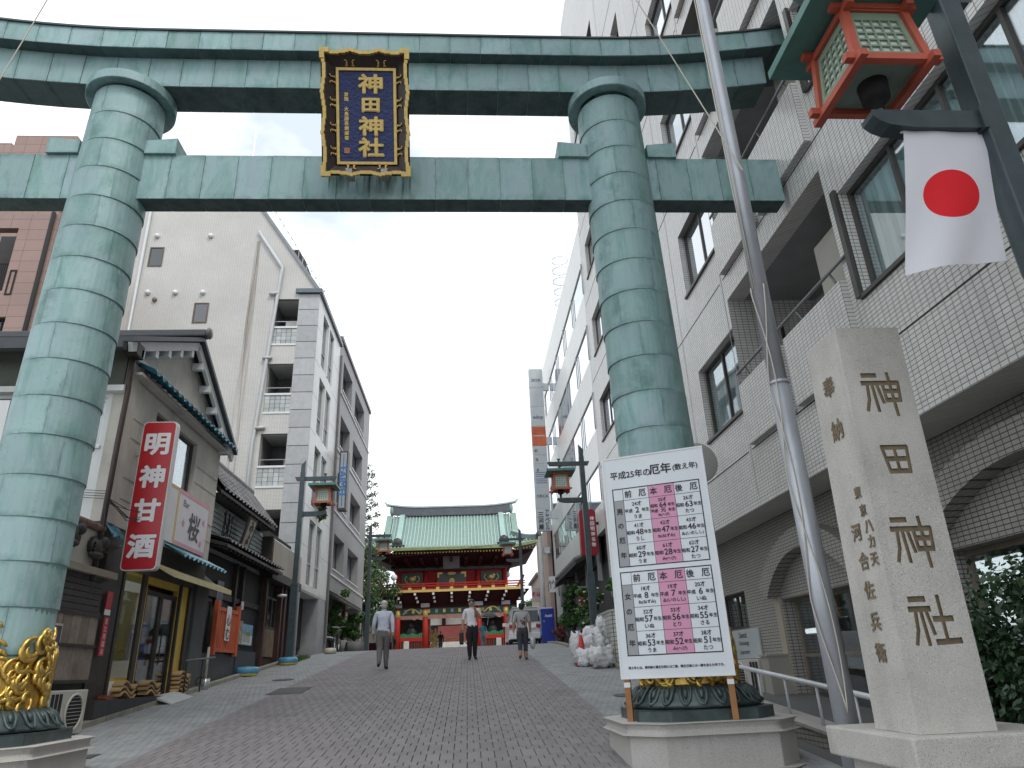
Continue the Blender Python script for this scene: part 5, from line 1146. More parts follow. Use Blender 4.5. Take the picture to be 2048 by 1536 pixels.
for h in h2[:1]: 
    mb = MB(); n = 16
    for i in range(n): x = h[0]+(h[1]-h[0])*i/n; mb.tube([(x, Yp+.1, h[2]), (x, Yp+.1, h[2]+1.1)], .015, 4)
    mb.tube([(h[0], Yp+.1, h[2]+1.1), (h[1], Yp+.1, h[2]+1.1)], .025, 5); mb.build('balcony_rail', black_m, pb)
window(FP, pb, *h2[2], fm=black_m, gm_=glass_d, mull=(.5,), inset=.15)
o = window(FP, pb, *h2[1], fm=black_m, gm_=glass_d, mull=(), inset=-.02)
Yq = 24.5; xa, za_ = PY(30, 284, Yq); xb, zb_ = PY(156, 272, Yq)
MB().box(xa, xb, Yq, Yq+6, 3, zb_).build('upper_storey', pink_t, pb); xc, zc_ = PY(24, 286, Yq+1); MB().box(-26, xc, Yq+1, Yq+6, 3, zc_).build('upper_storey', pink_t, pb)
xd, zd = PY(100, 530, Yp-.1); mb = MB(); xe, ze = PY(62, 690, Yp-.1); mb.tube([(xr-.15, Yp-.08, zt), (xr-.15, Yp-.08, 4)], .07, 8); mb.build('downpipe', black_m, pb, True)
Ym = 27.5; x0, z0 = PY(228, 690, Ym); x1, z1 = PY(275, 455, Ym)
mbk = thing('banded_block', 'narrow strip of brown building with white floor bands behind the left pillar', 'building', ((x0+x1)/2, Ym, zg(Ym)))
bx('wall', M('brown_glazing', (.16, .10, .09), .4, .2), mbk, x0-.8, x1+.3, Ym, Ym+3, 3, z1+2)
for i in range(7): z = z0+(z1-z0)*i/4.2; MB().box(x0-.8, x1+.3, Ym-.06, Ym-.005, z, z+.16).build('floor_band', white_p, mbk)
tag(MB().tube([(-9.9, YW+2, 20), (-9.9, YW+2, 26)], .05, 5).build('roof_aerial', galv), 'thin aerial on the roof of the white apartment block', 'aerial')
# ---------------------------------------------------------------- right: big tiled block
XR = 4.5; FR = Face('X', XR, -1)
rt = TILE('beige_wall_tile', (.63, .62, .60), .098, .049, (.14, .135, .13), .095, .06, .30, streak=.28, bmp=1.0, grime=.12)
rb = thing('beige_tiled_block', 'large beige tiled apartment block with balconies and arched ground floor on the right', 'building', (8, 4, zg(4)))
SF = 3.05; hol = []; wA = []; wB = []; wC = []; bal = []
for i in range(6):
    s = 4.66+SF*i; wA.append((10.21, 12.06, s, s+1.40)); wC.append((19.5, 21.5, s, s+1.40)); bal.append((6.86, 10.2, s+.32, s+1.93))
    wB.append((3.2, 6.62, s, s+1.38))
    if i >= 3: hol.append((14.2, 15.0, s, s+1.4))
    if i >= 4: hol += [(17.2, 18.3, s-.3, s+1.6), (20.0, 20.45, s+1.5, s+2.6)]
hol += wA+wB+wC+bal
wall(FR, rt, rb, -4, 22.35, 3.20, 27, hol, .30, name='facade')
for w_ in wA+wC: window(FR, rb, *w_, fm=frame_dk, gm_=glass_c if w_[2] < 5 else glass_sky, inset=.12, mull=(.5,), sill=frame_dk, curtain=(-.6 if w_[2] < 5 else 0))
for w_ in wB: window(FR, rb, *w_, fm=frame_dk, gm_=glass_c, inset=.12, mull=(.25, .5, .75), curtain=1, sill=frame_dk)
for h in hol:
    if h[0] in (14.2, 17.2, 20.0): window(FR, rb, *h, fm=frame_dk, gm_=glass_d, inset=.2, mull=())
bx('core', room_m, rb, XR+1.9, 13, -3.9, 22.3, 3, 26.9); bx('roof_slab', concrete, rb, XR+.01, 13, -4, 22.3, 26.8, 26.98); MB().box(XR+.3, 13, 22.05, 22.34, 3.2, 26.7).build('end_wall', rt, rb)
rail_m = M('grey_rail', (.18, .185, .19), .4, .1, metal=.4)
for i, (a, b, z0, z1) in enumerate(bal):
    o = MB().box(XR+1.55, XR+1.65, a, b, z0-.4, z1+.05).build('balcony', rt, rb)
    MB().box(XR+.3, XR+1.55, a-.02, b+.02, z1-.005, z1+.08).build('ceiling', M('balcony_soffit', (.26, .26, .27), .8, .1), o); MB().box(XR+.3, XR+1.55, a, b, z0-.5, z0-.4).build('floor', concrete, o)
    for y in (a-.08, b): MB().box(XR+.3, XR+1.55, y, y+.08, z0-.4, z1).build('side_wall', rt, o)
    mb = MB(); mb.tube([(XR-.03, a-.15, z0+.26), (XR-.03, b+.05, z0+.26)], .022, 8)
    for q in (.08, .36, .64, .92): y = a+(b-a)*q; mb.tube([(XR-.03, y, z0+.26), (XR+.1, y, z0-.02)], .018, 6)
    mb.build('handrail', rail_m, o, True)
    # proud parapet panels with stepped ends
    for pa, pb_ in ((a, 8.45), (8.62, b-.05)):
        mb = MB(); FR.box(mb, pa, pb_, .001, .09, z0-.98, z0+.004); mb.build('parapet_panel', rt, o)
    MB().box(XR+.35, XR+1.4, 7.35, 7.95, z0-.05, z0+1.15).build('water_heater', M('heater_beige', (.30, .29, .25), .5, .1, grime=.2), o, bev=.02)
for w_ in wB[:3]:      # framed glass screen beside the near windows
    mb = MB(); mb.box(XR-.05, XR+.01, 6.62, 6.70, w_[2]-.02, w_[3]+.05); mb.build('window_jamb', frame_dk, rb)
sm = M('sealant_joint', (.03, .028, .026), .8)
for i in range(6):
    z = 3.97+SF*i
    for a, b in ((4.4, 6.25), (6.4, 10.25), (10.4, 22.3)): mb = MB(); FR.box(mb, a, b, .0, .004, z-.018, z+.0); mb.build('sealant_joint', sm, rb)
for y in (10.33, 12.7, 16.5): mb = MB(); FR.box(mb, y-.01, y+.01, .0, .003, 3.25, 27); mb.build('sealant_joint', M('pale_sealant', (.35, .34, .32), .8), rb)
# rounded pier at the near end
mb = MB(); mb.lathe([(.32, 3.2), (.32, 27)], (XR+.12, 3.0, 0), 24, R(90), R(270)); mb.build('rounded_pier', rt, rb, True)
# overhang soffit, recessed ground floor with arches
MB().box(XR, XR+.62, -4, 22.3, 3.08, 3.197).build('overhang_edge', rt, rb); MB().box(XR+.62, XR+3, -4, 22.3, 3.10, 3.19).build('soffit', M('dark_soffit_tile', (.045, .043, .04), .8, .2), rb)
GX = 5.15; FGR = Face('X', GX, -1)
rtg = TILE('beige_ground_tile', (.36, .345, .32), .098, .049, (.07, .065, .06), .11, .05, .4, grime=.25)
arch = [(9.0, 11.65, .15, 1.80), (4.1, 7.35, .0, 1.9)]
wall(FGR, rtg, rb, 1, 18.5, -.2, 3.1, arch+[(13.2, 14.6, 1.45, 2.1)], .3, name='ground_floor_wall')
window(FGR, rb, 13.2, 14.6, 1.45, 2.1, fm=frame_dk, gm_=glass_d, mull=(.5,), inset=.1)
for a, b, z0, z1 in arch:
    o = window(FGR, rb, a, b, z0, z1, fm=M('shopfront_frame', (.20, .17, .13), .5), gm_=glass_c, mull=(.55,), rows=(.48,), inset=.2, fw=.06)
    yc = (a+b)/2; hw = (b-a)/2+.28; rise_ = .72; Rr = (hw*hw+rise_*rise_)/(2*rise_); zc = z1+.22+rise_-Rr; th0 = math.asin(hw/Rr); n = 22; mb = MB()
    for i in range(n):
        t0, t1 = -th0+2*th0*i/n, -th0+2*th0*(i+1)/n; vs = []
        for tt_ in (t0, t1):
            for rr_ in (Rr-.30, Rr):
                for xx in (GX-.22, GX+.02): vs.append((xx, yc+rr_*math.sin(tt_), zc+rr_*math.cos(tt_)))
        mb._add(vs, [(0, 4, 6, 2), (1, 3, 7, 5), (2, 6, 7, 3), (0, 1, 5, 4), (0, 2, 3, 1), (4, 5, 7, 6)])
    mb.build('arch_hood', rtg, rb)
for a in (8.75, 11.68): mb = MB(); FGR.box(mb, a, a+.2, 0, .03, .1, 1.9); mb.build('door_surround', M('beige_stone', (.36, .32, .26), .6, .1), rb)
bx('planting_bed_wall', rtg, rb, GX-.9, GX, 1, 7.4, -.6, .12)
# far end lower part
MB().box(XR, XR+.3, 18.5, 22.34, 2.9, 3.197).build('end_lintel', rt, rb); bx('end_recess', M('recess_dark', (.02, .018, .018), .9), rb, XR+1, XR+1.2, 18.5, 22.3, 1, 3.1)
t = thing('door_plate_sign', 'pale sign with small serif lettering on the ground floor wall behind the board', 'sign', (GX-.02, 12.9, .95))
mb = MB(); FGR.box(mb, 12.75, 14.3, .01, .04, .93, 1.43); mb.build('panel', M('sign_silver', (.42, .46, .47), .4, .05), t)
mb = MB()
for i, s in enumerate(('Dental', 'Technology', 'Laboratory')): write(mb, s, .10, FGR.fr(13.5, .042, 1.34-.15*i), 0, lift=.003)
mb.build('lettering', blackprint, t)
ac_unit('air_conditioner', 'pale outdoor air conditioner against the ground floor wall behind the handrail', FGR, 12.05, 13.3, .05, .4, .38, .92)
t = thing('utility_cabinet', 'plain beige metal cabinet standing beside the arched shopfront', 'cabinet', (GX-.2, 11.95, .3)); bx('body', M('cabinet_beige', (.33, .31, .28), .5, .06), t, GX-.36, GX-.01, 11.72, 12.02, .2, .95); bx('cap', M('cabinet_beige', (.33, .31, .28)), t, GX-.38, GX-.01, 11.70, 12.04, .95, .98)
# ramp wall and handrail beside the sidewalk
rw = thing('ramp_wall', 'low tiled wall rising along the ramp beside the right pedestal', 'wall', (3.62, 8, zg(8)))
mb = MB(); vs = []
for y in (5.2, 11.5):
    for x, dz in ((3.6, -.3), (3.86, -.3), (3.86, .13), (3.6, .13)): vs.append((x, y, zg(y)+dz))
mb._add(vs, [(0, 1, 2, 3), (4, 7, 6, 5), (0, 4, 5, 1), (1, 5, 6, 2), (2, 6, 7, 3), (3, 7, 4, 0)]); mb.build('tiled_body', rtg, rw)
mb = MB()
mb._add([(3.57, 5.2, zg(5.2)+.132), (3.9, 5.2, zg(5.2)+.132), (3.9, 11.5, zg(11.5)+.132), (3.57, 11.5, zg(11.5)+.132), (3.57, 5.2, zg(5.2)+.165), (3.9, 5.2, zg(5.2)+.165), (3.9, 11.5, zg(11.5)+.165), (3.57, 11.5, zg(11.5)+.165)], [(0, 3, 2, 1), (4, 5, 6, 7), (0, 1, 5, 4), (1, 2, 6, 5), (2, 3, 7, 6), (3, 0, 4, 7)]); mb.build('coping', concrete, rw)
MB().box(3.86, GX, 5.2, 18.5, -.4, zg(8)+.02).build('ramp_surface', concrete, rw)
hr = thing('handrail', 'white tubular handrail along the ramp behind the flagpole', 'handrail', (3.72, 8, zg(8)+.16))
MB().tube([(3.72, y, zg(y)+.56) for y in (5.4, 7, 9, 11.3)], .028, 10).build('top_rail', steelp, hr, True)
for i in range(8): y = 5.6+i*.78; MB().tube([(3.72, y, zg(y)+.15), (3.72, y, zg(y)+.54)], .017, 8).build('baluster', steelp, hr, True)
x, z = PY(1395, 925, 11.2); t = thing('traffic_mirror', 'grey back of a round traffic mirror behind the notice board', 'mirror', (x, 11.2, z))
mb = MB(); mb.lathe([(.001, .06), (.20, .05), (.33, .02), (.35, 0), (.34, -.02), (.001, -.02)], n=28); mb.xf(Matrix.Translation((x, 11.2, z)) @ Matrix.Rotation(R(90), 4, 'X')); mb.build('disc', M('mirror_back', (.36, .35, .34), .5, .08), t, True); MB().tube([(x+.05, 11.27, z+.1), (x+.05, 11.27, zg(11.2))], .03, 8).build('pole', galv, t, True)
# ---------------------------------------------------------------- right: white glazed block beyond
FQ = Face('X', XR, -1); gbx = thing('white_glazed_block', 'white panelled block with long mirror glass bands beyond the beige block', 'building', (8, 22.4, zg(22.4)))
wp = M('white_metal_panel', (.68, .685, .67), .3, .04, 2, rnd=.05, streak=.06)
YQ0, YQ1 = 22.42, 36.2
bands_ = [(13.7, 15.0), (11.02, 12.4), (8.42, 9.78), (5.95, 7.25)]; spand = [(15.0, 16.62), (12.4, 13.7), (9.78, 11.02), (7.25, 8.42), (5.05, 5.95)]
bx('core', M('glazed_core', (.06, .06, .062)), gbx, XR+.25, 14, YQ0+.05, YQ1-.05, 2, 16.5)
n = 10; w_ = (YQ1-YQ0)/n
for a, b in spand:
    for i in range(n): MB().box(XR, XR+.2, YQ0+i*w_+.008, YQ0+(i+1)*w_-.008, a+.006, b-.006).build('white_panel', wp, gbx)
for a, b in bands_:
    for i in range(n//2):
        o = MB().box(XR+.03, XR+.10, YQ0+i*2*w_, YQ0+i*2*w_+.07, a, b).build('mullion', frame_al, gbx)
        MB().box(XR+.045, XR+.055, YQ0+i*2*w_+.07, YQ0+(i+1)*2*w_, a, b).build('pane', glass_sky, o)
        mb = MB(); mb.tube([(XR-.02, YQ0+i*2*w_+.035, a), (XR-.02, YQ0+i*2*w_+.035, b)], .02, 6); mb.build('outer_rail', frame_al, o, True)
MB().box(XR, 14, YQ0-.03, YQ0, 3, 16.6).build('end_wall', wp, gbx); MB().box(XR-.005, 14, YQ1, YQ1+.2, 3, 16.62).build('end_wall', wp, gbx); MB().box(XR, 14, YQ0, YQ1, 16.62, 16.7).build('coping', wp, gbx)
# caged roof ladder
mb = MB(); x, z = PY(1129, 520, 30); 
for i in range(5):
    zz = 16.9+i*.62; mb.tube([(XR+.6+.42*math.cos(a), 31+.42*math.sin(a), zz+1.2) for a in [2*math.pi*j/18 for j in range(19)]], .022, 4, False)
for j in range(5): a = math.pi*(.5+j/4); mb.tube([(XR+.6+.42*math.cos(a), 31+.42*math.sin(a), 16.7), (XR+.6+.42*math.cos(a), 31+.42*math.sin(a), 20.7)], .014, 4)
lc = thing('roof_ladder_cage', 'hooped ladder cage standing on the roof of the white glazed block', 'ladder', (XR+.6, 31, 16.7)); mb.build('cage', galv, lc)
# shopfronts below it
dkf = M('dark_shopfront', (.03, .027, .027), .6, .3, 3); bx('shop_front', dkf, gbx, XR+.9, XR+1, YQ0, YQ1, 1, 4.9)
bx('tinted_upper', M('tinted_fascia', (.05, .055, .06), .3, .2), gbx, XR+.05, XR+.12, YQ0+1.6, YQ1-.4, 4.2, 5.04)
for i in range(5): y = YQ0+1.8+i*2.6; MB().box(XR-.02, XR+.12, y, y+.1, 3.6, 5.05).build('canopy_post', frame_al, gbx)
tg = Face('X', XR, -1)
mb = MB(); mb._add([tg.pt(25.0, -.2, 4.75), tg.pt(34, -.2, 4.75), tg.pt(34, .65, 4.38), tg.pt(25.0, .65, 4.38), tg.pt(25.0, -.2, 4.65), tg.pt(34, -.2, 4.65), tg.pt(34, .65, 4.28), tg.pt(25.0, .65, 4.28)], [(0, 1, 2, 3), (4, 7, 6, 5), (3, 2, 6, 7), (0, 3, 7, 4), (1, 5, 6, 2)]); cn = mb.build('canopy', darkwood, gbx)
for i in range(20): y = 25.1+i*.45; MB().tube([tg.pt(y, -.1, 4.78), tg.pt(y, .68, 4.44)], .09, 6).build('canopy_tile', greytile, cn, True)
for y in (23.5, 26.5, 29.5, 32.5): MB().box(XR+.55, XR+.75, y, y+.2, zg(y)-.2, 4.5).build('post', darkwood, gbx)
for i in range(4): y = 24.2+i*2.9; window(Face('X', XR+.85, -1), gbx, y, y+2.0, 1.9, 4.0, fm=darkwood, gm_=glass_d, mull=(.33, .66), inset=0)
def cloth(name, lab, mt_, Y, X0, X1, z0, z1, txt=None, tm=white_print):
    t = thing(name, lab, 'banner', ((X0+X1)/2, Y, z0)); MB().box(X0, X1, Y, Y+.02, z0, z1).build('cloth', mt_, t); MB().tube([(X0-.02, Y+.01, z1+.02), (X1+.02, Y+.01, z1+.02)], .012, 5).build('rod', galv, t)
    if txt: mb = MB(); write_col(mb, txt, (X1-X0)*.7, faceY((X0+X1)/2, Y-.002, (z0+z1)/2), (z1-z0)/(len(txt)+.4), .002, lift=.002); mb.build('lettering', tm, t)
cloth('red_banner', 'small pink red cloth banner hanging in the dark shop behind the right lamp', M('pink_red_cloth', (.40, .03, .05), .8), 24.2, 3.75, 3.98, 2.55, 3.4)
Yr = 23.4; x0, zt = PY(1160, 1019, Yr); x1, _ = PY(1190, 1019, Yr); _, zb = PY(1195, 1110, Yr)
t = slab_sign('shop_sign', 'dark red vertical sign with white characters behind the right street lamp', 'sign', x0-.05, x1, Yr, Yr+.3, zb, zt, M('sign_dark_red', (.30, .008, .018), .35, .05), M('sign_red_casing', (.28, .02, .03), .4), .1)
mb = MB(); write_col(mb, '神田明神名物', .13, faceY(x1-.14, Yr-.008, (zt+zb)/2+.02), .175, .005, lift=.003); mb.build('lettering', white_print, t); MB().box(x1, XR, Yr+.1, Yr+.2, zt-.5, zt-.42).build('bracket', black_m, t)
# tower of tenant signs
Yk = 34.0; x0, zt = PY(1057, 738, Yk); x1, _ = PY(1084, 738, Yk); _, zb = PY(1073, 1062, Yk)
t = thing('tenant_sign_tower', 'tall stack of white tenant sign boxes fixed to the glazed block', 'sign', ((x0+x1)/2, Yk, zb))
n = 8; h = (zt-zb)/n; sgw = M('tenant_sign_white', (.52, .56, .58), .4, .05)
box_m = [sgw, sgw, sgw, M('tenant_orange', (.60, .13, .045), .4, .3, 2), sgw, sgw, sgw, sgw]
MB().box(x0+.02, x1-.02, Yk+.02, Yk+.28, zb, zt).build('sign_core', galv, t)
cxm = (x0+x1)/2; wS = x1-x0
def sw(o, s, zz, w=None, hh=.2, dx=0, mt_=None, bold=.004): mb = MB(); write(mb, s, hh, faceY(cxm+dx, Yk-.002, zz), bold, w=w, lift=.003); mb.build('lettering', mt_ or M('tenant_grey_print', (.07, .09, .12), .6), o)
for i in range(n):
    z1 = zt-i*h; z0 = z1-h; o = MB().box(x0, x1, Yk, Yk+.3, z0+.02, z1-.02).build('sign_box', box_m[i], t); zm = (z0+z1)/2
    if i == 0: sw(o, 'SIOX', zm-.12, wS*.68)
    if i == 2: sw(o, 'adop', zm-.06, wS*.72)
    if i == 3: sw(o, 'compresso', zm, wS*.8, mt_=white_print)
    if i == 4:
        sw(o, '紅', zm+.3, None, .16, -.2, M('tenant_red_print', (.4, .03, .06), .6)); sw(o, '花', zm-.18, None, .16, -.18, M('tenant_red_print', (.4, .03, .06), .6)); sw(o, 'グラフィック', zm+.08, wS*.75, bold=0); sw(o, 'クイックプレスポート', zm-.38, wS*.8, bold=0)
    if i == 5:
        mb = MB()
        for q in (.22, .12, .02, -.12, -.22, -.32): mb.box(x0+.08, x1-.08, Yk-.004, Yk-.001, zm+q, zm+q+.035)
        mb.build('printed_line', M('tenant_blue_print', (.07, .12, .28), .6), o); sw(o, 'B', zm+.36, None, .14, -.16)
    if i == 6: sw(o, 'ORCA', zm+.1, wS*.78)
    if i == 7: 
        mb = MB(); write_col(mb, 'アヤベビル', .17, faceY(cxm+.17, Yk-.002, zm), .2, .006, lift=.003); write_col(mb, '三河屋', .24, faceY(cxm-.14, Yk-.002, zm-.05), .3, .008, lift=.003); mb.build('lettering', blackprint, o)
for z in (zt-1.2, zt-4.2, zb+.6): MB().box(x1, XR, Yk+.1, Yk+.22, z, z+.4).build('bracket', galv, t)
# pinkish house and fence further along
t = thing('pink_end_house', 'narrow pinkish rendered house wall beyond the glazed block', 'building', (5.2, 36.6, zg(36.6))); Yh = 36.5
x0, z1 = PY(1094, 1064, Yh); bx('wall', M('pink_render', (.42, .31, .27), .8, .06), t, x0, 9, Yh+.1, Yh+6, 1.5, 7.9); MB().box(x0+.2, x0+.28, Yh-.02, Yh+.06, 2, 7.6).build('downpipe', black_m, t)
t = thing('low_far_house', 'low cream house with a hanging sign far up the right side', 'building', (5.2, 44, zg(44))); x0, z1 = PY(1078, 1150, 46); bx('wall', M('cream_render', (.42, .38, .34), .8, .06), t, x0, 12, 46, 52, 1.5, z1); MB().box(x0-.2, 12, 45.8, 52.2, z1, z1+.15).build('roof', M('house_roof', (.2, .17, .16)), t)
x0, z1 = PY(1064, 1176, 42); x1, z0 = PY(1082, 1203, 42); t = thing('hanging_sign', 'pale square sign with red writing beside the utility pole', 'sign', (x0, 42, z0)); MB().box(x0, x1, 42, 42.2, z0, z1).build('panel', M('pale_lilac_sign', (.50, .46, .48), .5), t); mb = MB(); write(mb, 'そば', .25, faceY((x0+x1)/2, 41.99, z1-.35), .01, lift=.004); mb.build('lettering', redf, t)
x0, z1 = PY(1098, 1153, 30); x1, z0 = PY(1112, 1184, 30); t = thing('shop_sign_board', 'white square shop sign with grey writing under the glazed block canopy', 'sign', (x0, 30, z0)); MB().box(x0, x1, 30, 30.15, z0, z1).build('panel', white_p, t); mb = MB(); write(mb, '竹', .35, faceY((x0+x1)/2, 29.99, (z0+z1)/2), .006, lift=.004); mb.build('lettering', M('grey_writing', (.25, .22, .2), .6), t); MB().box(x1, XR+.4, 30.05, 30.1, z1-.1, z1-.05).build('bracket', black_m, t)
x0, z1 = PY(1077, 1073, 36.5); t = thing('utility_pole', 'pale steel utility pole with a speaker box beside the parked van', 'pole', (x0, 36.5, zg(36.5))); xb, _ = PY(1088, 1215, 36.5); MB().tube([(xb, 36.5, zg(36.5)), (xb, 36.5, z1)], .11, 10).build('pole', M('pole_grey', (.48, .50, .51), .5, .06), t, True); MB().box(xb+.15, xb+.45, 36.3, 36.6, z1-.9, z1-.6).build('speaker_box', galv, t)
mb = MB(); mb.tube([(xb, 36.5, z1-.1), (-2, 44, z1+.5), (-9, 50, z1+1)], .012, 4); tag(mb.build('overhead_wire', black_m), 'thin overhead wire crossing in front of the gate roof', 'wire')
# ---------------------------------------------------------------- two storey shrine gate
YG = 58.0; red = M('lacquer_red', (.22, .010, .010), .65, .12, 4, spec=.25); redd = M('lacquer_dark_red_shaded', (.030, .004, .005), .75, .2, 4, spec=.2); orr = M('lacquer_orange_red', (.34, .022, .012), .55, .12, 4, spec=.3)  # redd: dark red, deepened further to paint in the under-eave shade
grn = M('painted_green', (.015, .055, .04), .5, .25, 6); blk = M('lacquer_black', (.012, .014, .016), .3, .2); gtile = M('gate_roof_copper', (.20, .30, .265), .5, .12, 3, tone=.12, streak=.15)
gt = thing('shrine_gate', 'red two storey shrine gate with green tiled roof at the top of the street', 'gate', (-1.15, YG+2, zg(YG)))
zg0 = zg(YG); Z = lambda y, Y=YG, x=900: PY(x, y, Y)[1]; Xp = lambda x, Y=YG, y=1200: PY(x, y, Y)[0]
px_ = [Xp(796), Xp(851), Xp(957), Xp(1011)]; gc = (px_[0]+px_[3])/2
zcap = Z(1208); zl1 = Z(1230); zl0 = Z(1236)
for yy in (YG, YG+2, YG+4):
    for x in px_:
        o = MB().tube([(x, yy, zg0-.1), (x, yy, zcap-.2)], .22, 14).build('pillar', orr, gt, True)
        if yy == YG:
            MB().box(x-.34, x+.34, yy-.3, yy+.3, zcap-.2, zcap+.1).build('pillar_cap', M('cap_grey', (.32, .32, .34), .6), o); mb = MB(); mb.tube([(x, yy, zl1-.1), (x, yy, zl1+.45)], .235, 14); mb.build('gilt_band', gold_paint, o, True); MB().tube([(x, yy, zg0-.1), (x, yy, zg0+.12)], .36, 14).build('stone_foot', granite, o)
L0, L1 = px_[0]-.9, px_[3]+.9
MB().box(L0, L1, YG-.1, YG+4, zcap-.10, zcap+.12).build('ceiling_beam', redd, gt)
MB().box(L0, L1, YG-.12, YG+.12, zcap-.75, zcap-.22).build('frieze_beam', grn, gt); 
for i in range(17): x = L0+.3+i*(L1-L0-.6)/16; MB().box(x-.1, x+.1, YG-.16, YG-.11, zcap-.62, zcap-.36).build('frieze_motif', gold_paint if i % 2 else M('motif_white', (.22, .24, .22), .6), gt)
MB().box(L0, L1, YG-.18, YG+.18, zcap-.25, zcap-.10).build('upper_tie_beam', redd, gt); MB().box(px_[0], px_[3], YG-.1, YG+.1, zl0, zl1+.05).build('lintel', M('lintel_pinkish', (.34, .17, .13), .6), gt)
# carved panels above side bays
for a, b in ((px_[0], px_[1]), (px_[2], px_[3])):
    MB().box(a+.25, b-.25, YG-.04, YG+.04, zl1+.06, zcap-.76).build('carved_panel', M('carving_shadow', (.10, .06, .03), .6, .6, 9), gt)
    mb = MB(); mb.tube([(a+.4+(b-a-.8)*t_, YG-.1, zl1+.12+.42*math.sin(t_*math.pi)) for t_ in [i/12 for i in range(13)]], .06, 6); mb.build('carved_arch', gold_paint, gt, True)
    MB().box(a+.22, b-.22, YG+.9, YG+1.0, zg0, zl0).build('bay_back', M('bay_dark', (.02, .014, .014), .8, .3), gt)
    z1 = Z(1265); z2 = Z(1272); z3 = Z(1280)
    for i in range(12): x = a+.3+(b-a-.6)*i/11; MB().box(x-.055, x+.055, YG-.03, YG+.03, z2, z1+.06*math.sin(i*1.3)).build('green_paling', M('paling_green', (.03, .20, .09), .5), gt)
    MB().box(a+.2, b-.2, YG-.07, YG+.07, z3, z2).build('rail', orr, gt)
    for i in range(13): x = a+.28+(b-a-.56)*i/12; MB().box(x-.035, x+.035, YG-.02, YG+.02, zg0, z3).build('lower_paling', grn if i % 2 else orr, gt)
    mb = MB(); cx = (a+b)/2
    mb.ball((cx, YG+.5, zl0-1.2), (.45, .25, .7), 8, 6); mb.ball((cx, YG+.45, zl0-.45), (.2, .2, .25), 8, 6); mb.build('guardian_figure', M('guardian_dark', (.015, .013, .012), .6, .3), gt, True)
# bracket zone below the balcony
zb0 = zcap+.10; Yb = YG-1.1; zb1 = PY(900, 1182, Yb)[1]
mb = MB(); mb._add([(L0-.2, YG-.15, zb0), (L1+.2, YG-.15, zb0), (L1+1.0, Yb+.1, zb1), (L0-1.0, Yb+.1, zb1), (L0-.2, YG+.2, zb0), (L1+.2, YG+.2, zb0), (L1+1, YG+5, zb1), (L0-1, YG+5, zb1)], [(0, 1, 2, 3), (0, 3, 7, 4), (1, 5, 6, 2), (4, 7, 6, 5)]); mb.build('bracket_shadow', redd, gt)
for i in range(9):
    x = L0-.1+(L1-L0+.2)*i/8
    for j in range(3):
        f_ = (j+.5)/3; y = YG-.2+(Yb-YG+.2)*f_; z = zb0+(zb1-zb0)*f_; xx = x+(x-gc)*.10*f_
        o = MB().box(xx-.13, xx+.13, y-.25, y+.2, z-.16, z+.10).build('bracket_arm', redd, gt); MB().box(xx-.08, xx+.08, y-.262, y-.251, z-.12, z+.06).build('bracket_tip', M('tip_white', (.62, .58, .56), .6), o)
B0, B1 = gc-5.55, gc+5.55
MB().box(B0, B1, Yb, YG+5, zb1, zb1+.10).build('balcony_floor', red, gt); MB().box(B0-.02, B1+.02, Yb-.06, Yb, zb1-.02, zb1+.16).build('gilt_edge', gold_paint, gt)
zr1 = PY(900, 1163, Yb)[1]
for q in (.28, .55, .80): MB().box(B0-.25, B1+.25, Yb+.08, Yb+.16, zb1+(zr1-zb1)*q, zb1+(zr1-zb1)*q+.10).build('balcony_rail', orr, gt)
for sx in (B0+.1, B1-.1):
    for q in (.28, .55, .80): MB().box(sx-.05, sx+.05, Yb+.1, YG+4.5, zb1+(zr1-zb1)*q, zb1+(zr1-zb1)*q+.10).build('balcony_rail', orr, gt)
for i in range(11): x = B0+.1+(B1-B0-.2)*i/10; o = MB().box(x-.07, x+.07, Yb+.06, Yb+.18, zb1+.1, zr1).build('balcony_post', orr, gt); MB().box(x-.13, x+.13, Yb+.0, Yb+.055, zb1+.12, zb1+.34).build('gilt_fitting', gold_paint, o)
mb = MB()
for s in (-1, 1): mb.bar((gc+s*5.4, Yb+.12, zb1+.2), (gc+s*5.75, Yb+.12, zr1+.35), .12, .14)
mb.build('corner_horn', orr, gt)
# upper storey wall with panels
U0, U1 = px_[0]-.1, px_[3]+.1; Yu = YG+.2; zu1 = PY(900, 1140, Yu)[1]
MB().box(U0, U1, Yu, YG+4, zb1, zu1).build('upper_wall', red, gt)
for x in px_: MB().tube([(x, Yu-.05, zb1), (x, Yu-.05, zu1)], .2, 12).build('upper_pillar', red, gt, True)
zc0, zc1 = zb1+.15, zu1-.18
o = MB().box(gc-1.15, gc+1.15, Yu-.12, Yu-.02, zc0, zc1).build('black_door', blk, gt)
mb = MB()
for sx in (-1, 1):
    for zz in (zc0, zc1): mb.box(gc+sx*.75, gc+sx*1.15, Yu-.13, Yu-.121, zz-(.0 if zz == zc0 else .14), zz+(.14 if zz == zc0 else 0)); mb.box(gc+sx*1.02, gc+sx*1.15, Yu-.131, Yu-.1205, zz-(.0 if zz == zc0 else .4), zz+(.4 if zz == zc0 else 0))
mb.poly([(gc+.22*math.cos(a), Yu-.13, (zc0+zc1)/2+.26*math.sin(a)) for a in [2*math.pi*i/16 for i in range(16)]])
for zz in (zc0+.1, zc1-.1): mb.poly([(gc+.36*math.cos(a), Yu-.13, zz+.12*math.sin(a)) for a in [2*math.pi*i/12 for i in range(12)]])
mb.build('gilt_fittings', gold_paint, o)
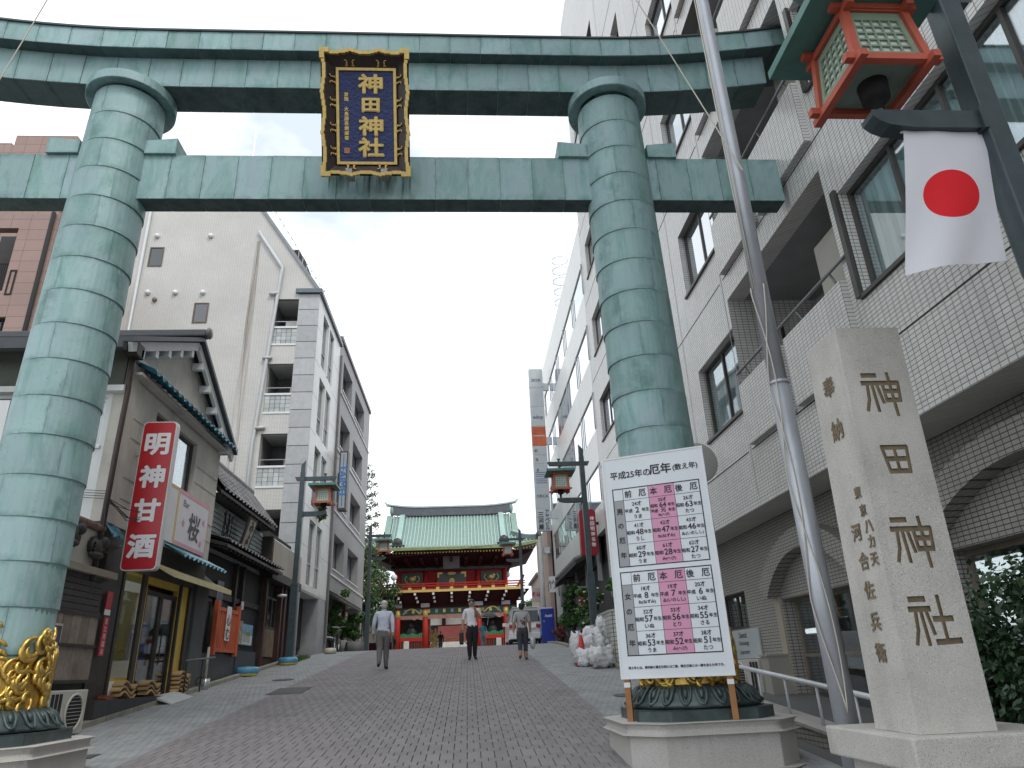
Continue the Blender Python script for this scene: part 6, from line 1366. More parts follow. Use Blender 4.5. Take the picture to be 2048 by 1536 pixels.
for a, b in ((px_[0], px_[1]), (px_[2], px_[3])):
    o = MB().box(a+.25, b-.25, Yu-.1, Yu-.02, zc0+.4, zc1-.02).build('green_relief_panel', M('relief_green', (.012, .05, .04), .5, .3), gt); cx = (a+b)/2; cz = (zc0+zc1)/2+.2; mb = MB()
    for s in (-1, 1): mb.tube([(cx+s*(.25+.32*math.sin(t_*2.6)), Yu-.13, cz-.32+.62*t_) for t_ in [i/10 for i in range(11)]], .035, 6)
    mb.ball((cx, Yu-.13, cz+.06), (.28, .06, .17), 8, 6, lambda th, ph: 1+.3*math.sin(3*ph)); mb.ball((cx+.2, Yu-.15, cz+.2), (.13, .06, .12), 8, 6); mb.tube([(cx-.25, Yu-.13, cz-.3), (cx, Yu-.13, cz-.2), (cx+.25, Yu-.13, cz-.3)], .03, 5); mb.build('gilt_lion', gold_paint, o, True)
MB().box(U0-.2, U1+.2, Yu-.2, YG+4.2, zu1, zu1+.22).build('wall_plate', M('plate_grey', (.05, .05, .052), .6), gt); MB().box(U0-.5, U1+.5, Yu-.25, YG+4.4, zu1+.22, zu1+.40).build('gilt_line', redd, gt)
# eave underside, rafters, roof
EY = 55.5; ze = PY(900, 1098, EY)[1]; EH = 6.95; RY = 60.0; zrg = PY(900, 1031, RY)[1]
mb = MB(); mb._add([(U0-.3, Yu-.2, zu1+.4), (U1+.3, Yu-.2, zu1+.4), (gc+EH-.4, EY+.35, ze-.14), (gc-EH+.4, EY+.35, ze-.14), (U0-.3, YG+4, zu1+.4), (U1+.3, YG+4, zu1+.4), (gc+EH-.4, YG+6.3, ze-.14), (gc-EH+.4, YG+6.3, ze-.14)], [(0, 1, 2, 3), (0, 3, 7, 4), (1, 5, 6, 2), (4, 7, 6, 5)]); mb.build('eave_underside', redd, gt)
for i in range(9):
    x = U0+(U1-U0)*i/8
    for j in range(3):
        f_ = (j+.4)/3.4; y = Yu-.25+(EY-Yu+.8)*f_; z = zu1+.35+(ze-zu1-.7)*f_; MB().box(x-.12+(x-gc)*.12*f_, x+.12+(x-gc)*.12*f_, y-.3, y+.25, z-.22, z+.05).build('eave_bracket', redd, gt)
def lift(x): d = max(0, abs(x-gc)-4.2); return .055*d*d
nr = 56
for i in range(nr):
    x = gc-EH+.25+(2*EH-.5)*i/(nr-1); l = lift(x); o = MB().bar((x, EY+.30, ze-.17+l), (x, EY+2.0, ze+.05+l*.5), .09, .10).build('rafter', M('rafter_red', (.16, .012, .012), .5), gt); MB().box(x-.048, x+.048, EY+.27, EY+.295, ze-.225+l, ze-.12+l).build('gilt_tip', gold_paint, o)
MB().box(gc-1.0+.35, gc+1.0-.35, Yu-1.6, Yu-1.5, zu1-.1, zu1+.85).build('name_tablet', M('tablet_dark', (.05, .035, .035), .5), gt)
# roof surface: front slope with concave curve, gable width GWd at ridge, hips below
GWd = 4.95
def prof(t_): return EY+(RY-EY)*t_, ze+.16+(zrg-ze-.16)*(.62*t_+.38*t_*t_)
mb = MB(); NT = 10; NX = 40; vs = []
for j in range(NT+1):
    t_ = j/NT; y, z = prof(t_); hw = EH if t_ == 0 else (EH-(EH-GWd)*min(1, t_/.42)) if t_ < .42 else GWd
    for i in range(NX+1):
        x = gc-hw+2*hw*i/NX; vs.append((x, y, z+lift(x)*max(0, 1-t_*1.6)))
mb._add(vs, [(j*(NX+1)+i, j*(NX+1)+i+1, (j+1)*(NX+1)+i+1, (j+1)*(NX+1)+i) for j in range(NT) for i in range(NX)])
mb._add([(x, 2*RY-y, z) for x, y, z in vs], [(j*(NX+1)+i, (j+1)*(NX+1)+i, (j+1)*(NX+1)+i+1, j*(NX+1)+i+1) for j in range(NT) for i in range(NX)])
for s in (-1, 1):
    y4, z4 = prof(.42); q = [(gc+s*EH, EY, ze+.16+lift(gc+EH)), (gc+s*EH, 2*RY-EY, ze+.16+lift(gc+EH)), (gc+s*GWd, 2*RY-y4, z4), (gc+s*GWd, y4, z4)]; mb.poly(q if s > 0 else q[::-1])
    mb.poly([(gc+s*(GWd-.25), y4, z4), (gc+s*(GWd-.25), 2*RY-y4, z4), (gc+s*(GWd-.25), RY, zrg)])
rfg = mb.build('roof', gtile, gt, True)
mb = MB(); x0 = gc-EH
n = 48
for i in range(n):
    a, b = gc-EH+2*EH*i/n, gc-EH+2*EH*(i+1)/n; mb.bar((a, EY-.02, ze+.07+lift(a)), (b, EY-.02, ze+.07+lift(b)), .12, .20)
mb.build('eave_edge', M('eave_edge', (.22, .24, .10), .5, .3, metal=.2), rfg)
nrib = 51
for i in range(nrib):
    x = gc-EH+.12+(2*EH-.24)*i/(nrib-1); pts = []; a_ = abs(x-gc); t1 = 1.0 if a_ <= GWd else .42*(EH-a_)/(EH-GWd)
    for j in range(9):
        t_ = t1*j/8; y, z = prof(t_); pts.append((x, y-.02, z+.04+lift(x)*max(0, 1-t_*1.6)))
    if t1 > .03: MB().tube(pts, .055, 6).build('roof_rib', M('rib_copper', (.33, .46, .42), .5, .08, 4), rfg, True)
for s in (-1, 1):
    pts = []
    for j in range(9): t_ = .10+.90*j/8; y, z = prof(t_); pts.append(Vector((gc+s*(GWd-.75-.0*t_), y, z+.12)))
    mb = MB()
    for a, b in zip(pts, pts[1:]): mb.bar(a, b, .42, .36)
    o = mb.build('descending_ridge', M('ridge_copper', (.29, .42, .39), .5, .1), rfg); p0 = pts[0]; mb = MB(); mb.ball((p0.x, p0.y-.15, p0.z+.12), (.42, .22, .36), 10, 8, lambda th, ph: 1+.2*math.sin(4*ph)); mb.ball((p0.x, p0.y-.2, p0.z-.1), (.62, .18, .12), 10, 6); mb.build('ridge_end_ornament', M('ornament_dark', (.025, .03, .03), .5), o, True)
    mb = MB(); a = None; pts = []
    for j in range(9): t_ = .42*j/8; y, z = prof(t_); x = gc+s*(EH-(EH-GWd)*t_/.42); pts.append(Vector((x, y+.1, z+.2+lift(x)*max(0, 1-t_*1.6))))
    for a, b in zip(pts, pts[1:]): mb.bar(a, b, .34, .34)
    o = mb.build('hip_ridge', M('hip_copper', (.12, .15, .155), .5, .2), rfg)
    for a, b in zip(pts, pts[1:]): mb = MB(); mb.bar(a+Vector((0, 0, .2)), b+Vector((0, 0, .2)), .36, .07); mb.build('hip_cap', M('rib_copper', (.4, .56, .52)), o)
    p0 = pts[0]; mb = MB(); mb.ball((p0.x, p0.y-.1, p0.z+.1), (.25, .25, .32), 8, 6, lambda th, ph: 1+.25*math.sin(5*ph)); mb.build('hip_end_ornament', M('ornament_dark', (.025, .03, .03)), o, True)
    mb = MB(); xg = gc+s*(GWd+.12)       # bargeboards of the gable
    for q in (1, -1):
        for j in range(6):
            t0, t1 = .42+.58*j/6, .42+.58*(j+1)/6; y0, z0 = prof(t0); y1, z1 = prof(t1)
            if q < 0: y0, y1 = 2*RY-y0, 2*RY-y1
            mb.bar((xg+s*.2, y0, z0+.02), (xg+s*.2, y1, z1+.02), .5, .2)
    mb.build('bargeboard', gtile, rfg)
ridge_z = zrg; mb = MB(); nn = 24; RH = 5.05
def rl(x): return .030*max(0, abs(x-gc)-2.4)**2
for i in range(nn):
    a, b = gc-RH+2*RH*i/nn, gc-RH+2*RH*(i+1)/nn; mb.bar((a, RY, zrg+.34+rl(a)), (b, RY, zrg+.34+rl(b)), .5, .70)
o = mb.build('main_ridge', M('ridge_dark', (.085, .095, .11), .5, .15), rfg); mb = MB()
for i in range(nn+2):
    w2 = RH+.45; a, b = gc-w2+2*w2*i/(nn+2), gc-w2+2*w2*(i+1)/(nn+2); mb.bar((a, RY, zrg+.74+rl(a)), (b, RY, zrg+.74+rl(b)), .62, .12)
mb.build('ridge_cap', M('ridge_cap_pale', (.36, .42, .42), .5), o)
for s in (-1, 1): mb = MB(); mb.tube([(gc+s*(RH+.4), RY, zrg+.72+rl(gc+RH+.4)), (gc+s*(RH+.75), RY, zrg+1.02+rl(gc+RH+.6))], [.16, .03], 6); mb.build('ridge_horn', M('ridge_cap_pale', (.36, .42, .42)), o); mb = MB(); mb.ball((gc+s*(RH+.05), RY, zrg+.3+rl(gc+RH)), (.2, .35, .5), 8, 6); mb.build('ridge_end_tile', gtile, o, True)
# the worship hall and banners seen through the gate
hall = thing('worship_hall', 'shaded worship hall with pale cloth curtain seen through the gate opening', 'hall', (-1.1, 84, zg(80)))
zz = zg(80); bx('back_wall', M('hall_shade', (.06, .035, .03), .8, .3), hall, -8, 4.6, 86, 86.5, zz, zz+9); bx('white_curtain', M('hall_curtain', (.52, .48, .43), .8, .08, 2), hall, -6, 3.8, 82, 82.1, zz+3.0, zz+5.1)
MB()._add([(-8, 80.5, zz+5.1), (4.6, 80.5, zz+5.1), (4.6, 86, zz+9), (-8, 86, zz+9), (-8, 80.5, zz+4.9), (4.6, 80.5, zz+4.9)], [(0, 1, 2, 3), (0, 4, 5, 1)]).build('roof', gtile, hall)
bx('offering_front', M('hall_red', (.16, .03, .025), .7, .2), hall, -3.2, 1.2, 80.8, 81, zz+1.2, zz+2.8); bx('steps', M('hall_steps', (.4, .38, .35), .8), hall, -5, 3, 79, 81, zz-.1, zz+1.1)
for x in (-5.5, -2.6, .6, 3.2): MB().box(x-.2, x+.2, 81.6, 82, zz, zz+5).build('pillar', redd, hall)
for s, lab in ((-1, 'left'), (1, 'right')):
    mb = MB(); x = gc+s*1.55
    for i in range(60): rg = random.Random(i*3+s); mb.ball((x+rg.uniform(-.28, .28), 60.6, zl0-.6-rg.random()*2.2), (.12, .06, .14), 6, 4)
    tag(mb.build('gilt_wreath', M('gilt_pale', (.50, .38, .17), .6, .3), None, True), 'pale gilt hanging wreath on the %s side inside the gate opening' % lab, 'ornament')
t = thing('curved_chozu_rail', 'dark curved barrier with brass arch inside the gate', 'barrier', (gc, 62, zg(62))); mb = MB(); mb.tube([(gc+1.35*math.cos(a), 62, zg(62)+1.1*math.sin(a)) for a in [math.pi*i/14 for i in range(15)]], .05, 6); mb.build('arch', gold_paint, t, True)
# side corridors of the gate
for s, lab in ((-1, 'left'), (1, 'right')):
    t = thing('shrine_wall', 'green roofed shrine wall joining the gate on the %s' % lab, 'wall', (gc+s*9, 60, zg(60))); xa, xb = sorted((gc+s*4.35, gc+s*14)); bx('wall', M('shrine_wall_white', (.42, .40, .36), .8), t, xa, xb, 60, 60.3, zg(60), zg(60)+2.2); bx('base', redd, t, xa, xb, 59.9, 60.35, zg(60), zg(60)+.9); MB().prism([(59.3, zg(60)+2.2), (61, zg(60)+2.2), (60.15, zg(60)+3.0)], 'X', xa, xb).build('roof', gtile, t)
# ---------------------------------------------------------------- trees, shrubs and potted plants
def leafmat(name, c, tr=.25): return M(name, c, .55, .25, 2, tone=.55, spec=.3)
leaf_d = leafmat('leaf_dark', (.035, .075, .022)); leaf_m = leafmat('leaf_mid', (.055, .115, .03)); leaf_y = leafmat('leaf_yellow', (.12, .15, .03)); leaf_o = leafmat('leaf_olive', (.075, .10, .035)); bark = M('bark', (.09, .065, .045), .9, .3, 6, bmp=1)
def leaves(mb, clumps, n, size, seed):
    rg = random.Random(seed); tot = sum(c[1]**2 for c in clumps)
    for (c, r) in clumps:
        sh = rg.random()*.35
        for _ in range(max(4, int(n*r*r/tot))):
            d = Vector((rg.gauss(0, 1), rg.gauss(0, 1), rg.gauss(0, 1))).normalized(); p = Vector(c)+Vector((d.x, d.y, d.z*.75))*r*(rg.random()**.45)
            nrm = (d+Vector((rg.gauss(0, .6), rg.gauss(0, .6), rg.gauss(0, .6)+.3))).normalized(); a = nrm.orthogonal().normalized(); b = nrm.cross(a); ang = rg.uniform(0, 6.28); a, b = a*math.cos(ang)+b*math.sin(ang), b*math.cos(ang)-a*math.sin(ang)
            s = size*rg.uniform(.6, 1.3); mb.tone = min(1, max(0, .25+sh+rg.random()*.6-.1))
            mb.poly([p-a*s*.5, p+b*s*.28, p+a*s*.5, p-b*s*.28])
def tree(name, lab, x, y, h, r, n, size, lm, seed, low=.35, cat='tree', group=None):
    rg = random.Random(seed); z0 = zg(y); t = thing(name, lab, cat, (x, y, z0), group=group); mb = MB()
    tr = [(x+rg.uniform(-.05, .05)*i*h*.06, y, z0-.1+h*i/6*.9) for i in range(7)]; mb.tube(tr, [h*.028*(1-.13*i) for i in range(7)], 8); cl = []
    for i in range(26):
        f_ = low+(1-low)*rg.random(); a = rg.uniform(0, 6.28); k = math.sin(math.pi*min(1, (f_-low)/(1-low)*.8+.2))**.7; rr = r*k*rg.uniform(.35, 1.0); c = (x+rr*math.cos(a), y+rr*math.sin(a), z0+h*f_); cl.append((c, r*rg.uniform(.20, .42)))
        b = tr[min(6, int(f_*6))]; mb.tube([b, tuple((Vector(b)+Vector(c))/2+Vector((0, 0, -.15))), c], [h*.008, h*.006, h*.002], 5)
    mb.build('trunk', bark, t, True); cb = MB(); leaves(cb, cl, n, size, seed); cb.build('crown', lm, t); return t
tree('broadleaf_tree', 'dense green tree beside the left end of the shrine gate', -7.8, 54.0, 7.2, 2.6, 10000, .22, leaf_d, 1)
tree('broadleaf_tree', 'dark low tree in front of the shrine wall left of the gate', -7.0, 51.0, 4.2, 1.6, 5000, .18, leaf_d, 2)
tree('broadleaf_tree', 'tall dark tree behind the far left street lamp', -9.6, 56.0, 9.0, 2.6, 8000, .22, leaf_d, 7)
tree('broadleaf_tree', 'distant green tree right of the gate above the parked van', 6.6, 58, 4.2, 2.2, 6000, .22, leaf_m, 3); tree('broadleaf_tree', 'small olive tree at the right gate corner', 5.0, 60, 3.4, 1.3, 3000, .2, leaf_o, 4); tree('broadleaf_tree', 'dark tree behind the pale square sign on the right', 8.4, 62, 5.0, 2.2, 5000, .22, leaf_d, 5)
# conifer with level tufted branches peeping past the grey office
def conifer():
    x, y = -7.7, 47.0; z0 = zg(y); t = thing('conifer_tree', 'conifer with level tufted branches peeping past the grey office corner', 'tree', (x, y, z0)); mb = MB(); mb.tube([(x, y, z0), (x, y, 13.6)], [.25, .06], 8); cb = MB(); rg = random.Random(3)
    for i in range(17):
        z = 5.5+i*.5; L = 2.3-(i/17)*.9
        for s in range(5):
            a = s*2*math.pi/5+i*.9; pts = [(x+L*u*math.cos(a), y+L*u*math.sin(a), z+.35*u*u+.1*u) for u in (0, .35, .7, 1)]; mb.tube(pts, [.05, .035, .02, .01], 5); leaves(cb, [((p[0], p[1], p[2]+.05), .30) for p in pts[1:]], 130, .16, i*7+s)
    mb.build('trunk', bark, t, True); cb.build('crown', leaf_o, t)
conifer()
def shrub(name, lab, c, r, n, size, lm, seed, pot=None, flowers=None, stems=3):
    rg = random.Random(seed); x, y, z = c; t = thing(name, lab, 'plant', (x, y, z)); mb = MB(); cl = []; base = z+(pot[1] if pot else 0)
    for i in range(stems*3): a = rg.uniform(0, 6.28); q = (x+r[0]*.75*rg.random()*math.cos(a), y+r[1]*.75*rg.random()*math.sin(a), base+r[2]*(.3+1.5*rg.random())); mb.tube([(x, y, base-.02), ((x+q[0])/2, (y+q[1])/2, (base+q[2])/2+.03), q], [.018, .012, .005], 5); cl.append((q, min(r[0], r[1])*rg.uniform(.35, .6)))
    mb.build('stems', bark, t, True); cb = MB(); leaves(cb, cl, n, size, seed); cb.build('foliage', lm, t)
    if pot: mb = MB(); pr, ph, pm = pot; mb.lathe([(.001, 0), (pr*.75, 0), (pr, ph), (pr*.9, ph), (pr*.85, ph*.85), (.001, ph*.85)], (x, y, z), 18); mb.build('pot', pm, t, True)
    if flowers:
        mb = MB(); fm, fn, fs = flowers
        for i in range(fn): q = rg.choice(cl); d = Vector((rg.gauss(0, 1), -abs(rg.gauss(0, 1)), rg.gauss(0, 1)+.4)).normalized(); p = Vector(q[0])+d*q[1]; mb.ball(p, (fs, fs, fs*.6), 6, 4)
        mb.build('blossom', fm, t, True)
terra = M('terracotta', (.30, .12, .06), .8, .15); darkpot = M('dark_pot', (.03, .03, .032), .5, .2)
# hedge shrub behind the engraved post
shrub('hedge_shrub', 'dark glossy evergreen shrub behind the engraved stone post at the right edge', (4.62, 5.05, .1), (.75, 1.2, .72), 9000, .075, M('leaf_glossy_dark', (.022, .05, .02), .3, .25, 2, tone=.6), 11, stems=10)
shrub('hedge_shrub', 'second dark evergreen shrub partly hidden by the stone post at the right edge', (4.5, 6.6, .1), (.7, 1.0, .5), 5000, .075, M('leaf_glossy_dark', (.022, .05, .02)), 12, stems=8)
shrub('flower_pot', 'pot of pink and yellow flowers beside the notice board', (3.62, 15.6, zg(15.6)+.08), (.30, .3, .28), 900, .09, leaf_m, 13, (.16, .22, terra), (M('pink_petals', (.60, .06, .22), .6, .2), 60, .030)); shrub('flower_pot', 'small pot of red and orange flowers next to the pink flowers', (3.60, 15.1, zg(15.1)+.08), (.2, .2, .16), 500, .08, leaf_y, 14, (.13, .18, terra), (M('orange_petals', (.62, .22, .05), .6, .2), 25, .026))
shrub('potted_shrub', 'leafy potted shrub with white flowers behind the right lamp post', (3.9, 24.0, zg(24)), (.55, .5, .75), 1800, .13, leaf_m, 15, (.3, .4, darkpot), (white_p, 26, .05)); shrub('potted_shrub', 'tall dark potted bush before the dark shopfront', (3.95, 27.0, zg(27)), (.6, .6, 1.0), 2200, .14, leaf_d, 16, (.34, .45, darkpot))
shrub('potted_plant', 'small reddish potted plant beside the blue vending machine', (4.2, 33.5, zg(33.5)), (.35, .35, .35), 600, .12, M('leaf_red', (.16, .05, .04), .6, .2, 2, tone=.4), 17, (.2, .25, darkpot)); shrub('climbing_plant', 'green climbing plant beside the tiled planter wall', (4.15, 20.0, zg(20)+.3), (.3, .5, 1.0), 1500, .12, leaf_m, 18, stems=5)
shrub('potted_shrub', 'tall green bush under the grey office awning', (-5.75, 33.2, zg(33.2)), (.55, .6, 1.15), 2600, .15, leaf_m, 19, (.4, .5, M('stone_pot', (.2, .2, .2), .8))); shrub('potted_shrub', 'rounded green bush in a grey planter by the far left lamp', (-5.5, 36.6, zg(36.6)), (.75, .8, .65), 2600, .15, leaf_m, 20, (.55, .5, M('stone_pot', (.2, .2, .2)))); shrub('balcony_plant', 'spiky plant in the first floor window of the white block', (-5.72, 27.6, 6.55), (.25, .4, .5), 250, .22, leaf_o, 21)
mb = MB(); rg = random.Random(6)
for i in range(900): x = -5.45+rg.random()*.35; y = 22.4+rg.random()*2.2; z = zg(y)+.012; a = rg.uniform(0, 6.28); mb.tone = rg.random(); mb.poly([(x, y, z), (x+.02*math.cos(a), y+.02*math.sin(a), z), (x+.05*math.sin(a*2), y+.03, z+.06+.09*rg.random())])
stuff(tag(mb.build('grass_tuft', leaf_m), 'strip of grass growing along the kerb behind the left lamp', 'grass'))
bx_ = M('planter_tile', (.40, .44, .38), .4); t = thing('tiled_planter', 'curved tile planter block behind the rubbish bags', 'planter', (4.1, 19.2, zg(19.2)))
y0 = 17.9; mb = MB(); z1 = 2.15; mb.prism([(3.52, 18.0), (3.60, 17.82), (3.8, 17.75), (4.6, 17.75), (4.6, 19.6), (3.52, 19.6)], 'Z', zg(17.5)-.1, z1); mb.build('body', TILE('planter_grid_tile', (.50, .51, .46), .098, .098, (.12, .12, .1), .1, .06, .3), t); MB().prism([(3.50, 17.98), (3.58, 17.80), (3.79, 17.73), (4.62, 17.73), (4.62, 19.62), (3.50, 19.62)], 'Z', z1, z1+.05).build('coping', M('planter_cap', (.34, .40, .36), .5), t)
# ---------------------------------------------------------------- people
skin = M('skin', (.40, .24, .17), .6, .1, 6); hair_b = M('hair_black', (.014, .012, .011), .45, .2, 30); hair_w = M('hair_white', (.50, .48, .44), .6, .2, 40); shoe_m = M('shoe_dark', (.02, .018, .017), .4, .2)
def cl(name, c): return M(name, c, .85, .14, 7, bmp=.8, bs=18)
def person(lab, loc, rz, h, shirt, trous, hairm, arms, legs, sleeve='short', capri=False, group='people walking on the street', face=True, lean=0):
    """faces local -Y; arms = {side: (elbow, wrist)} and legs = {side: (knee, ankle)} in fractions of height"""
    t = thing('person', lab, 'person', loc, rz, group); WO[t.name] = Vector((0, 0, 0))
    J = [((0, 0, .525), (.088, .068)), ((0, .004, .60), (.080, .060)), ((0, .006, .70), (.092, .064)), ((0, .004, .785), (.088, .055)), ((0, .004, .832), (.034, .036)), ((0, -.004, .872), (.033, .036)), ((0, -.010, .915), (.046, .054)), ((0, -.006, .962), (.040, .046))]
    E = [(i, i+1) for i in range(7)]; seg = ['torso', 'torso', 'torso', 'torso', 'neck', 'head', 'head']
    def add(p, r, a, s): J.append((p, r)); E.append((a, len(J)-1)); seg.append(s); return len(J)-1
    for s in (-1, 1):
        el, wr = arms[s]; a = add((s*.098, .004, .792), (.042, .042), 3, 'torso'); b = add((s*.118, .004, .760), (.040, .040), a, 'uarm')
        mid = tuple((q+w)/2 for q, w in zip((s*.118, .004, .76), el)); b = add(mid, (.034, .034), b, 'uarm'); b = add(el, (.027, .028), b, 'uarm'); m2 = tuple((q*.55+w*.45) for q, w in zip(el, wr)); b = add(m2, (.025, .026), b, 'farm'); b = add(wr, (.017, .019), b, 'farm')
        d = (Vector(wr)-Vector(el)).normalized(); hd = Vector(wr)+d*.045; add(tuple(hd), (.018, .024), b, 'hand')
        kn, an = legs[s]; a = add((s*.050, .004, .470), (.062, .066), 0, 'leg'); m1 = tuple((q+w)/2 for q, w in zip((s*.05, .004, .47), kn)); a = add(m1, (.054, .058), a, 'leg'); a = add(kn, (.040, .042), a, 'leg'); m2 = tuple(q*.6+w*.4 for q, w in zip(kn, an)); a = add(m2, (.038, .041), a, 'shin'); a = add(an, (.027, .029), a, 'shin')
        f_ = (an[0]+s*.012, an[1]-.05, max(.016, an[2]-.030)); a = add(f_, (.026, .020), a, 'foot'); add((an[0]+s*.018, an[1]-.095, max(.014, an[2]-.034)), (.023, .014), a, 'foot')
    me = bpy.data.meshes.new('b'); me.from_pydata([tuple(q*h for q in p) for p, r in J], E, []); ob = bpy.data.objects.new('b', me); C.objects.link(ob)
    md = ob.modifiers.new('s', 'SKIN'); md.use_smooth_shade = True; seg_of = {b: s for (a, b), s in zip(E, seg)}
    for i, (p, r) in enumerate(J): sv = me.skin_vertices[0].data[i]; k_ = (1.16 if seg_of.get(i) == 'leg' else 1.12); sv.radius = (r[0]*h*k_, r[1]*h*k_); sv.use_root = (i == 0)
    ss = ob.modifiers.new('u', 'SUBSURF'); ss.levels = 2; ss.render_levels = 2
    dg = bpy.context.evaluated_depsgraph_get(); bm_ = bpy.data.meshes.new_from_object(ob.evaluated_get(dg)); bpy.data.objects.remove(ob)
    vs = [tuple(v.co) for v in bm_.vertices]; fs = [tuple(p.vertices) for p in bm_.polygons]; mi = []
    A = [(Vector(J[a][0])*h, Vector(J[b][0])*h, s) for (a, b), s in zip(E, seg)]
    for f in fs:
        c = sum((Vector(vs[i]) for i in f), Vector())/len(f); best = None
        for a, b, s in A:
            ab = b-a; u = max(0, min(1, (c-a).dot(ab)/max(ab.length_squared, 1e-9))); d = (c-a-ab*u).length
            if best is None or d < best[0]: best = (d, s, u)
        s = best[1]; zz = c.z/h
        if s in ('head', 'hand'): k = 0
        elif s == 'neck': k = 1 if zz < .838 else 0
        elif s == 'torso': k = 1 if zz > .548 else 2
        elif s == 'uarm': k = 1 if (sleeve == 'long' or best[2] < .75 or zz > .68) else 0
        elif s == 'farm': k = 1 if sleeve == 'long' and best[2] < .85 else 0
        elif s == 'leg': k = 2
        elif s == 'shin': k = 2 if (not capri or zz > .15) else 0
        else: k = 3
        mi.append(k)
    mb = MB(); mb.v = vs; mb.f = fs; mb.t = [.5]*len(fs); mb.mi = mi; mb.cur = 0
    for s in (-1, 1):      # fingers
        el, wr = arms[s]; d = (Vector(wr)-Vector(el)).normalized(); side = Vector((0, 1, 0)) if abs(d.z) > .6 else Vector((0, 0, 1)); sd = (side-d*side.dot(d)).normalized(); cu = d.cross(sd)*(-s)
        base = Vector(wr)+d*.052
        for i, L in enumerate((.036, .042, .040, .031)):
            o_ = base+sd*(.016-.0105*i); mb.tube([tuple(q*h) for q in (o_-d*.012, o_+d*L*.5+cu*.004, o_+d*L*.85+cu*.016)], [.0055*h, .005*h, .004*h], 6)
        o_ = Vector(wr)+d*.02+sd*.018; mb.tube([tuple(q*h) for q in (o_, o_+sd*.014+d*.014, o_+sd*.014+d*.032+cu*.008)], [.006*h, .0055*h, .0045*h], 6)
    if face:
        mb.ball((0, -.066*h, .906*h), (.008*h, .013*h, .015*h), 6, 5)
        for s in (-1, 1): mb.ball((s*.047*h, .0, .912*h), (.008*h, .014*h, .02*h), 6, 5)
    b_ = mb.build('body', [skin, shirt, trous, shoe_m], t, True)
    if face:
        mb = MB()
        for s in (-1, 1): mb.ball((s*.019*h, -.058*h, .920*h), (.0075*h, .005*h, .004*h), 6, 4); mb.box((s*.019-.010)*h, (s*.019+.010)*h, -.0645*h, -.058*h, .930*h, .9335*h)
        mb.box(-.015*h, .015*h, -.0645*h, -.055*h, .8855*h, .888*h); mb.build('facial_features', M('eye_dark', (.03, .02, .018), .5), t)
    mb = MB(); mb.ball((0, .010*h, .945*h), (.054*h, .062*h, .050*h), 16, 12, lambda th, ph: 1+.04*math.sin(7*ph)*math.sin(3*th)); mb.ball((0, .030*h, .912*h), (.047*h, .040*h, .045*h), 12, 8); mb.build('hair', hairm, t, True)
    if sleeve != 'none': mb = MB(); mb.lathe([(.036*h, .828*h), (.042*h, .842*h), (.038*h, .856*h)], (0, .002*h, 0), 14); mb.build('collar', shirt, t, True)
    mb = MB(); mb.lathe([(1, .543*h), (1.02, .556*h), (1, .556*h+.004)], (0, .003*h, 0), 20); mb.v = [(x*.088*h, (y-.003*h)*.069*h+.003*h, z) for x, y, z in mb.v]; mb.build('belt', shoe_m, t)
    return t
down = lambda s, fy=0, out=0: ((s*(.140+out), .02+fy, .640), (s*(.145+out), -.01+fy*2, .510))
st = lambda s, f, b=0: ((s*.048, -.012+f*.35-b*.03, .285), (s*.046, .012+f, .042+b))
wsh = cl('shirt_pale_blue', (.60, .63, .74)); wsh2 = cl('shirt_white', (.76, .74, .78)); gtr = cl('trousers_grey', (.16, .155, .155)); btr = cl('trousers_black', (.018, .016, .019)); tee = cl('tshirt_grey', (.36, .36, .36)); dnm = cl('denim_dark', (.045, .05, .065)); teal = cl('top_teal', (.02, .13, .17)); blkc = cl('clothes_black', (.02, .02, .023))
x, y = -2.14, 19.04
person('man in pale blue long sleeved shirt and grey trousers walking away up the street', (x, y, zg(y)+.012), math.pi+.06, 1.67, wsh, gtr, hair_w, {-1: down(-1, .03), 1: down(1, -.02, .01)}, {-1: st(-1, -.06), 1: st(1, .12, .045)}, 'long')
t = thing('hat', 'black hat held low in the right hand of the man in pale blue', 'hat', (x+.26, y+.03, zg(y)+.70)); mb = MB(); mb.lathe([(.001, .05), (.07, .05), (.085, 0), (.15, -.01), (.15, .0), (.085, .012)], n=20); mb.xf(Matrix.Translation((x+.27, y-.02, zg(y)+.66)) @ Matrix.Rotation(R(82), 4, 'Y')); mb.build('felt', M('hat_black', (.012, .012, .012), .8), t, True)
x, y = .13, 21.0
person('man in white short sleeved shirt and black trousers walking down with a briefcase', (x, y, zg(y)+.012), .05, 1.64, wsh2, btr, hair_b, {-1: down(-1, .0, .012), 1: ((.150, -.03, .665), (.058, -.105, .805))}, {-1: st(-1, -.03), 1: st(1, .05, .01)})
t = thing('briefcase', 'black briefcase carried by the man in the white shirt', 'briefcase', (x-.29, y, zg(y)+.42)); MB().box(x-.36, x-.24, y-.20, y+.20, zg(y)+.42, zg(y)+.74).build('case', M('leather_black', (.012, .012, .013), .45), t, bev=.03); mb = MB(); mb.tube([(x-.30, y+.07*math.cos(a), zg(y)+.74+.07*math.sin(a)) for a in [math.pi*i/8 for i in range(9)]], .011, 6); mb.build('handle', shoe_m, t, True)
x, y = 1.50, 20.2
person('person in grey T-shirt and dark cropped trousers walking away with a plastic bag', (x, y, zg(y)+.012), math.pi-.1, 1.49, tee, dnm, hair_b, {-1: down(-1, -.02), 1: down(1, .02, .012)}, {-1: st(-1, -.05), 1: st(1, .09, .03)}, 'short', True)
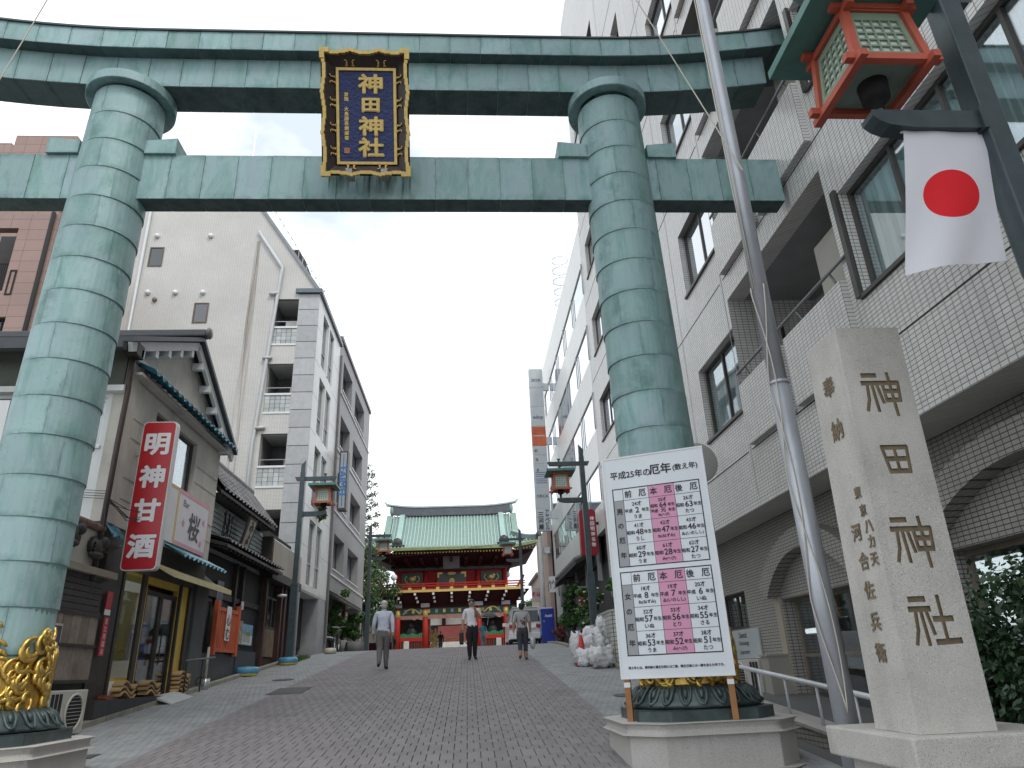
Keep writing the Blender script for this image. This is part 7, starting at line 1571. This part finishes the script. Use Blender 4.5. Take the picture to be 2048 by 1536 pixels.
t = thing('plastic_bag', 'white plastic carrier bag held by the person in the grey T-shirt', 'bag', (x+.27, y, zg(y)+.35)); mb = MB(); mb.ball((x+.27, y-.02, zg(y)+.47), (.075, .12, .19), 12, 9, lambda th, ph: (1+.12*math.sin(5*ph+2*th))*(1 if th > .9 else .55)); mb.build('bag_body', M('bag_plastic', (.55, .56, .58), .3, .1), t, True); mb = MB(); mb.tube([(x+.25, y, zg(y)+.70), (x+.26, y, zg(y)+.62)], .01, 5); mb.build('bag_handle', M('bag_plastic', (.55, .56, .58)), t)
mb = MB(); rg = random.Random(8)
for i in range(9): mb.ball((rg.uniform(-.09, .02), .118+.006*rg.random(), rg.uniform(.88, 1.06)), (.022, .004, .03), 6, 4)
o = mb.build('shirt_print', M('print_maroon', (.14, .02, .03), .8), [q for q in bpy.data.objects if q.name.startswith('person') and 'grey T-shirt' in q.get('label', '')][0]); o.location = (0, 0, 0)
x, z = PY(966, 1260, 45); y = 45
person('person in a teal top under a dark umbrella near the gate', (x, y, zg(y)+.004), math.pi, 1.55, teal, cl('trousers_slate', (.08, .10, .12)), hair_b, {-1: down(-1, 0), 1: ((.15, -.02, .64), (.10, -.10, .76))}, {-1: st(-1, -.04), 1: st(1, .06)}, 'short')
ux, uz = PY(978, 1224, 45); t = thing('umbrella', 'dark grey open umbrella held by the person in teal', 'umbrella', (ux, y, uz-.4)); mb = MB(); mb.lathe([(.001, .0), (.18, -.03), (.36, -.11), (.50, -.26)], (ux, y, uz), 8); mb.lathe([(.49, -.262), (.35, -.12), (.17, -.04), (.001, -.012)], (ux, y, uz), 8); mb.build('canopy', cl('umbrella_cloth', (.04, .042, .048)), t); MB().tube([(ux, y, uz+.05), (ux-.12, y-.1, uz-.75)], .01, 6).build('shaft', galv, t)
x, z = PY(881, 1285, 61); person('distant person in black clothes standing inside the gate', (x, 61, zg(61)+.004), 0, 1.62, blkc, cl('denim_blue', (.05, .07, .12)), hair_b, {-1: down(-1), 1: down(1)}, {-1: st(-1, 0), 1: st(1, .01)}, 'long')
# ---------------------------------------------------------------- parked van seen from behind
def van():
    Y0 = 35.6; x0 = PY(1018, 1260, Y0)[0]; x1 = PY(1087, 1260, Y0)[0]; z0 = zg(Y0); w = x1-x0; cx = (x0+x1)/2; h = 1.78
    t = thing('parked_van', 'silver white minivan parked with its rear to the camera on the right', 'van', (cx, Y0+2.2, z0))
    pt = M('car_paint_silver', (.72, .73, .74), .3, .03, 2, metal=.05, coat=.5); rub = M('rubber', (.015, .015, .015), .8, .2); hw = w/2
    def ring(y, k, zt, zb=.28): return [(cx-hw*k, y, z0+zb), (cx-hw*k*1.0, y, z0+.95), (cx-hw*k*.97, y, z0+1.08), (cx-hw*k*.84, y, z0+zt-.10), (cx-hw*k*.74, y, z0+zt), (cx+hw*k*.74, y, z0+zt), (cx+hw*k*.84, y, z0+zt-.10), (cx+hw*k*.97, y, z0+1.08), (cx+hw*k, y, z0+.95), (cx+hw*k, y, z0+zb)]
    rows = [ring(Y0+.02, .96, 1.70), ring(Y0+.10, .995, h), ring(Y0+1.5, 1, h), ring(Y0+2.9, 1, h-.03), ring(Y0+3.7, .99, 1.12), ring(Y0+4.5, .95, .98)]; mb = MB(); n = 10; vs = [p for r_ in rows for p in r_]
    rows[0] = [(x, y+(.02 if z < z0+1.0 else .16), z) for x, y, z in rows[0]]; vs = [p for r_ in rows for p in r_]
    mb._add(vs, [(i*n+j, i*n+(j+1) % n, (i+1)*n+(j+1) % n, (i+1)*n+j) for i in range(5) for j in range(n)]+[tuple(range(n-1, -1, -1)), tuple(range(5*n, 6*n))]); mb.build('body', pt, t, bev=.05)
    yb = Y0-.0
    mb = MB(); mb._add([(cx-hw*.84, yb+.03, z0+1.10), (cx+hw*.84, yb+.03, z0+1.10), (cx+hw*.72, yb+.15, z0+1.62), (cx-hw*.72, yb+.15, z0+1.62), (cx-hw*.84, yb+.06, z0+1.10), (cx+hw*.84, yb+.06, z0+1.10), (cx+hw*.72, yb+.18, z0+1.62), (cx-hw*.72, yb+.18, z0+1.62)], [(0, 1, 2, 3), (0, 4, 5, 1), (1, 5, 6, 2), (3, 2, 6, 7), (0, 3, 7, 4)]); mb.build('rear_window', M('tinted_glass', (.02, .035, .04), .08, .2, spec=1), t)
    for s in (-1, 1):
        o = MB().box(cx+s*hw*.58, cx+s*hw*.985, yb-.035, yb+.04, z0+.80, z0+.99).build('tail_light', M('tail_red', (.32, .01, .015), .15, .1), t, bev=.02); MB().box(cx+s*hw*.62, cx+s*hw*.96, yb-.04, yb-.034, z0+.95, z0+1.0).build('clear_lens', M('lens_clear', (.55, .5, .5), .15), o)
        for yy in (Y0+.8, Y0+3.6): o = MB().tube([(cx+s*(hw-.20), yy, z0+.31), (cx+s*(hw-.01), yy, z0+.31)], .31, 20).build('wheel', rub, t, True); MB().tube([(cx+s*(hw-.012), yy, z0+.31), (cx+s*(hw+.005), yy, z0+.31)], .19, 16).build('hub', galv, o)
        MB().box(cx+s*(hw-.02), cx+s*(hw+.16), Y0+3.0, Y0+3.1, z0+1.05, z0+1.22).build('wing_mirror', pt, t, bev=.02)
        MB().box(cx+s*hw*.93, cx+s*hw*.99, Y0+.5, Y0+2.8, z0+1.12, z0+1.55).build('side_window', M('tinted_glass', (.02, .035, .04)), t)
    MB().box(cx-hw*.98, cx+hw*.98, yb-.10, yb+.15, z0+.30, z0+.58).build('rear_bumper', pt, t, bev=.04); MB().box(cx-hw*.55, cx+hw*.55, yb-.012, yb+.03, z0+.74, z0+.80).build('chrome_strip', galv, t)
    MB().box(cx-.17, cx+.17, yb-.02, yb+.0, z0+.62, z0+.78).build('number_plate', white_p, t); MB().box(cx-hw*.9, cx+hw*.9, yb+.02, yb+.3, z0+.18, z0+.30).build('underside', rub, t)
van()
# vending machine
Yv = 34.6; x0 = PY(1083, 1250, Yv)[0]; x1 = PY(1107, 1250, Yv)[0]; z0 = zg(Yv); vb = M('vending_blue', (.018, .045, .33), .35, .05)
t = thing('vending_machine', 'blue drinks vending machine standing at the right beside the van', 'vending machine', ((x0+x1)/2, Yv, z0)); zt = PY(1095, 1217, Yv)[1]
MB().box(x0, x1+.06, Yv, Yv+.75, z0+.05, zt).build('cabinet', vb, t, bev=.02); MB().box(x0+.04, x1, Yv+.05, Yv+.7, z0-.02, z0+.05).build('feet', black_m, t); MB().box(x0+.05, x1, Yv+.1, Yv+.6, zt, zt+.08).build('top_cap', white_p, t)
mb = MB(); write(mb, 'Asahi', .14, faceY(x0+(x1-x0)*.62, Yv-.003, zt-.32), .008, w=(x1-x0)*.6, lift=.003); mb.build('lettering', white_print, t)
MB().box(x0-.012, x0-.002, Yv+.08, Yv+.68, z0+.75, zt-.12).build('display_window', M('display_glass', (.35, .38, .42), .1, .6, 9), t); MB().box(x0-.012, x0-.002, Yv+.1, Yv+.66, z0+.2, z0+.42).build('pickup_flap', black_m, t); MB().box(x0+.1, x0+.16, Yv-.012, Yv-.002, z0+1.0, z0+1.06).build('coin_plate', galv, t)
# ---------------------------------------------------------------- rubbish bags
bagm, bt, bn, bl_, bb = nodes('clear_rubbish_bag')
bc = rgbmix(bt, (.74, .75, .77), (.42, .42, .43), ramp(bt, noise(bt, 9, 5, .6), .52, .74)); bc = rgbmix(bt, bc, (.40, .24, .11), math_(bt, 'MULTIPLY', ramp(bt, noise(bt, 4.5, 4), .62, .70), .8)); bc = rgbmix(bt, bc, (.30, .33, .42), math_(bt, 'MULTIPLY', ramp(bt, noise(bt, 6, 3, stretch=(1, 1.3, .8)), .62, .7), .7)); bl_.new(bc, bb.inputs['Base Color'])
bb.inputs['Roughness'].default_value = .22; bb.inputs['Specular IOR Level'].default_value = .8; bump(bt, bb, noise(bt, 22, 4, .6, dist=1.5), .03, .9)
def bag(lab, x, y, r, seed, z=None, mt_=None):
    rg = random.Random(seed); z = zg(y) if z is None else z; t = thing('rubbish_bag', lab, 'rubbish bag', (x, y, z), group='rubbish bags piled at the right kerb'); ph0 = rg.random()*6
    def fn(th, ph): return (1+.10*math.sin(4*ph+ph0+2*th)+.06*math.sin(9*ph-3*th+ph0)+.05*math.sin(13*th+ph*2))*(1 if th > .55 else .72)
    mb = MB(); mb.ball((x, y, z+r[2]*.93), r, 28, 20, fn); mb.v = [(a, b, max(c_, z+.012)) for a, b, c_ in mb.v]; mb.build('bag_body', mt_ or bagm, t, True)
    mb = MB(); mb.lathe([(.05, r[2]*1.55), (.025, r[2]*1.68), (.07, r[2]*1.85), (.05, r[2]*1.82)], (x, y, z), 10, fn=lambda q, w_, a: q*(1+.3*math.sin(3*a))); mb.build('tied_neck', mt_ or bagm, t, True)
def gp(px, py): q = G(px, py); return q.x, q.y
x, y = gp(1200, 1338); bag('rubbish bag with brown cardboard showing, nearest in the pile', x+.06, y+.1, (.30, .27, .27), 1)
x, y = gp(1176, 1333); bag('clear white rubbish bag at the left foot of the pile', x+.0, y+.05, (.27, .25, .23), 2)
x, y = 2.95, 18.2; bag('tall rubbish bag leaning on the red cone', x-.2, y+.1, (.24, .26, .42), 3); bag('large clear rubbish bag in the middle of the pile', x+.12, y+.0, (.32, .30, .30), 4, zg(18)+.16); bag('rubbish bag on top of the pile below the lamp post', x+.22, y+.35, (.30, .28, .33), 5, zg(18.3)+.30)
bag('rubbish bag in the back right corner by the planter', x+.52, y+.1, (.24, .22, .25), 6); bag('upper white rubbish bag against the tiled planter', x+.55, y+.55, (.2, .2, .26), 7, zg(18.5)+.36); bag('topmost small rubbish bag beside the lamp post', x+.52, y+.6, (.17, .17, .22), 8, zg(18.5)+.72); bag('small rubbish bag spilling at the left edge of the pile', x-.22, y-.7, (.16, .15, .12), 9); bag('grey tinted rubbish bag squeezed between lamp post and planter', x+.62, y+.35, (.2, .2, .24), 10, zg(18.3)+.15)
t = thing('traffic_cone', 'red traffic cone half buried in the rubbish bags', 'traffic cone', (2.72, 17.75, zg(17.75))); mb = MB(); mb.lathe([(.15, .03), (.035, .68), (.001, .69)], (2.72, 17.72, zg(17.72)+.012), 18); mb.build('cone', M('cone_red', (.42, .025, .02), .5), t, True); MB().box(2.54, 2.90, 17.54, 17.9, zg(17.72)+.012, zg(17.72)+.045).build('base', M('cone_red', (.42, .025, .02)), t)
x, y = gp(1204, 1336); t = thing('cardboard_box', 'brown cardboard box inside the nearest rubbish bag', 'box', (x, y, zg(y))); mb = MB().box(-.13, .13, -.03, .1, .06, .40); mb.xf(Matrix.Translation((x-.02, y-.16, zg(y))) @ Matrix.Rotation(.2, 4, 'Z') @ Matrix.Rotation(-.25, 4, 'X')); mb.build('carton', M('cardboard', (.36, .22, .10), .8, .12), t)
# bicycle by the grey office
def bicycle():
    y0, x0 = 30.9, -5.35; z0 = zg(y0); t = thing('bicycle', 'dark bicycle parked against the grey office pier', 'bicycle', (x0, y0, z0)); fr = M('bike_frame', (.03, .03, .035), .4)
    for yy in (y0-.5, y0+.5):
        mb = MB(); mb.tube([(x0, yy+.32*math.cos(a), z0+.34+.32*math.sin(a)) for a in [2*math.pi*i/28 for i in range(29)]], .018, 6, False); w_ = mb.build('wheel', black_m, t, True); mb = MB()
        for i in range(12): a = math.pi*i/6; mb.tube([(x0, yy, z0+.34), (x0, yy+.31*math.cos(a), z0+.34+.31*math.sin(a))], .003, 3)
        mb.build('spokes', galv, w_)
    a, b, c_, d = (x0, y0-.5, z0+.34), (x0, y0-.05, z0+.30), (x0, y0-.2, z0+.80), (x0, y0+.35, z0+.85); mb = MB()
    for p, q in ((a, b), (a, c_), (b, c_), (b, d), (c_, d), (d, (x0, y0+.5, z0+.34))): mb.tube([p, q], .016, 6)
    mb.build('frame', fr, t); MB().box(x0-.07, x0+.07, y0-.34, y0-.1, z0+.86, z0+.92).build('saddle', black_m, t, bev=.02); MB().tube([(x0, y0-.2, z0+.8), (x0, y0-.21, z0+.87)], .014, 6).build('seat_post', galv, t); MB().tube([(x0-.28, y0+.25, z0+1.0), (x0, y0+.34, z0+.98), (x0+.28, y0+.25, z0+1.0)], .014, 6).build('handlebar', galv, t); MB().tube([(x0, y0+.35, z0+.85), (x0, y0+.34, z0+.98)], .014, 6).build('stem', galv, t); mb = MB(); mb.tube([(x0-.1, y0-.05, z0+.25), (x0+.1, y0-.05, z0+.35)], .01, 5); mb.build('pedals', black_m, t)
bicycle()
for i, (px, py, lab) in enumerate(((812, 1297, 'small grey stone marker before the left gate bay'), (998, 1290, 'small grey stone marker before the right gate bay'))):
    xx, zz = PY(px, py, 52); tag(MB().box(xx-.18, xx+.18, 52, 52.3, zg(52)-.05, zg(52)+.75).build('stone_marker', granite, None, bev=.04), lab, 'stone marker')
xx, zz = PY(788, 1155, 56); t = thing('globe_lamp', 'white globe lamp on a pole left of the gate balcony', 'lamp', (xx, 56, zg(56))); MB().tube([(xx, 56, zg(56)), (xx, 56, zz-.2)], .05, 8).build('pole', dark_steel, t); mb = MB(); mb.ball((xx, 56, zz), .25, 12, 8); mb.build('globe', white_p, t, True)
xx, zz = PY(1014, 1149, 62); t = thing('globe_lamp', 'white globe lamp on a pole right of the gate balcony', 'lamp', (xx, 62, zg(62))); MB().tube([(xx, 62, zg(62)), (xx, 62, zz-.2)], .05, 8).build('pole', dark_steel, t); mb = MB(); mb.ball((xx, 62, zz), .27, 12, 8); mb.build('globe', white_p, t, True)
